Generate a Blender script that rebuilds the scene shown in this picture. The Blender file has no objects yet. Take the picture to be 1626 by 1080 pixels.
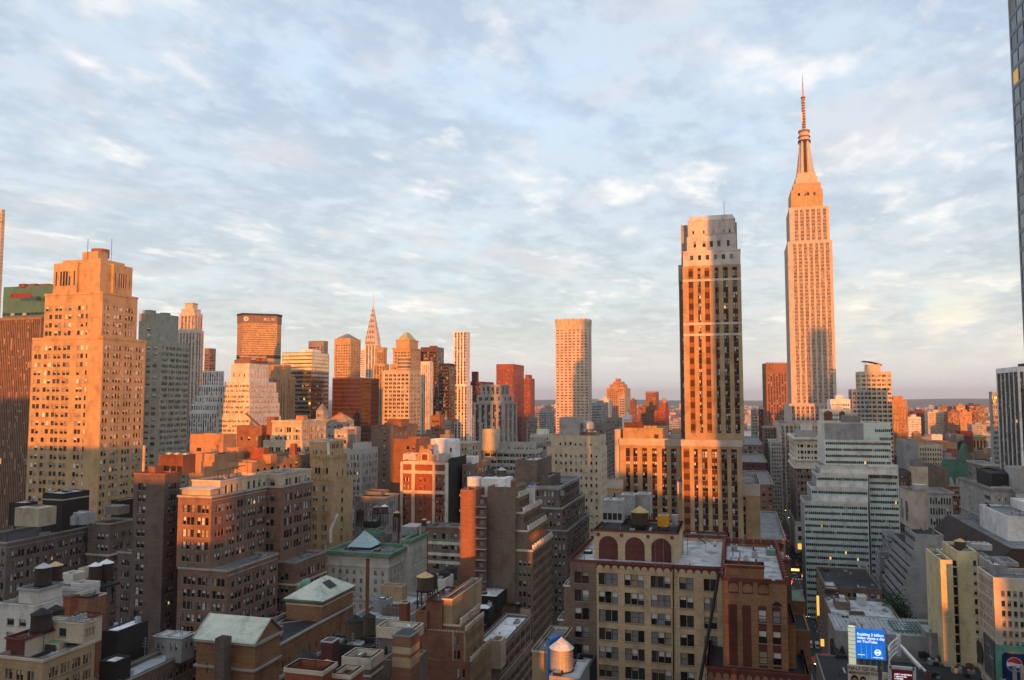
import bpy, math, random, re
from math import radians as R, sin, cos, tan, atan, atan2, pi, sqrt
from mathutils import Vector, Matrix
random.seed(7)
C = bpy.context.scene.collection
SC = bpy.context.scene
# ---------------------------------------------------------------- camera
F, CX, CY, HZ, CAMZ = 1270.0, 813.0, 540.0, 632.0, 115.0
TH = R(15.5); PIT = atan((HZ-CY)/F)
cam = bpy.data.cameras.new('camera'); camo = bpy.data.objects.new('camera', cam); C.objects.link(camo)
cam.sensor_width = 36; cam.lens = F/1626*36; cam.clip_start = 1; cam.clip_end = 60000
camo.location = (0, 0, CAMZ); camo.rotation_euler = (pi/2+PIT, 0, -(pi/2-TH))
SC.camera = camo
FW = Vector((cos(TH)*cos(PIT), sin(TH)*cos(PIT), sin(PIT))); RT = Vector((sin(TH), -cos(TH), 0)); UP = RT.cross(FW)
FH = Vector((cos(TH), sin(TH), 0)); CAMP = Vector((0, 0, CAMZ))
# ---------------------------------------------------------------- sun, sky, exposure
SUN_A, SUN_E = R(15.5), R(3.2)          # the sun stands low in the west, a little south of the street axis
sun = bpy.data.lights.new('sun', 'SUN'); suno = bpy.data.objects.new('sun', sun); C.objects.link(suno)
sun.energy = 5.0; sun.angle = R(0.55); sun.color = (1.0, 0.28, 0.02)
suno.rotation_euler = Vector((cos(SUN_A)*cos(SUN_E), sin(SUN_A)*cos(SUN_E), -sin(SUN_E))).to_track_quat('-Z', 'Y').to_euler()
suno.location = (-200, -100, 400)
SC.view_settings.view_transform = 'Standard'; SC.view_settings.look = 'None'
SC.view_settings.exposure = 0.40; SC.view_settings.gamma = 1.0
W = bpy.data.worlds.new('World'); SC.world = W; W.use_nodes = True
def sky_world():
    nt = W.node_tree; nt.nodes.clear(); L = nt.links.new
    def nd(t, **k):
        n = nt.nodes.new(t)
        for a, v in k.items(): setattr(n, a, v)
        return n
    def inp(s, v):
        if hasattr(v, 'is_output') or isinstance(v, bpy.types.NodeSocket): L(v, s)
        else: s.default_value = v
    def ma(op, a, b=0.0, c=None, clamp=False):
        n = nd('ShaderNodeMath', operation=op, use_clamp=clamp); inp(n.inputs[0], a); inp(n.inputs[1], b)
        if c is not None: inp(n.inputs[2], c)
        return n.outputs[0]
    def mix(f, a, b):
        n = nd('ShaderNodeMix', data_type='RGBA'); inp(n.inputs[0], f); inp(n.inputs[6], a); inp(n.inputs[7], b); return n.outputs[2]
    def ss(x, a, b):
        n = nd('ShaderNodeMapRange', interpolation_type='SMOOTHSTEP'); inp(n.inputs[0], x); n.inputs[1].default_value = a; n.inputs[2].default_value = b
        return n.outputs[0]
    tc = nd('ShaderNodeTexCoord'); sep = nd('ShaderNodeSeparateXYZ'); L(tc.outputs['Generated'], sep.inputs[0])
    x, y, z = sep.outputs
    zz = ma('ADD', ma('MAXIMUM', z, 0.0), 0.10)
    cmb = nd('ShaderNodeCombineXYZ'); L(ma('DIVIDE', x, zz), cmb.inputs[0]); L(ma('DIVIDE', y, zz), cmb.inputs[1])
    def noise(sc, det, rough, loc, dist=0.0, stretch=(1, 1, 1)):
        mp = nd('ShaderNodeMapping'); mp.inputs[1].default_value = loc; mp.inputs[3].default_value = stretch; mp.inputs[2].default_value = (0, 0, R(35))
        L(cmb.outputs[0], mp.inputs[0])
        n = nd('ShaderNodeTexNoise'); L(mp.outputs[0], n.inputs['Vector'])
        n.inputs['Scale'].default_value = sc; n.inputs['Detail'].default_value = det; n.inputs['Roughness'].default_value = rough; n.inputs['Distortion'].default_value = dist
        return n.outputs[0]
    big = noise(0.85, 5, 0.5, (3.1, 1.7, 0)); mid = noise(3.1, 8, 0.6, (8.3, 2.2, 0), 0.15, (1, 1.3, 1)); fin = noise(7.0, 8, 0.62, (2.3, 5.2, 0), 0.1, (1, 1.25, 1))
    hi = noise(1.7, 8, 0.6, (1.3, 6.4, 0), 0.1, (1, 1.4, 1)); pk = noise(1.9, 6, 0.55, (5.5, 9.1, 0)); gap = noise(1.25, 7, 0.55, (9.7, 4.4, 0), 0.1)
    sky = nd('ShaderNodeTexSky', sky_type='NISHITA', sun_disc=False, sun_elevation=SUN_E, sun_rotation=atan2(-cos(SUN_A), -sin(SUN_A)), altitude=100, air_density=1.0, dust_density=1.5)
    nis = nd('ShaderNodeMixRGB', blend_type='MULTIPLY'); nis.inputs[0].default_value = 1; L(sky.outputs[0], nis.inputs[1]); nis.inputs[2].default_value = (.05, .05, .05, 1)
    east = ss(x, -0.25, 0.35)
    deck = ma('ADD', ma('ADD', ma('MULTIPLY', big, .25), ma('MULTIPLY', mid, .40)), ma('MULTIPLY', fin, .35))
    lightc = mix(ss(z, 0.02, 0.4), (.475, .51, .555, 1), (.455, .53, .62, 1)); darkc = mix(ss(z, 0.02, 0.4), (.375, .415, .465, 1), (.34, .41, .515, 1))
    col = mix(ss(deck, 0.56, 0.43), darkc, lightc)
    col = mix(ma('MULTIPLY', ss(gap, 0.54, 0.70), .5), col, mix(ss(z, 0.02, 0.4), (.50, .59, .65, 1), (.44, .61, .77, 1)))
    col = mix(ma('MULTIPLY', ss(pk, 0.50, 0.70), 0.5), col, (.60, .525, .53, 1))
    hl = ma('ADD', ma('ADD', ma('MULTIPLY', hi, .55), ma('MULTIPLY', mid, .25)), ma('MULTIPLY', fin, .2))
    col = mix(ma('MULTIPLY', ss(hl, 0.505, 0.64), .7), col, (.84, .79, .76, 1))
    lo = noise(0.55, 6, 0.6, (4.1, 7.7, 0), 0.0, (.5, 1.6, 1))
    south = ma('MULTIPLY', ss(y, 0.0, -0.2), ma('MULTIPLY', ss(z, 0.015, 0.05), ss(z, 0.16, 0.07)))
    col = mix(ma('MULTIPLY', ma('MULTIPLY', south, ss(lo, 0.46, 0.58)), .6), col, (.88, .78, .62, 1))
    col = mix(ss(z, 0.10, 0.0), col, (.56, .58, .60, 1))
    westc = mix(ss(z, 0.0, 0.5), (.62, .54, .45, 1), (.42, .47, .54, 1))
    col = mix(east, westc, col)
    add = nd('ShaderNodeMixRGB', blend_type='ADD'); add.inputs[0].default_value = 1; L(col, add.inputs[1]); L(nis.outputs[0], add.inputs[2])
    bg = nd('ShaderNodeBackground'); L(add.outputs[0], bg.inputs[0]); bg.inputs[1].default_value = 1.0
    out = nd('ShaderNodeOutputWorld'); L(bg.outputs[0], out.inputs[0])
sky_world()
SC.cycles.use_denoising = True
SC.cycles.max_bounces = 4; SC.cycles.diffuse_bounces = 2; SC.cycles.glossy_bounces = 2; SC.cycles.transmission_bounces = 2
# ---------------------------------------------------------------- pixel <-> place
def ray(px, py): return FW*F + RT*(px-CX) + UP*(CY-py)
def atX(px, py, X): r = ray(px, py); return CAMP + r*(X/r.x)
def atY(px, py, Y): r = ray(px, py); return CAMP + r*(Y/r.y)
def atZ(px, py, Z): r = ray(px, py); return CAMP + r*((Z-CAMZ)/r.z)
def atD(px, py, D): r = ray(px, py); return CAMP + r*(D/r.dot(FH))
# ---------------------------------------------------------------- materials
def mat(name, col, rough=.85, var=.16, streak=.14, fine=.10, metal=0., spec=.25, sc=.12, emit=0, bump=0.0, patch=.26):
    m = bpy.data.materials.new(name); m.use_nodes = True; nt = m.node_tree; L = nt.links.new
    bs = nt.nodes['Principled BSDF']
    bs.inputs['Roughness'].default_value = rough; bs.inputs['Metallic'].default_value = metal
    bs.inputs['Specular IOR Level'].default_value = spec
    c = (*col, 1); bs.inputs['Base Color'].default_value = c
    if emit:
        bs.inputs['Emission Color'].default_value = c; bs.inputs['Emission Strength'].default_value = emit
        return m
    if var or streak or fine:
        tc = nt.nodes.new('ShaderNodeTexCoord'); tot = None
        for s, amp, st in ((sc, var, (1, 1, 1)), (.45, streak*.6, (1, 1, .09)), (3.2, fine*1.7, (1, 1, 1.6)), (1.1, fine*1.3, (.25, .25, 3.2)), (.05, var*.8, (1, 1, .5))):
            if not amp: continue
            mp = nt.nodes.new('ShaderNodeMapping'); mp.inputs[3].default_value = st; L(tc.outputs['Object'], mp.inputs[0])
            n = nt.nodes.new('ShaderNodeTexNoise'); n.inputs['Scale'].default_value = s; n.inputs['Detail'].default_value = 4; L(mp.outputs[0], n.inputs['Vector'])
            q = nt.nodes.new('ShaderNodeMath'); q.operation = 'MULTIPLY_ADD'; L(n.outputs[0], q.inputs[0]); q.inputs[1].default_value = amp*3.2
            if tot is None: q.inputs[2].default_value = 1-amp*1.6
            else:
                q.inputs[2].default_value = -amp*1.6; a = nt.nodes.new('ShaderNodeMath'); L(tot, a.inputs[0]); L(q.outputs[0], a.inputs[1]); tot = a.outputs[0]; continue
            tot = q.outputs[0]
        if patch and var:
            mp = nt.nodes.new('ShaderNodeMapping'); mp.inputs[1].default_value = (7.3, 1.1, 3.9); mp.inputs[3].default_value = (1, 1, .7); L(tc.outputs['Object'], mp.inputs[0])
            n = nt.nodes.new('ShaderNodeTexNoise'); n.inputs['Scale'].default_value = .3; n.inputs['Detail'].default_value = 8; n.inputs['Roughness'].default_value = .62; L(mp.outputs[0], n.inputs['Vector'])
            r = nt.nodes.new('ShaderNodeMapRange'); r.interpolation_type = 'SMOOTHSTEP'; L(n.outputs[0], r.inputs[0]); r.inputs[1].default_value = .47; r.inputs[2].default_value = .66; r.inputs[3].default_value = 1; r.inputs[4].default_value = 1-patch
            q = nt.nodes.new('ShaderNodeMath'); q.operation = 'MULTIPLY'; L(tot, q.inputs[0]); L(r.outputs[0], q.inputs[1]); tot = q.outputs[0]
        v = nt.nodes.new('ShaderNodeVectorMath'); v.operation = 'SCALE'; v.inputs[0].default_value = col; L(tot, v.inputs['Scale'])
        L(v.outputs[0], bs.inputs['Base Color'])
    if bump:
        tc2 = nt.nodes.new('ShaderNodeTexCoord')
        n = nt.nodes.new('ShaderNodeTexNoise'); n.inputs['Scale'].default_value = .35; n.inputs['Detail'].default_value = 2; L(tc2.outputs['Object'], n.inputs['Vector'])
        b = nt.nodes.new('ShaderNodeBump'); b.inputs['Strength'].default_value = bump; b.inputs['Distance'].default_value = .5
        L(n.outputs[0], b.inputs['Height']); L(b.outputs[0], bs.inputs['Normal'])
    return m
M = {}
def dm(k, *a, **kw): M[k] = mat(k, *a, **kw)
dm('tan_brick', (.48, .33, .18)); dm('buff_brick', (.45, .32, .19)); dm('pale_buff', (.55, .46, .34))
dm('brown_brick', (.215, .155, .12), fine=.2); dm('dark_brick', (.155, .115, .097), fine=.2); dm('loft_brown', (.205, .165, .14), fine=.16); dm('loft_red', (.24, .145, .105), fine=.2); dm('loft_tan', (.56, .43, .28), fine=.14)
dm('red_brick', (.30, .095, .055), fine=.18); dm('rust_brick', (.27, .13, .08), fine=.2); dm('maroon_brick', (.13, .045, .04), fine=.15)
dm('coping_red', (.20, .065, .05)); dm('terracotta', (.46, .26, .14))
dm('limestone', (.55, .48, .41)); dm('esb_stone', (.55, .46, .39), var=.06, streak=.06); dm('grey_stone', (.36, .345, .33)); dm('dark_stone', (.24, .22, .2))
dm('white_brick', (.66, .63, .56)); dm('white_paint', (.78, .77, .75)); dm('cream_paint', (.72, .60, .36), streak=.1); dm('cream_trim', (.62, .54, .42))
dm('concrete', (.40, .38, .35)); dm('grey_concrete', (.33, .33, .33)); dm('stained_concrete', (.50, .43, .36), streak=.4); dm('sand', (.50, .40, .27))
dm('tar', (.035, .035, .037), rough=.9, var=.3, streak=0); dm('grey_roof', (.19, .19, .195), var=.3, streak=0, sc=.2, patch=.45); dm('silver_roof', (.47, .49, .51), var=.25, streak=0, sc=.25, rough=.6, patch=.6)
dm('white_roof', (.72, .73, .74), var=.15, streak=0, sc=.2, patch=.35); dm('brown_roof', (.16, .11, .09), var=.3, streak=0)
dm('copper', (.60, .63, .53), var=.14); dm('copper_green', (.17, .30, .21), var=.25); dm('dark_green_roof', (.06, .14, .095), var=.3); dm('gold_roof', (.42, .40, .2), var=.1)
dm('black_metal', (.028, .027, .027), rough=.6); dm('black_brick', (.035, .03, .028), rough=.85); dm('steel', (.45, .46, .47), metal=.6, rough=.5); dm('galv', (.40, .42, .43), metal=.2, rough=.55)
dm('wood_dark', (.075, .055, .042), var=.2, streak=.3); dm('wood_brown', (.14, .10, .075), var=.2, streak=.3); dm('wood_grey', (.30, .26, .22), streak=.3); dm('ply', (.62, .42, .22), streak=.1); dm('wood_pale', (.42, .36, .27), streak=.45)
dm('yellow_paint', (.75, .36, .03)); dm('rust', (.19, .08, .045), var=.4); dm('rust_orange', (.33, .12, .04)); dm('blue_tarp', (.07, .2, .55)); dm('red_paint', (.45, .04, .03)); dm('bronze', (.11, .055, .035), rough=.4, spec=.5)
dm('asphalt', (.055, .055, .058), var=.2, streak=0); dm('sidewalk', (.25, .24, .23), streak=0); dm('paint_line', (.7, .7, .68), streak=0)
dm('frame_dark', (.04, .04, .038), fine=0, var=0, streak=0); dm('frame_white', (.55, .55, .53), fine=0, var=0, streak=0)
dm('spandrel_red', (.105, .042, .03)); dm('spandrel_grey', (.20, .17, .15)); dm('spandrel_dark', (.07, .06, .055)); dm('spandrel_green', (.56, .70, .64), rough=.3, spec=.5, streak=0, var=.05); dm('green_grey', (.34, .335, .28))
dm('bronze_glass', (.055, .022, .014), rough=.16, spec=.8, bump=.08); dm('dark_glass', (.02, .023, .027), rough=.14, spec=.8, bump=.08); dm('green_glass', (.05, .13, .06), rough=.14, spec=.9, bump=.08); dm('gold_glass', (.45, .42, .38), rough=.16, metal=.85, bump=.1); dm('blue_glass', (.16, .22, .28), rough=.16, metal=.5, bump=.08)
dm('leaf', (.05, .085, .03), rough=.7, var=.4, streak=0); dm('leaf_dark', (.025, .045, .02), rough=.7, var=.4, streak=0); dm('bark', (.09, .07, .05))
dm('red_screen', (.5, .07, .035))
def glass(name, col, rough, spec, metal=0): M[name] = mat(name, col, rough, var=0, streak=0, fine=0, spec=spec, metal=metal, bump=.12)
glass('glass_a', (.012, .013, .015), .06, .5); glass('glass_b', (.03, .034, .037), .1, .9); glass('glass_c', (.24, .265, .28), .2, .8, .1); glass('glass_d', (.02, .016, .014), .2, .3)  # glass_c: sky reflection put into a pale base colour
dm('blind', (.74, .74, .72), fine=0, var=.1, streak=0); dm('blind_b', (.36, .35, .33), fine=0, var=.1, streak=0); dm('blind_c', (.40, .34, .24), fine=0, var=.1, streak=0)
M['lit'] = mat('lit_window', (1., .62, .22), emit=.6); M['lit_dim'] = mat('lit_window_dim', (.9, .5, .16), emit=.22); dm('sill', (.30, .27, .23), fine=0, streak=0)
M['screen_red'] = mat('red_curtain', (.5, .02, .02), var=.1)
# ---------------------------------------------------------------- mesh builder
class MB:
    def __init__(s): s.v = []; s.f = []; s.m = []; s.mats = []
    def mi(s, k):
        if k not in s.mats: s.mats.append(k)
        return s.mats.index(k)
    def poly(s, pts, k):
        n = len(s.v); s.v.extend([tuple(p) for p in pts]); s.f.append(tuple(range(n, n+len(pts)))); s.m.append(s.mi(k))
    def box(s, x0, x1, y0, y1, z0, z1, k, top=None):
        s.prism([(x0, y0), (x1, y0), (x1, y1), (x0, y1)], z0, z1, k, top)
    def prism(s, poly, z0, z1, k, top=None, poly2=None):
        n = len(poly); q = poly2 or poly
        for i in range(n):
            a, b = poly[i], poly[(i+1) % n]; c, d = q[(i+1) % n], q[i]
            s.poly([(a[0], a[1], z0), (b[0], b[1], z0), (c[0], c[1], z1), (d[0], d[1], z1)], k)
        s.poly([(a[0], a[1], z1) for a in q], top or k); s.poly([(a[0], a[1], z0) for a in reversed(poly)], k)
    def cone(s, x, y, z0, z1, r0, r1, k, n=16, cap=True):
        c0 = [(x+r0*cos(2*pi*i/n), y+r0*sin(2*pi*i/n)) for i in range(n)]; c1 = [(x+r1*cos(2*pi*i/n), y+r1*sin(2*pi*i/n)) for i in range(n)]
        for i in range(n):
            a, b, c, d = c0[i], c0[(i+1) % n], c1[(i+1) % n], c1[i]
            if r1 < 1e-6: s.poly([(*a, z0), (*b, z0), (x, y, z1)], k)
            else: s.poly([(*a, z0), (*b, z0), (*c, z1), (*d, z1)], k)
        if cap:
            if r1 > 1e-6: s.poly([(*p, z1) for p in c1], k)
            s.poly([(*p, z0) for p in reversed(c0)], k)
    def tube(s, a, b, r, k, n=6):
        a, b = Vector(a), Vector(b); d = (b-a).normalized(); u = d.orthogonal().normalized(); w = d.cross(u)
        ra = [a+u*r*cos(2*pi*i/n)+w*r*sin(2*pi*i/n) for i in range(n)]; rb = [p+(b-a) for p in ra]
        for i in range(n): s.poly([ra[i], ra[(i+1) % n], rb[(i+1) % n], rb[i]], k)
        s.poly(rb, k); s.poly(ra[::-1], k)
    def build(s, name, parent=None, org=(0, 0, 0), smooth=False):
        me = bpy.data.meshes.new(name); ox, oy, oz = org
        me.from_pydata([(a-ox, b-oy, c-oz) for a, b, c in s.v], [], s.f)
        for k in s.mats: me.materials.append(M[k])
        me.polygons.foreach_set('material_index', s.m)
        if smooth: me.polygons.foreach_set('use_smooth', [True]*len(s.f))
        o = bpy.data.objects.new(name, me); C.objects.link(o)
        if parent: o.parent = parent
        else: o.location = org
        return o
def tag(o, label=None, cat=None, group=None, kind=None):
    if label: o['label'] = label
    if cat: o['category'] = cat
    if group: o['group'] = group
    if kind: o['kind'] = kind
    return o
def empty(name, label, cat, loc, group=None):
    o = bpy.data.objects.new(name, None); C.objects.link(o); o.location = loc; o.empty_display_size = 1
    return tag(o, label, cat, group)
def offset(poly, d):
    n = len(poly); out = []
    for i in range(n):
        p, a, b = Vector(poly[i]), Vector(poly[i-1]), Vector(poly[(i+1) % n])
        e1 = (p-a).normalized(); e2 = (b-p).normalized(); n1 = Vector((e1.y, -e1.x)); n2 = Vector((e2.y, -e2.x))
        bis = n1+n2; k = d*2/max(bis.length_squared, .5); out.append((p.x+bis.x*k, p.y+bis.y*k))
    return out
# ---------------------------------------------------------------- windows
WM = {}
def window_mesh(w, h, style, k):
    """one window in its own frame: x along the wall, y into the wall, z up; k picks its blinds and glass"""
    key = (round(w, 2), round(h, 2), style, k)
    if key in WM: return WM[key]
    mb = MB(); rnd = random.Random(k*7919+int(w*100))
    window_geo(mb, w, h, style, k, rnd, lambda x, y, z: (x, y, z))
    o = mb.build('window'); me = o.data; bpy.data.objects.remove(o); WM[key] = me
    return me
def window_geo(mb, w, h, style, k, rnd, T):
    def q(x0, x1, z0, z1, y, m): mb.poly([T(x0, y, z0), T(x1, y, z0), T(x1, y, z1), T(x0, y, z1)], m)
    np = {'sash': 1, 'pair': 2, 'triple': 3}.get(style, 1)
    fr = min(.11, w*.07) if style in ('sash', 'pair', 'triple', 'grid') else 0
    pw = w/np
    if style not in ('far', 'dark', 'band') and w > .5:
        for a, c, d, e in (((-w/2-.08, -.42, -h/2-.16), (w/2+.08, -.42, -h/2-.16), (w/2+.08, -.42, -h/2-.02), (-w/2-.08, -.42, -h/2-.02)), ((-w/2-.08, -.42, -h/2-.02), (w/2+.08, -.42, -h/2-.02), (w/2+.08, -.02, -h/2-.02), (-w/2-.08, -.02, -h/2-.02))): mb.poly([T(*a), T(*c), T(*d), T(*e)], 'sill')
    for i in range(np):
        x0, x1 = -w/2+i*pw, -w/2+(i+1)*pw
        g = rnd.choice(['glass_a', 'glass_a', 'glass_b', 'glass_b', 'glass_c', 'glass_d']); bl = rnd.choice(['blind', 'blind', 'blind_b', 'blind_c'])
        r = rnd.random(); fb = 0 if r < .34 else (.5 if r < .70 else rnd.uniform(.2, .75) if r < .88 else 1.)
        if style == 'plain': fb = 0 if r < .38 else .45 if r < .78 else 1.
        if style == 'far': g = rnd.choice(['glass_a', 'glass_a', 'glass_b', 'glass_d']); fb = 1. if r > .88 else .4 if r > .8 else 0; bl = 'blind_b'
        if style == 'dark': g = rnd.choice(['glass_a', 'glass_d', 'glass_b']); fb = 1. if r > .95 else .35 if r > .88 else 0; bl = 'blind_b'
        if style != 'far' and rnd.random() < .006: g = 'lit' if rnd.random() < .4 else 'lit_dim'
        if fb < 1: q(x0, x1, -h/2, h/2-h*fb, 0, g)
        if fb > 0: q(x0, x1, h/2-h*fb, h/2, 0, bl)
        if fr:
            for a, b in ((x0, x0+fr), (x1-fr, x1)): q(a, b, -h/2, h/2, -.07, 'frame_dark')
            zs = [(h/2-fr, h/2), (-h/2, -h/2+fr), (-fr*.5, fr*.5)]
            if style == 'grid': zs += [(h/4-.03, h/4+.03), (-h/4-.03, -h/4+.03)]; [q(x0+pw*t-.03, x0+pw*t+.03, -h/2, h/2, -.075, 'frame_dark') for t in (.33, .67)]
            for a, b in zs: q(x0+fr, x1-fr, a, b, -.07, 'frame_dark')
WT = {'P': 1.4, 'p': .7, 'm': .18, 'w': 1.3, 'n': .8, 'W': 2.4, 'S': 1.3, 'B': 4.}
def FS(pat, n, fpx, wh=.55, top=1.5, sp=None, srec=0., rec=.28, mar=.8, style='sash', bands=None, sill=.5, bot=0, S=None, wall=None, skip=None, nf=None, S2=None):
    return dict(pat=pat, n=n, fpx=fpx, wh=wh, top=top, sp=sp, srec=srec, rec=rec, mar=mar, style=style, bands=bands or {}, sill=sill, bot=bot, S=S, wall=wall, skip=skip or (), nf=nf, S2=S2)
class Bld:
    """a building: an Empty at its base with wall, roof, cornice, window ... as children"""
    def __init__(s, name, label, D, wall='loft_brown', roof='grey_roof', cat='building', group=None, win=100):
        s.name, s.label, s.cat, s.group, s.D, s.wallm, s.roofm, s.maxwin = name, label, cat, group, D, wall, roof, win
        s.wall = MB(); s.wins = []; s.parts = []; s.org = None; s.last = None; s.tiers = []
    # footprint from the photograph: west face spans xl..xr at row yt on depth D; xe is where the side face ends
    def fp(s, xl, xr, xe, yt, D=None, dep=None):
        D = D or s.D; left = xr < 1165 if (xe is None or xe >= xr) else False
        if xe is not None and xe < xl: left = False
        pc = atD(xr if left else xl, yt, D); X = pc.x
        y1 = atX(xl, yt, X).y; y0 = atX(xr, yt, X).y
        if dep: x1 = X+dep
        elif left: x1 = atY(xe, yt, y0).x if xe > xr else X+20
        else: x1 = atY(xe, yt, y1).x
        x1 = min(max(x1, X+4), X+150)
        return [X, x1, y0, y1, pc.z]
    def t(s, xl, xr, xe, yt, W=None, S=None, N=None, D=None, dep=None, zb=None, wall=None, roof=None, ph=1.0, pt=.4, h=None):
        x0, x1, y0, y1, z1 = s.fp(xl, xr, xe, yt, D, dep)
        s.tier([(x0, y0), (x1, y0), (x1, y1), (x0, y1)], z1, [S, None, N, W], zb, wall, roof, ph, pt, D or s.D)
        return s
    def tier(s, poly, z1, facs=None, zb=None, wall=None, roof=None, ph=1.0, pt=.4, D=None):
        n = len(poly); facs = facs or [None]*n; wall = wall or s.wallm; roof = roof or s.roofm
        if zb is None: zb = s.last[1]-s.last[2]+.004 if s.last else 0.
        if z1 < zb+.3: print('LOW', s.name, round(zb, 1), round(z1, 1))
        if s.org is None:
            s.org = (sum(p[0] for p in poly)/n, sum(p[1] for p in poly)/n, zb)
        for i in range(n):
            a, b = poly[i], poly[(i+1) % n]
            if facs[i]: s.facade(a, b, zb, z1, facs[i], wall, D or s.D)
            else: s.wall.poly([(*a, zb), (*b, zb), (*b, z1), (*a, z1)], wall)
        s.roof = s.part('roof')
        if ph > 0:
            q = offset(poly, -pt)
            for i in range(n):
                a, b, c, d = poly[i], poly[(i+1) % n], q[(i+1) % n], q[i]
                s.wall.poly([(*a, z1), (*b, z1), (*c, z1), (*d, z1)], wall); s.wall.poly([(*d, z1-ph), (*c, z1-ph), (*c, z1), (*d, z1)], wall)
            s.roof.poly([(*p, z1-ph) for p in q], roof)
        else: s.roof.poly([(*p, z1) for p in poly], roof)
        s.last = (poly, z1, ph); s.tiers.append((poly, z1, ph, zb)); return s
    def ring(s, off=.5, h=.8, dz=0., m='cream_trim', poly=None, z=None):
        p = poly or s.last[0]; z = (z if z is not None else s.last[1])+dz; o = offset(p, off); i_ = offset(p, -.003 if dz else -.45); n = len(p); s.trim = s.part('cornice')
        for i in range(n):
            j = (i+1) % n
            s.trim.poly([(*o[i], z-h), (*o[j], z-h), (*o[j], z), (*o[i], z)], m); s.trim.poly([(*o[i], z), (*o[j], z), (*i_[j], z), (*i_[i], z)], m)
            s.trim.poly([(*p[i], z-h), (*p[j], z-h), (*o[j], z-h), (*o[i], z-h)], m)
            if not dz: s.trim.poly([(*i_[i], z), (*i_[j], z), (*i_[j], z-h), (*i_[i], z-h)], m)
        return s
    def blocks(s, edge=3, n=12, w=.8, h=.8, d=.8, m='white_paint', poly=None, z=None, name=None):
        """finials or dentils: n little blocks along one edge of the last tier"""
        p = poly or s.last[0]; z = z if z is not None else s.last[1]; a, b = Vector(p[edge]), Vector(p[(edge+1) % len(p)]); u = (b-a).normalized()
        mb = s.part(name or ('dentils' if h < .3 else 'finials'))
        for i in range(n):
            c = a+(b-a)*((i+.5)/n); nrm = Vector((u.y, -u.x))*d*.5
            q = [c-u*w/2+nrm, c+u*w/2+nrm, c+u*w/2-nrm, c-u*w/2-nrm]
            mb.prism([(v.x, v.y) for v in q][::-1] if False else [(v.x, v.y) for v in q], z, z+h, m)
        return s
    def part(s, name):
        mb = MB(); s.parts.append((name, mb)); return mb
    def facade(s, a, b, z0, z1, fs, wall, D):
        st_ = 'far' if fs['style'] == 'plain' and D >= 560 else fs['style']; wall = fs['wall'] or wall; pa, pb = Vector(a), Vector(b); Wd = (pb-pa).length; u = (pb-pa).normalized(); nn = Vector((u.y, -u.x)); mb = s.wall
        toks = [(k, float(v) if v else WT[k]) for k, v in re.findall(r'([A-Za-z])([\d.]*)', fs['pat']*fs['n'])]
        mar = min(fs['mar'], Wd*.1); tw = sum(w for _, w in toks); sc = (Wd-2*mar)/tw
        cols = [('P', mar)]+[(k, w*sc) for k, w in toks]+[('P', mar)]
        xs = [0.]
        for _, w in cols: xs.append(xs[-1]+w)
        fh = fs['fpx']*D/F; wh = fs['wh']*fh; H = z1-z0; nf = max(0, int((H-fs['top']-fs['bot'])/fh)); nf = min(nf, 90)
        if fs['nf']: nf = min(nf, fs['nf'])
        rows = [('t', fs['top'], -1)]; up = (fh-wh)*(1-fs['sill']); lo = (fh-wh)-up
        for i in range(nf):
            if i in fs['skip']: rows.append(('s', fh, i)); continue
            if up > .01: rows.append(('s', up, i))
            rows.append(('w', wh, i))
            if lo > .01: rows.append(('u', lo, i))
        rest = H-sum(r[1] for r in rows)
        if rest > .01: rows.append(('t', rest, -1))
        zs = [z1]
        for r in rows: zs.append(zs[-1]-r[1])
        WIN = 'wnWB'
        def cell(ck, r):
            rk, _, fi = r
            if rk == 't': return (0., wall, 0)
            bm = fs['bands'].get(fi)
            if ck in WIN:
                if rk == 'w': return (fs['rec'], None, 1)
                if bm and rk == 's': return (0., bm, 0)
                return (fs['srec'], fs['sp'] or wall, 0)
            if bm and rk == 's': return (0., bm, 0)
            if ck == 'S' and rk == 'w' and fs.get('S2'): return (fs['srec'], fs['S2'], 0)
            if ck == 'S': return (fs['srec'], fs['S'] or fs['sp'] or wall, 0)
            if ck == 'm' and fs['srec']: return (fs['srec']*.4, wall, 0)
            return (0., wall, 0)
        def pt(x, z, d): q = pa+u*x-nn*d; return (q.x, q.y, z)
        G = [[cell(c[0], r) for c in cols] for r in rows]; nc = len(cols)
        for ri, r in enumerate(rows):
            zt, zb = zs[ri], zs[ri+1]; row = G[ri]; j = 0
            while j < nc:
                e = j
                if row[j][2]:
                    xa, xb = xs[j], xs[j+1]; c = pt((xa+xb)/2, (zt+zb)/2, row[j][0])
                    s.wins.append((c, u.x, u.y, xb-xa, zt-zb, st_))
                else:
                    while e+1 < nc and row[e+1] == row[j]: e += 1
                    d = row[j][0]; mb.poly([pt(xs[j], zb, d), pt(xs[e+1], zb, d), pt(xs[e+1], zt, d), pt(xs[j], zt, d)], row[j][1])
                j = e+1
            for j in range(nc-1):
                d0, d1 = row[j][0], row[j+1][0]
                if abs(d0-d1) > 1e-4: x = xs[j+1]; mb.poly([pt(x, zb, d0), pt(x, zb, d1), pt(x, zt, d1), pt(x, zt, d0)], wall)
            if ri:
                for j in range(nc):
                    d0, d1 = G[ri-1][j][0], row[j][0]
                    if abs(d0-d1) > 1e-4: mb.poly([pt(xs[j], zt, d0), pt(xs[j+1], zt, d0), pt(xs[j+1], zt, d1), pt(xs[j], zt, d1)], row[j][1] or G[ri-1][j][1] or wall)
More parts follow.
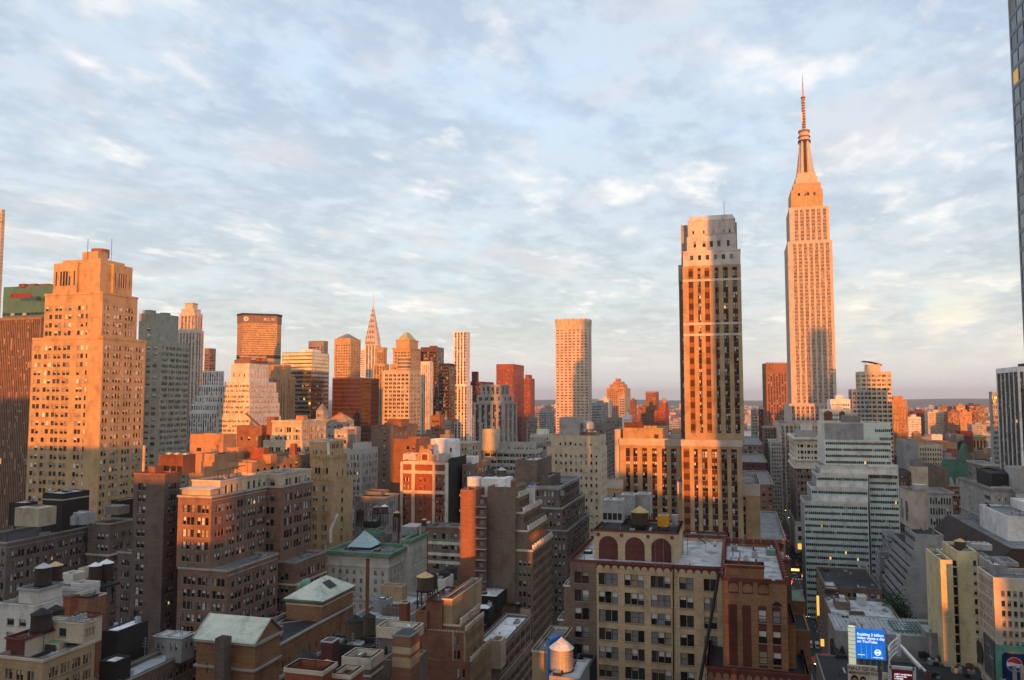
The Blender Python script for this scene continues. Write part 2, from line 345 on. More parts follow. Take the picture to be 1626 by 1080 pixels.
    def clutter(s):
        rn = random.Random(len(s.label)*31+int(s.D))
        for i, (poly, z1, ph, zb) in enumerate(s.tiers):
            if ph < .15 or len(poly) > 5: continue
            x0, x1, y0, y1 = min(p[0] for p in poly), max(p[0] for p in poly), min(p[1] for p in poly), max(p[1] for p in poly); z = z1-ph+.003; A = (x1-x0)*(y1-y0)
            if A < 14 or z > 112: continue
            for k in range(min(13, int(2+A/45))):
                x, y = rn.uniform(x0+1, x1-1), rn.uniform(y0+1, y1-1); m = 1.6
                if any(j != i and t[1] > z+.3 and min(p[0] for p in t[0])-m < x < max(p[0] for p in t[0])+m and min(p[1] for p in t[0])-m < y < max(p[1] for p in t[0])+m for j, t in enumerate(s.tiers)): continue
                q = rn.random(); c = rn.choice(['galv', 'black_metal', 'rust', 'steel', 'grey_concrete'])
                if q < .35: h = rn.uniform(.5, 1.6); mb = s.part('vent_pipe'); mb.tube((x, y, z), (x, y, z+h), rn.uniform(.07, .18), c, 8); mb.cone(x, y, z+h, z+h+.15, .26, .2, c, 8)
                elif q < .6: a, h = rn.uniform(.4, .9), rn.uniform(.5, 1.3); mb = s.part('air_conditioner'); mb.box(x-a, x+a, y-a*.8, y+a*.8, z, z+h, 'galv'); mb.cone(x, y, z+h, z+h+.08, a*.55, a*.55, 'black_metal', 10)
                elif q < .75: a = rn.uniform(.5, 1.1); mb = s.part('roof_hatch'); mb.box(x-a, x+a, y-a, y+a, z, z+.45, rn.choice(['galv', 'tar', 'white_paint'])); mb.prism([(x-a*.8, y-a*.8), (x+a*.8, y-a*.8), (x+a*.8, y+a*.8), (x-a*.8, y+a*.8)], z+.452, z+.62, 'skylight_glass' if 'skylight_glass' in M else 'glass_c')
                elif q < .9: l = rn.uniform(1.5, min(6, (x1-x0)*.4)); mb = s.part('duct'); mb.box(x, min(x+l, x1-.6), y-.25, y+.25, z+.2, z+.65, c); mb.box(x, x+.3, y-.2, y+.2, z, z+.198, 'black_metal')
                else: mb = s.part('antenna'); h = rn.uniform(2, 5); mb.tube((x, y, z), (x, y, z+h), .05, 'black_metal', 4); mb.tube((x, y-.6, z+h*.85), (x, y+.6, z+h*.85), .03, 'black_metal', 4)
    def done(s):
        if s.D < 340 and s.name not in ('hotel', 'west_block', 'glass_office_tower', 'round_topped_tower', 'blue_domed_turret'): s.clutter()
        root = s.root = empty(s.name, s.label, s.cat, s.org, s.group); o = s.org
        if s.wall.f: s.wall.build('wall', root, o)
        for nm, mb in s.parts:
            if mb.f: mb.build(nm, root, o)
        ws = sorted(s.wins, key=lambda w: -(w[3]*w[4])/((w[0][0])**2+(w[0][1])**2+(w[0][2]-CAMZ)**2))
        near = s.maxwin; k = 0
        for c, ux, uy, w, h, st in ws[:near]:
            me = window_mesh(w, h, st, random.randrange(9)); x = bpy.data.objects.new('window', me); C.objects.link(x); x.parent = root
            x.location = (c[0]-o[0], c[1]-o[1], c[2]-o[2]); x.rotation_euler = (0, 0, atan2(uy, ux))
        if ws[near:]:
            mb = MB()
            for c, ux, uy, w, h, st in ws[near:]:
                if s.D > 300 and st == 'sash': st = 'plain'
                window_geo(mb, w, h, st, 0, random, lambda x, y, z: (c[0]+ux*x-uy*y, c[1]+uy*x+ux*y, c[2]+z))
            tag(mb.build('windows', root, o), kind='stuff')
        return s
# ---------------------------------------------------------------- the setting: ground, street, river, hills
dm('ground_city', (.10, .095, .09), var=.3, streak=0); dm('far_land', (.10, .10, .075), var=.4, streak=0, sc=.004); dm('hill_wood', (.045, .065, .045), var=.3, streak=0, sc=.01); dm('rust_tan', (.30, .165, .09), fine=.2)
M['river'] = mat('river', (.10, .14, .17), .25, var=0, streak=0, fine=0, spec=.6)
def sheet(name, x0, x1, y0, y1, z, k, kind='structure'):
    mb = MB(); mb.poly([(x0, y0, z), (x1, y0, z), (x1, y1, z), (x0, y1, z)], k); return tag(mb.build(name), kind=kind)
sheet('ground', -3000, 40000, -30000, 30000, -.02, 'ground_city')
sheet('far_ground', 2950, 40000, -30000, 30000, .05, 'far_land')
sheet('river', 2150, 2950, -12000, 12000, .03, 'river')
ST_Y = -37.0                                           # centre line of the street that runs away to the east
sheet('street', 30, 1900, ST_Y-8, ST_Y+8, .10, 'asphalt'); sheet('cross_street', 285, 310, -500, 20, .104, 'asphalt'); sheet('broadway', 520, 545, -500, 20, .104, 'asphalt')
for s in (-1, 1):
    for xa, xb in ((30, 284), (311, 519), (546, 1000)):
        mb = MB(); y0, y1 = sorted((ST_Y+s*8.05, ST_Y+s*14)); mb.box(xa, xb, y0, y1, -.01, .22, 'sidewalk'); tag(mb.build('pavement'), kind='structure')
mb = MB()
for k in range(70): x = 320+k*9; mb.box(x, x+3.2, ST_Y-.1, ST_Y+.1, .105, .11, 'paint_line')
for x in (312, 281, 515, 547):
    for k in range(9): mb.box(x, x+3, ST_Y-7.4+k*1.7, ST_Y-6.5+k*1.7, .108, .114, 'paint_line')
tag(mb.build('road_markings'), kind='structure')
# low wooded hills on the horizon
mb = MB(); rows = 4; n = 90; prev = None
for r in range(rows):
    X = 15000+r*2500; pts = []
    for i in range(n+1):
        y = -22000+44000*i/n; h = 0 if r in (0, rows-1) else 30+28*(sin(i*.37+r)+sin(i*.13+1.7*r)*1.3+sin(i*.91)*.35)+(14 if r == 2 else 0)
        pts.append((X+300*sin(i*.5), y, max(h, 4) if r not in (0, rows-1) else -1))
    if prev:
        for i in range(n): mb.poly([prev[i], prev[i+1], pts[i+1], pts[i]], 'hill_wood')
    prev = pts
tag(mb.build('hills', smooth=True), kind='structure')
# the far low city across the river, one hazy mass
rnd = random.Random(3); mb = MB()
for i in range(2600):
    X = rnd.uniform(1.0, 1)*3000*(3.6**rnd.random()); a = rnd.uniform(-.62, .40); Y = X*a; w = rnd.uniform(14, 45); d = rnd.uniform(14, 40); h = rnd.choice([8, 10, 12, 15, 18, 22])*rnd.uniform(.8, 1.2)*(1 if rnd.random() < .93 else 2.4)
    mb.box(X, X+d, Y, Y+w, 0, h, rnd.choice(['white_brick', 'terracotta', 'pale_buff', 'rust_brick', 'grey_concrete', 'red_brick', 'concrete', 'concrete']), 'grey_roof')
tag(mb.build('distant_city'), kind='stuff')
# dense low blocks on this side of the river, seen only as slivers between the towers
mb = MB()
for i in range(900):
    X = rnd.uniform(950, 2100); Y = X*rnd.uniform(-.62, .34)
    if abs(Y-ST_Y) < 26: continue
    h = rnd.uniform(18, 46); w = rnd.uniform(14, 34); d = rnd.uniform(14, 34)
    mb.box(X, X+d, Y, Y+w, 0, h, rnd.choice(['white_brick', 'terracotta', 'buff_brick', 'rust_brick', 'grey_concrete', 'red_brick', 'brown_brick', 'dark_stone']), rnd.choice(['grey_roof', 'tar', 'silver_roof']))
tag(mb.build('background_city'), kind='stuff')
def pD(pts, py):
    return [(atD(px, py, D).x, atD(px, py, D).y) for px, D in pts]
def zD(py, px, D): return atD(px, py, D).z
GRID = dict(rec=.35, style='plain')
# ---------------------------------------------------------------- the midtown skyline
b = Bld('glass_skyscraper', 'tall pale glass skyscraper cut off by the left edge of the photo', 800, 'pale_buff', win=0)
b.t(-45, 3, 5, 332, W=FS('Pn', 10, 5.6, .4, 4, rec=.1, style='plain'), S=FS('Pn', 3, 5.6, .4, 4, rec=.1, style='plain')); b.done()
dm('panel_red', (.22, .05, .045)); b = Bld('green_glass_tower', 'green glass office slab with a dark red panel behind the tall tan brick tower', 640, 'green_glass', win=0)
b.t(6, 96, 150, 452, W=FS('Wm', 14, 7.3, .55, 21, sp='green_glass', rec=.05, style='plain', mar=.2))
mb = b.part('sign_panel'); p, q = atD(18, 467, 638), atD(60, 474, 638); mb.box(p.x-.6, p.x-.3, q.y, p.y, q.z, p.z, 'panel_red')
for x0, x1 in ((30, 42), (46, 60), (64, 80)):
    p, q = atD(x0, 450, 650), atD(x1, 450, 650); b.part('rooftop_plant').box(p.x, p.x+6, q.y, p.y, b.last[1]-1, b.last[1]+2, 'rust')
b.done()
dm('brown_slab', (.26, .165, .115)); b = Bld('bronze_slab', 'bronze office slab with thin vertical fins at the far left edge', 470, 'brown_slab', win=0)
b.t(-60, 66, 110, 503, W=FS('nm.7', 44, 9.6, .93, 1.6, sp='bronze', srec=.3, rec=.35, style='dark')); b.ring(.3, 1.5, m='brown_slab'); b.done()
# tall tan brick setback tower on the left
b = Bld('setback_tower', 'tall tan brick art deco tower with stepped shoulders near the left edge', 385, 'tan_brick', 'grey_roof')
WL = 'p3.5n5m1.5n5p5n5m1.5n5p4n5m1.5n5p4n5m1.5n5p11n4.5m1n4.5p4n3p24'; SL = 'p2n3m1n3p5n3m1n3m1n3p5n3m1n3m1n3p5n3m1n3m1n3p3'
b.t(52, 164, 232, 534, W=FS(WL, 1, 13.45, .52, 3.2, mar=.1), S=FS(SL, 1, 13.0, .52, 3.2, mar=.1)); b.ring(.25, 1.2, m='tan_brick')
b.t(72, 163.6, 219, 463, W=FS('p2n5m1.5n5p5n5m1.5n5p5n5m1.5n5p11n4.5m1n4.5p4n3p24', 1, 13.45, .52, 5.5, mar=.1), S=FS('p2n3m1n3p5n3m1n3m1n3p5n3m1n3m1n3p5', 1, 13, .52, 5.5, mar=.1), D=386); b.ring(.3, 1.0, m='tan_brick'); zt = b.last[1]-1
b.t(90, 160, 207, 417, W=FS('P22n1.3P22', 1, 25, .8, 4.5, mar=.1, nf=1, style='dark'), S=FS('P', 1, 25), D=388, zb=zt)
pl, z1, _ = b.last; (x0_, y0_), (x1_, _), (_, y1_), _ = pl
b.tier([(x0_-1.3, y0_+(y1_-y0_)*.47), (x0_+2, y0_+(y1_-y0_)*.47), (x0_+2, y1_+.3), (x0_-1.3, y1_+.3)], z1+.5, [None, None, None, FS('p2n1.4p3n2m.8n2m.8n2m.8n2p3n1.4p2', 1, 25, .95, 4, mar=.1, nf=1, bot=.1, style='dark')], zb=zt+.01, ph=.5)
b.tier([(x0_+(x1_-x0_)*.36, y0_-1.3), (x1_+.3, y0_-1.3), (x1_+.3, y0_+2), (x0_+(x1_-x0_)*.36, y0_+2)], z1+.5, [FS('p2n1.4p3n2m.8n2m.8n2m.8n2p3n1.4p2', 1, 25, .95, 4, mar=.1, nf=1, bot=.1, style='dark'), None, None, None], zb=zt+.01, ph=.5)
b.last = (pl, z1, 1.0)
pl, z1, _ = b.last
b.tier(offset(pl, -1.8), z1+2.4, zb=z1-.9, ph=.6)
b.t(131, 156, 172, 399, D=398, zb=z1, wall='tan_brick'); 
for px in (134, 172): mb = b.part('antenna'); p = atD(px, 400, 398); mb.tube((p.x+1, p.y-1, z1), (p.x+1, p.y-1, z1+14), .12, 'black_metal')
mb = b.part('roof_tank'); p = atD(150, 398, 402); mb.cone(p.x+4, p.y, p.z-3, p.z+1.2, 4.2, 4.2, 'rust_brick', 14)
b.done()
b = Bld('office_slab', 'grey green stone office slab with rows of ribbon windows beside the tan tower', 480, 'green_grey', 'grey_roof')
b.t(219, 256, 301, 541, W=FS('p2w4p2w4p2w4p3', 1, 9.5, .5, 2.5, mar=.3, style='plain'), S=FS('pnmnmnmnm', 4, 9.5, .5, 2.5, mar=.4, style='plain', rec=.5)); zt = b.last[1]
b.t(221, 247, 284, 497, W=FS('p8w4p4', 1, 9.5, .5, 8, style='plain'), S=FS('pnmnmnmnm', 4, 9.5, .5, 21, mar=.4, style='plain', rec=.5), D=486, zb=zt-1)
mb = b.part('roof_tank'); p = atD(252, 493, 500); mb.cone(p.x+6, p.y, b.last[1]-1, b.last[1]+2, 3.2, 3.2, 'copper_green', 12)
b.t(226, 238, 248, 492, D=492, zb=b.last[1]-1.); b.done()
b = Bld('stepped_skyscraper', 'slim pale stone skyscraper with a small crown between grey green and curved slabs', 900, 'limestone', win=0)
V = lambda n, f=5.2, t=3: FS('Pnmn', n, f, .62, t, sp='spandrel_grey', srec=.25, rec=.4, style='plain')
b.t(283, 310, 324, 524, W=V(5), S=V(3)); z = b.last[1]-1
b.t(285, 309, 322, 497, W=V(4), S=V(3), D=903, zb=z); z = b.last[1]-1; b.t(288, 308, 319, 490, D=906, zb=z, W=V(3), S=V(2)); z = b.last[1]-1; b.t(294, 306, 314, 481, D=912, zb=z); b.ring(.6, 1, m='tan_brick'); b.done()
for xl, xr, xe, yt, D, wl, lb in ((325, 333, 343, 553, 1150, 'brown_brick', 'small dark red block with a grey side between the slim skyscraper and the curved slab'), (490, 514, 521, 541, 1150, 'dark_stone', 'dark grey box of a tower top behind the gold glass tower')):
    b = Bld('far_tower', lb, D, wl, win=0); b.t(xl, xr, xe, yt, W=FS('nm', 8, 4.2, .5, 8, style='plain'), S=FS('nm', 3, 4.2, .5, 8, style='plain')); b.done()
b = Bld('striped_tower', 'stepped dark office tower with white vertical stripes', 540, 'white_paint', win=0)
ST = lambda n, t=1: FS('wP1', n, 6.6, .86, t, sp='black_metal', srec=.3, rec=.35, style='plain', mar=.2)
b.t(300, 345, 362, 655, W=ST(12), S=ST(5)); z = b.last[1]-1
for x0, x1, xe, y, D in ((304, 344, 361, 642, 541), (310, 346, 360, 629, 543), (316, 347, 358, 612, 545), (322, 348, 356, 589, 547)): b.t(x0, x1, xe, y, W=ST(max(5, int((x1-x0)/3.6))), S=ST(3), D=D, zb=z); z = b.last[1]-1
b.done()
b = Bld('ziggurat_offices', 'white stepped ziggurat office building with banded windows and a pipe covered roof', 520, 'white_brick', 'grey_roof', win=100)
ZW = lambda n, t=1.2: FS('pnmnmn', n, 7.6, .42, t, style='plain', mar=.5)
b.t(345, 397, 446, 662, W=ZW(7), S=ZW(8)); z = b.last[1]-1
for x0, x1, xe, y, D in ((349, 396, 444, 640, 522), (353, 396, 442, 623, 524), (357, 396, 439, 606, 526)): b.t(x0, x1, xe, y, W=ZW(6), S=ZW(7), D=D, zb=z); z = b.last[1]-1
b.t(367, 396, 427, 577, W=FS('PnPP', 3, 15, .55, 4, style='plain'), S=FS('Pn', 6, 15, .6, 4, style='plain'), D=530, zb=z); z = b.last[1]-1
b.t(372, 398, 425, 571, D=534, zb=z, wall='brown_brick'); z = b.last[1]
mb = b.part('roof_tank')
for px in (383, 391, 408, 417): p = atD(px, 570, 540); mb.cone(p.x+2, p.y, z-1, z+3.5, 2.2, 1.8, 'rust_brick', 10)
mb.tube(tuple(atD(380, 566, 540)), tuple(atD(422, 568, 540)), .5, 'steel'); b.done()
# the wide curved slab
b = Bld('curved_slab', 'wide curved slab skyscraper with a dark roof band and a round logo', 1260, 'tan_brick', win=0)
pl = pD([(377, 1275), (386, 1258), (440, 1275), (447, 1290), (440, 1330), (386, 1315)], 510)
f = FS('nm.5', 30, 3.55, .36, 12, rec=.3, style='plain', mar=.3, skip=(16, 17)); g = FS('nm', 8, 3.55, .4, 12, rec=.5, style='plain', mar=.3, skip=(16, 17))
b.tier(pl, zD(501, 410, 1265), [g, f, g, None, None, None], D=1260)
z = b.last[1]; zz = zD(564, 410, 1265)
b.ring(.5, 12, .0, 'brown_brick'); b.tier(offset(pl, 1.2), z+3.2, zb=z, wall='black_metal', roof='tar'); b.ring(-.2, 5, m='spandrel_dark', poly=offset(pl, .4), z=zz)
a, c = Vector(pl[1]), Vector(pl[2]); u = (c-a).normalized(); n_ = Vector((u.y, -u.x))
def on_face(s, z): q = a+u*s+n_*.9; return Vector((q.x, q.y, z))
mb = b.part('logo'); ctr = on_face(4.5, z-6)
for i in range(6):
    an = pi/3*i
    for r0 in (1.2,): mb.poly([ctr+Vector((u.x*cos(t)*r, u.y*cos(t)*r, sin(t)*r)) for t, r in ((an-.42, 1.5), (an-.42, 3.8), (an+.42, 3.8), (an+.42, 1.5))], 'white_paint')
WL_ = (c-a).length
mb = b.part('lettering')
def word(mb, txt, s0, zc, h, wd, face, k):
    """blocky capitals laid on a wall as thin raised strokes"""
    SEG = {'M': ((0, 0, 0, 1), (0, 1, .5, .4), (.5, .4, 1, 1), (1, 1, 1, 0)), 'E': ((0, 0, 0, 1), (0, 1, 1, 1), (0, .5, .8, .5), (0, 0, 1, 0)), 'T': ((0, 1, 1, 1), (.5, 0, .5, 1)), 'L': ((0, 0, 0, 1), (0, 0, 1, 0)), 'I': ((.5, 0, .5, 1),), 'F': ((0, 0, 0, 1), (0, 1, 1, 1), (0, .5, .8, .5)), 'e': ()}
    x = s0
    for ch in txt:
        for x0, z0, x1, z1 in SEG.get(ch, ()): mb.tube(face(x+x0*wd, zc+z0*h), face(x+x1*wd, zc+z1*h), .28, k, 4)
        x += wd*1.45
word(mb, 'METLIFE', WL_-20, z-8, 4.2, 1.75, on_face, 'white_paint'); b.done()
b = Bld('brown_office_block', 'orange brown office block with a plain top beside the white ziggurat', 610, 'terracotta', win=0)
b.t(432, 455, 469, 598, W=FS('PnP', 5, 8, .7, 2, sp='bronze', srec=.3, style='plain'), S=FS('Pn', 5, 8, .7, 2, sp='bronze', srec=.3, style='plain')); b.t(428, 452, 462, 579, D=616, zb=b.last[1]-1); b.done()
dm('gold_panel', (.85, .66, .3), rough=.35, spec=.6)  # the sun's gold reflection on the glass, put into the colour
b = Bld('gold_glass_tower', 'banded glass office tower whose top storeys shine gold', 640, 'gold_glass', win=0)
BD = lambda n: FS('nm.1', n, 6.9, .5, 15, sp='gold_glass', rec=.12, style='dark', mar=.2, bands={})
b.t(448, 495, 523, 559, W=BD(16), S=BD(10)); gz = b.last[1]; [b.ring(.06+.02*k, 1.9, -.6-k*3.0, 'gold_panel') for k in range(5)]; b.part('rooftop_plant').box(*[v for v in (atD(470, 556, 650).x, atD(470, 556, 650).x+14)], atD(500, 556, 650).y, atD(478, 556, 650).y, b.last[1]-1, b.last[1]+2.5, 'white_paint'); b.done()
b = Bld('flat_topped_tower', 'flat topped orange stone tower left of the chrome spire', 1090, 'tan_brick', win=0)
b.t(531, 557, 573, 537, W=FS('Pnmn', 6, 4.3, .5, 8, style='plain'), S=FS('Pnmn', 4, 4.3, .5, 8, style='plain'))
z = b.last[1]; pl = b.last[0]; b.roof.prism(offset(pl, -1), z-.5, z+7, 'dark_stone', 'dark_stone', offset(pl, -12)); b.done()
b = Bld('blue_grey_tower', 'thin blue grey tower edge peeping out left of the chrome spire', 1750, 'white_paint', win=0)
b.t(571, 580, 590, 554, W=FS('nm', 4, 3, .5, 3, style='plain')); b.done()
# the chrome spire
b = Bld('spire_skyscraper', 'pale skyscraper with an arched chrome crown and needle spire', 1600, 'white_brick', 'steel', win=0)
b.t(576, 600, 606, 600, W=V(5, 3), S=V(2, 3)); z = b.last[1]-1
b.t(579, 599.5, 605, 546, W=V(4, 3), S=V(2, 3), D=1604, zb=z); pl, z, _ = b.last
cx, cy = sum(p[0] for p in pl)/4, sum(p[1] for p in pl)/4; hw = (pl[3][1]-pl[0][1])/2
dm('chrome', (.62, .50, .42), metal=.25, rough=.45); mb = b.part('crown'); prof = [(546, .92), (537, .84), (529, .73), (520, .59), (511, .45), (502, .31), (494, .19), (488, .1)]
def oct_(r): c = r*.62; return [(cx-c, cy-r), (cx+c, cy-r), (cx+r, cy-c), (cx+r, cy+c), (cx+c, cy+r), (cx-c, cy+r), (cx-r, cy+c), (cx-r, cy-c)]
zs = [(zD(y, 591, 1604), r*hw) for y, r in prof]
for (za, ra), (zb_, rb) in zip(zs, zs[1:]):
    mb.prism(oct_(ra), za, zb_-.4, 'chrome', None, oct_(rb*1.06)); mb.prism(oct_(rb*1.08), zb_-.4, zb_, 'tan_brick')
    for i in range(5):
        y = cy+(i-2)*ra*.33; h = (zb_-za)*(.8-.12*abs(i-2)); X = cx-ra-.15
        mb.poly([(X, y-ra*.11, za+.6), (X, y+ra*.11, za+.6), (cx-(ra+rb)/2-.2, y, za+h)], 'black_metal')
mb = b.part('spire'); zt = zD(461, 593, 1604); mb.cone(cx, cy, zs[-1][0]-1, zt, zs[-1][1]*.9, .15, 'steel', 8); b.done()
b = Bld('red_glass_slab', 'dark red glass slab in front of the chrome spire', 640, 'bronze_glass', 'tar', win=0)
f = FS('nm.1', 22, 6.2, .62, 2, sp='bronze_glass', rec=.06, style='band', mar=.1)
b.t(528, 574, 602, 600)
b.ring(.15, 1.2, m='bronze')
for k in range(18): b.ring(.08, .5, -3-k*3.4, 'bronze')
b.done()
b = Bld('pinnacled_tower', 'narrow gold stone tower with little pinnacles right of the chrome spire', 1090, 'tan_brick', win=0)
b.t(592, 611, 618, 578, W=V(4, 4.4), S=V(2, 4.4)); z = b.last[1]-1; b.t(597, 608.5, 614.5, 556, W=V(3, 4.4), S=V(2, 4.4), D=1093, zb=z); b.blocks(3, 5, 1.4, 4, 1.2, 'tan_brick'); b.blocks(0, 5, 1.4, 4, 1.2, 'tan_brick'); b.done()
b = Bld('pyramid_roof_tower', 'stepped orange stone tower with a pale green pyramid roof', 940, 'tan_brick', 'gold_roof', win=0)
b.t(619, 652, 670, 578, W=FS('Pnmn', 7, 4.9, .5, 3, style='plain'), S=FS('Pnmn', 4, 4.9, .5, 3, style='plain')); z = b.last[1]-1
b.t(624, 651, 668, 552, W=FS('Pnmn', 5, 4.9, .5, 4, style='plain'), S=FS('Pnmn', 4, 4.9, .5, 3, style='plain'), D=943, zb=z); b.ring(1, 1.5, m='tan_brick'); z = b.last[1]-1
b.t(629, 650, 664, 539, W=FS('Pn', 7, 13, .6, 3, style='plain'), S=FS('Pn', 4, 13, .6, 3, style='plain'), D=946, zb=z); b.ring(.8, 1, m='tan_brick'); pl, z, _ = b.last
b.part('pyramid_roof').prism(offset(pl, -1.2), z-.3, zD(527, 646, 950), 'gold_roof', 'gold_roof', offset(pl, -8)); b.done()
b = Bld('round_top_tower', 'gold lit apartment tower with a round drum on its roof', 660, 'pale_buff', win=0)
b.t(608, 650, 668, 588, W=FS('Pwmw', 6, 6.4, .55, 2.5, style='plain'), S=FS('Pwmw', 3, 6.4, .55, 2.5, style='plain'))
z = b.last[1]; p = atD(638, 580, 672); mb = b.part('drum'); r = 5.9; zt = zD(567, 638, 672)
for k in range(4): za = z-1+(zt-z+1)*k/4; zb_ = z-1+(zt-z+1)*(k+1)/4; mb.cone(p.x+5, p.y, za, zb_-1.1, r-.5, r-.5, 'spandrel_grey', 20); mb.cone(p.x+5, p.y, zb_-1.1, zb_, r, r, 'pale_buff', 20)
mb.cone(p.x+5, p.y, zt, zt+1.6, 2.4, 1.8, 'brown_brick', 12); b.done()
b = Bld('dark_glass_tower', 'dark brown glass tower right of the green pyramid roof', 1000, 'bronze', win=0)
b.t(668, 694, 705, 551, W=FS('nm', 12, 4.8, .55, 5, rec=.2, style='plain'), S=FS('nm', 5, 4.8, .55, 5, rec=.2, style='plain')); b.part('rooftop_plant').box(b.last[0][0][0]+5, b.last[0][0][0]+12, b.last[0][0][1]+4, b.last[0][0][1]+12, b.last[1]-1, b.last[1]+2, 'rust'); b.done()
b = Bld('white_striped_tower', 'narrow white striped tower next to the gold apartment tower', 720, 'white_brick', win=0)
b.t(668, 682, 688, 574, W=FS('Pn', 4, 6, .8, 3, sp='spandrel_grey', srec=.25, style='plain'), S=FS('Pn', 2, 6, .8, 3, sp='spandrel_grey', srec=.25, style='plain')); b.done()
b = Bld('black_slab', 'black office slab behind the slender white tower', 840, 'black_metal', 'tar', win=0)
b.t(697, 713, 722, 577, W=FS('nm', 7, 5.4, .55, 3, sp='bronze', rec=.1, style='plain'), S=FS('nm', 4, 5.4, .55, 3, sp='bronze', rec=.1, style='plain')); b.done()
b = Bld('slender_white_tower', 'slender white apartment tower with thin vertical stripes', 866, 'white_paint', win=0)
SW = lambda n: FS('P.8n', n, 4.6, .72, 1, sp='tan_brick', srec=.35, rec=.4, style='plain', mar=.2)
b.t(715, 741, 750, 612, W=SW(5), S=FS('PwP', 2, 4.6, .5, 1, style='plain')); z = b.last[1]-1
b.t(720, 739.5, 746.5, 526, W=SW(4), S=FS('wP', 2, 4.6, .5, 1, style='plain'), D=868, zb=z); b.done()
b = Bld('red_banded_block', 'dark red banded office block right of the slender white tower', 1050, 'maroon_brick', win=0)
b.t(747, 764, 784, 606, W=FS('nm', 8, 4, .5, 2, style='plain'), S=FS('nm', 8, 4, .5, 2, style='plain')); b.t(749, 758, 760, 590, D=1060, zb=b.last[1]-1); b.done()
b = Bld('granite_office_tower', 'grey granite office tower with notched top and tall dark windows', 690, 'grey_stone', win=0)
GW = lambda n, t=2: FS('PwmwP', n, 5.6, .84, t, sp='spandrel_dark', srec=.3, rec=.4, style='plain')
b.t(752, 800, 821, 639, W=GW(5), S=GW(3)); b.ring(.5, 1.2, m='grey_stone'); z = b.last[1]-1
b.t(757, 797, 814, 627, D=693, zb=z, W=GW(4), S=GW(2)); z = b.last[1]-1; b.t(763, 795, 809, 611, D=697, zb=z, W=GW(4), S=GW(2)); b.ring(.5, 1, m='grey_stone'); b.done()
b = Bld('red_apartment_slab', 'deep red brick apartment slab with a dark shaded side', 1500, 'red_brick', win=0)
b.t(788, 815, 832, 578, W=FS('Pw', 10, 3.4, .45, 10, style='plain'), S=FS('Pw', 6, 3.4, .45, 10, style='plain')); b.done()
b = Bld('red_narrow_tower', 'narrow red apartment tower just right of the deep red slab', 1520, 'red_brick', win=0)
b.t(832, 842, 849, 601, W=FS('Pw', 4, 3.4, .45, 3, style='plain')); b.t(834, 839, 845, 595, D=1530, zb=b.last[1]-1); b.done()
dm('pink_stone', (.60, .47, .38)); b = Bld('grid_tower', 'pale pink gridded tower with a fluted flaring crown', 770, 'pink_stone', 'grey_roof', win=0)
GT = FS('pnmnp', 8, 4.55, .42, 0.3, style='plain', mar=.1); b.t(882, 934, 939, 521, W=GT, S=FS('pn', 2, 4.55, .42, .3, style='plain'), ph=.1)
pl, z, _ = b.last; zt = zD(506, 905, 770); mb = b.part('crown'); x0, y0 = pl[0]; x1, y1 = pl[2]
nfl = 8
for i in range(nfl):
    ya = y0+(y1-y0)*i/nfl; yb = y0+(y1-y0)*(i+1)/nfl; ym = (ya+yb)/2
    mb.poly([(x0, ya, z), (x0, ym, z), (x0-1.2, ym, zt+(i % 2)*.5), (x0-.1, ya, zt)], 'pale_buff'); mb.poly([(x0, ym, z), (x0, yb, z), (x0-.1, yb, zt), (x0-1.2, ym, zt+(i % 2)*.5)], 'pale_buff')
mb.poly([(x0, y0, z), (x1, y0, z), (x1, y0-.6, zt), (x0, y0-.6, zt)], 'pale_buff'); mb.poly([(x0, y1, z), (x1, y1, z), (x1, y1+.6, zt), (x0, y1+.6, zt)], 'pale_buff'); mb.poly([(x1, y0, z), (x1, y1, z), (x1, y1, zt), (x1, y0, zt)], 'pale_buff'); b.done()
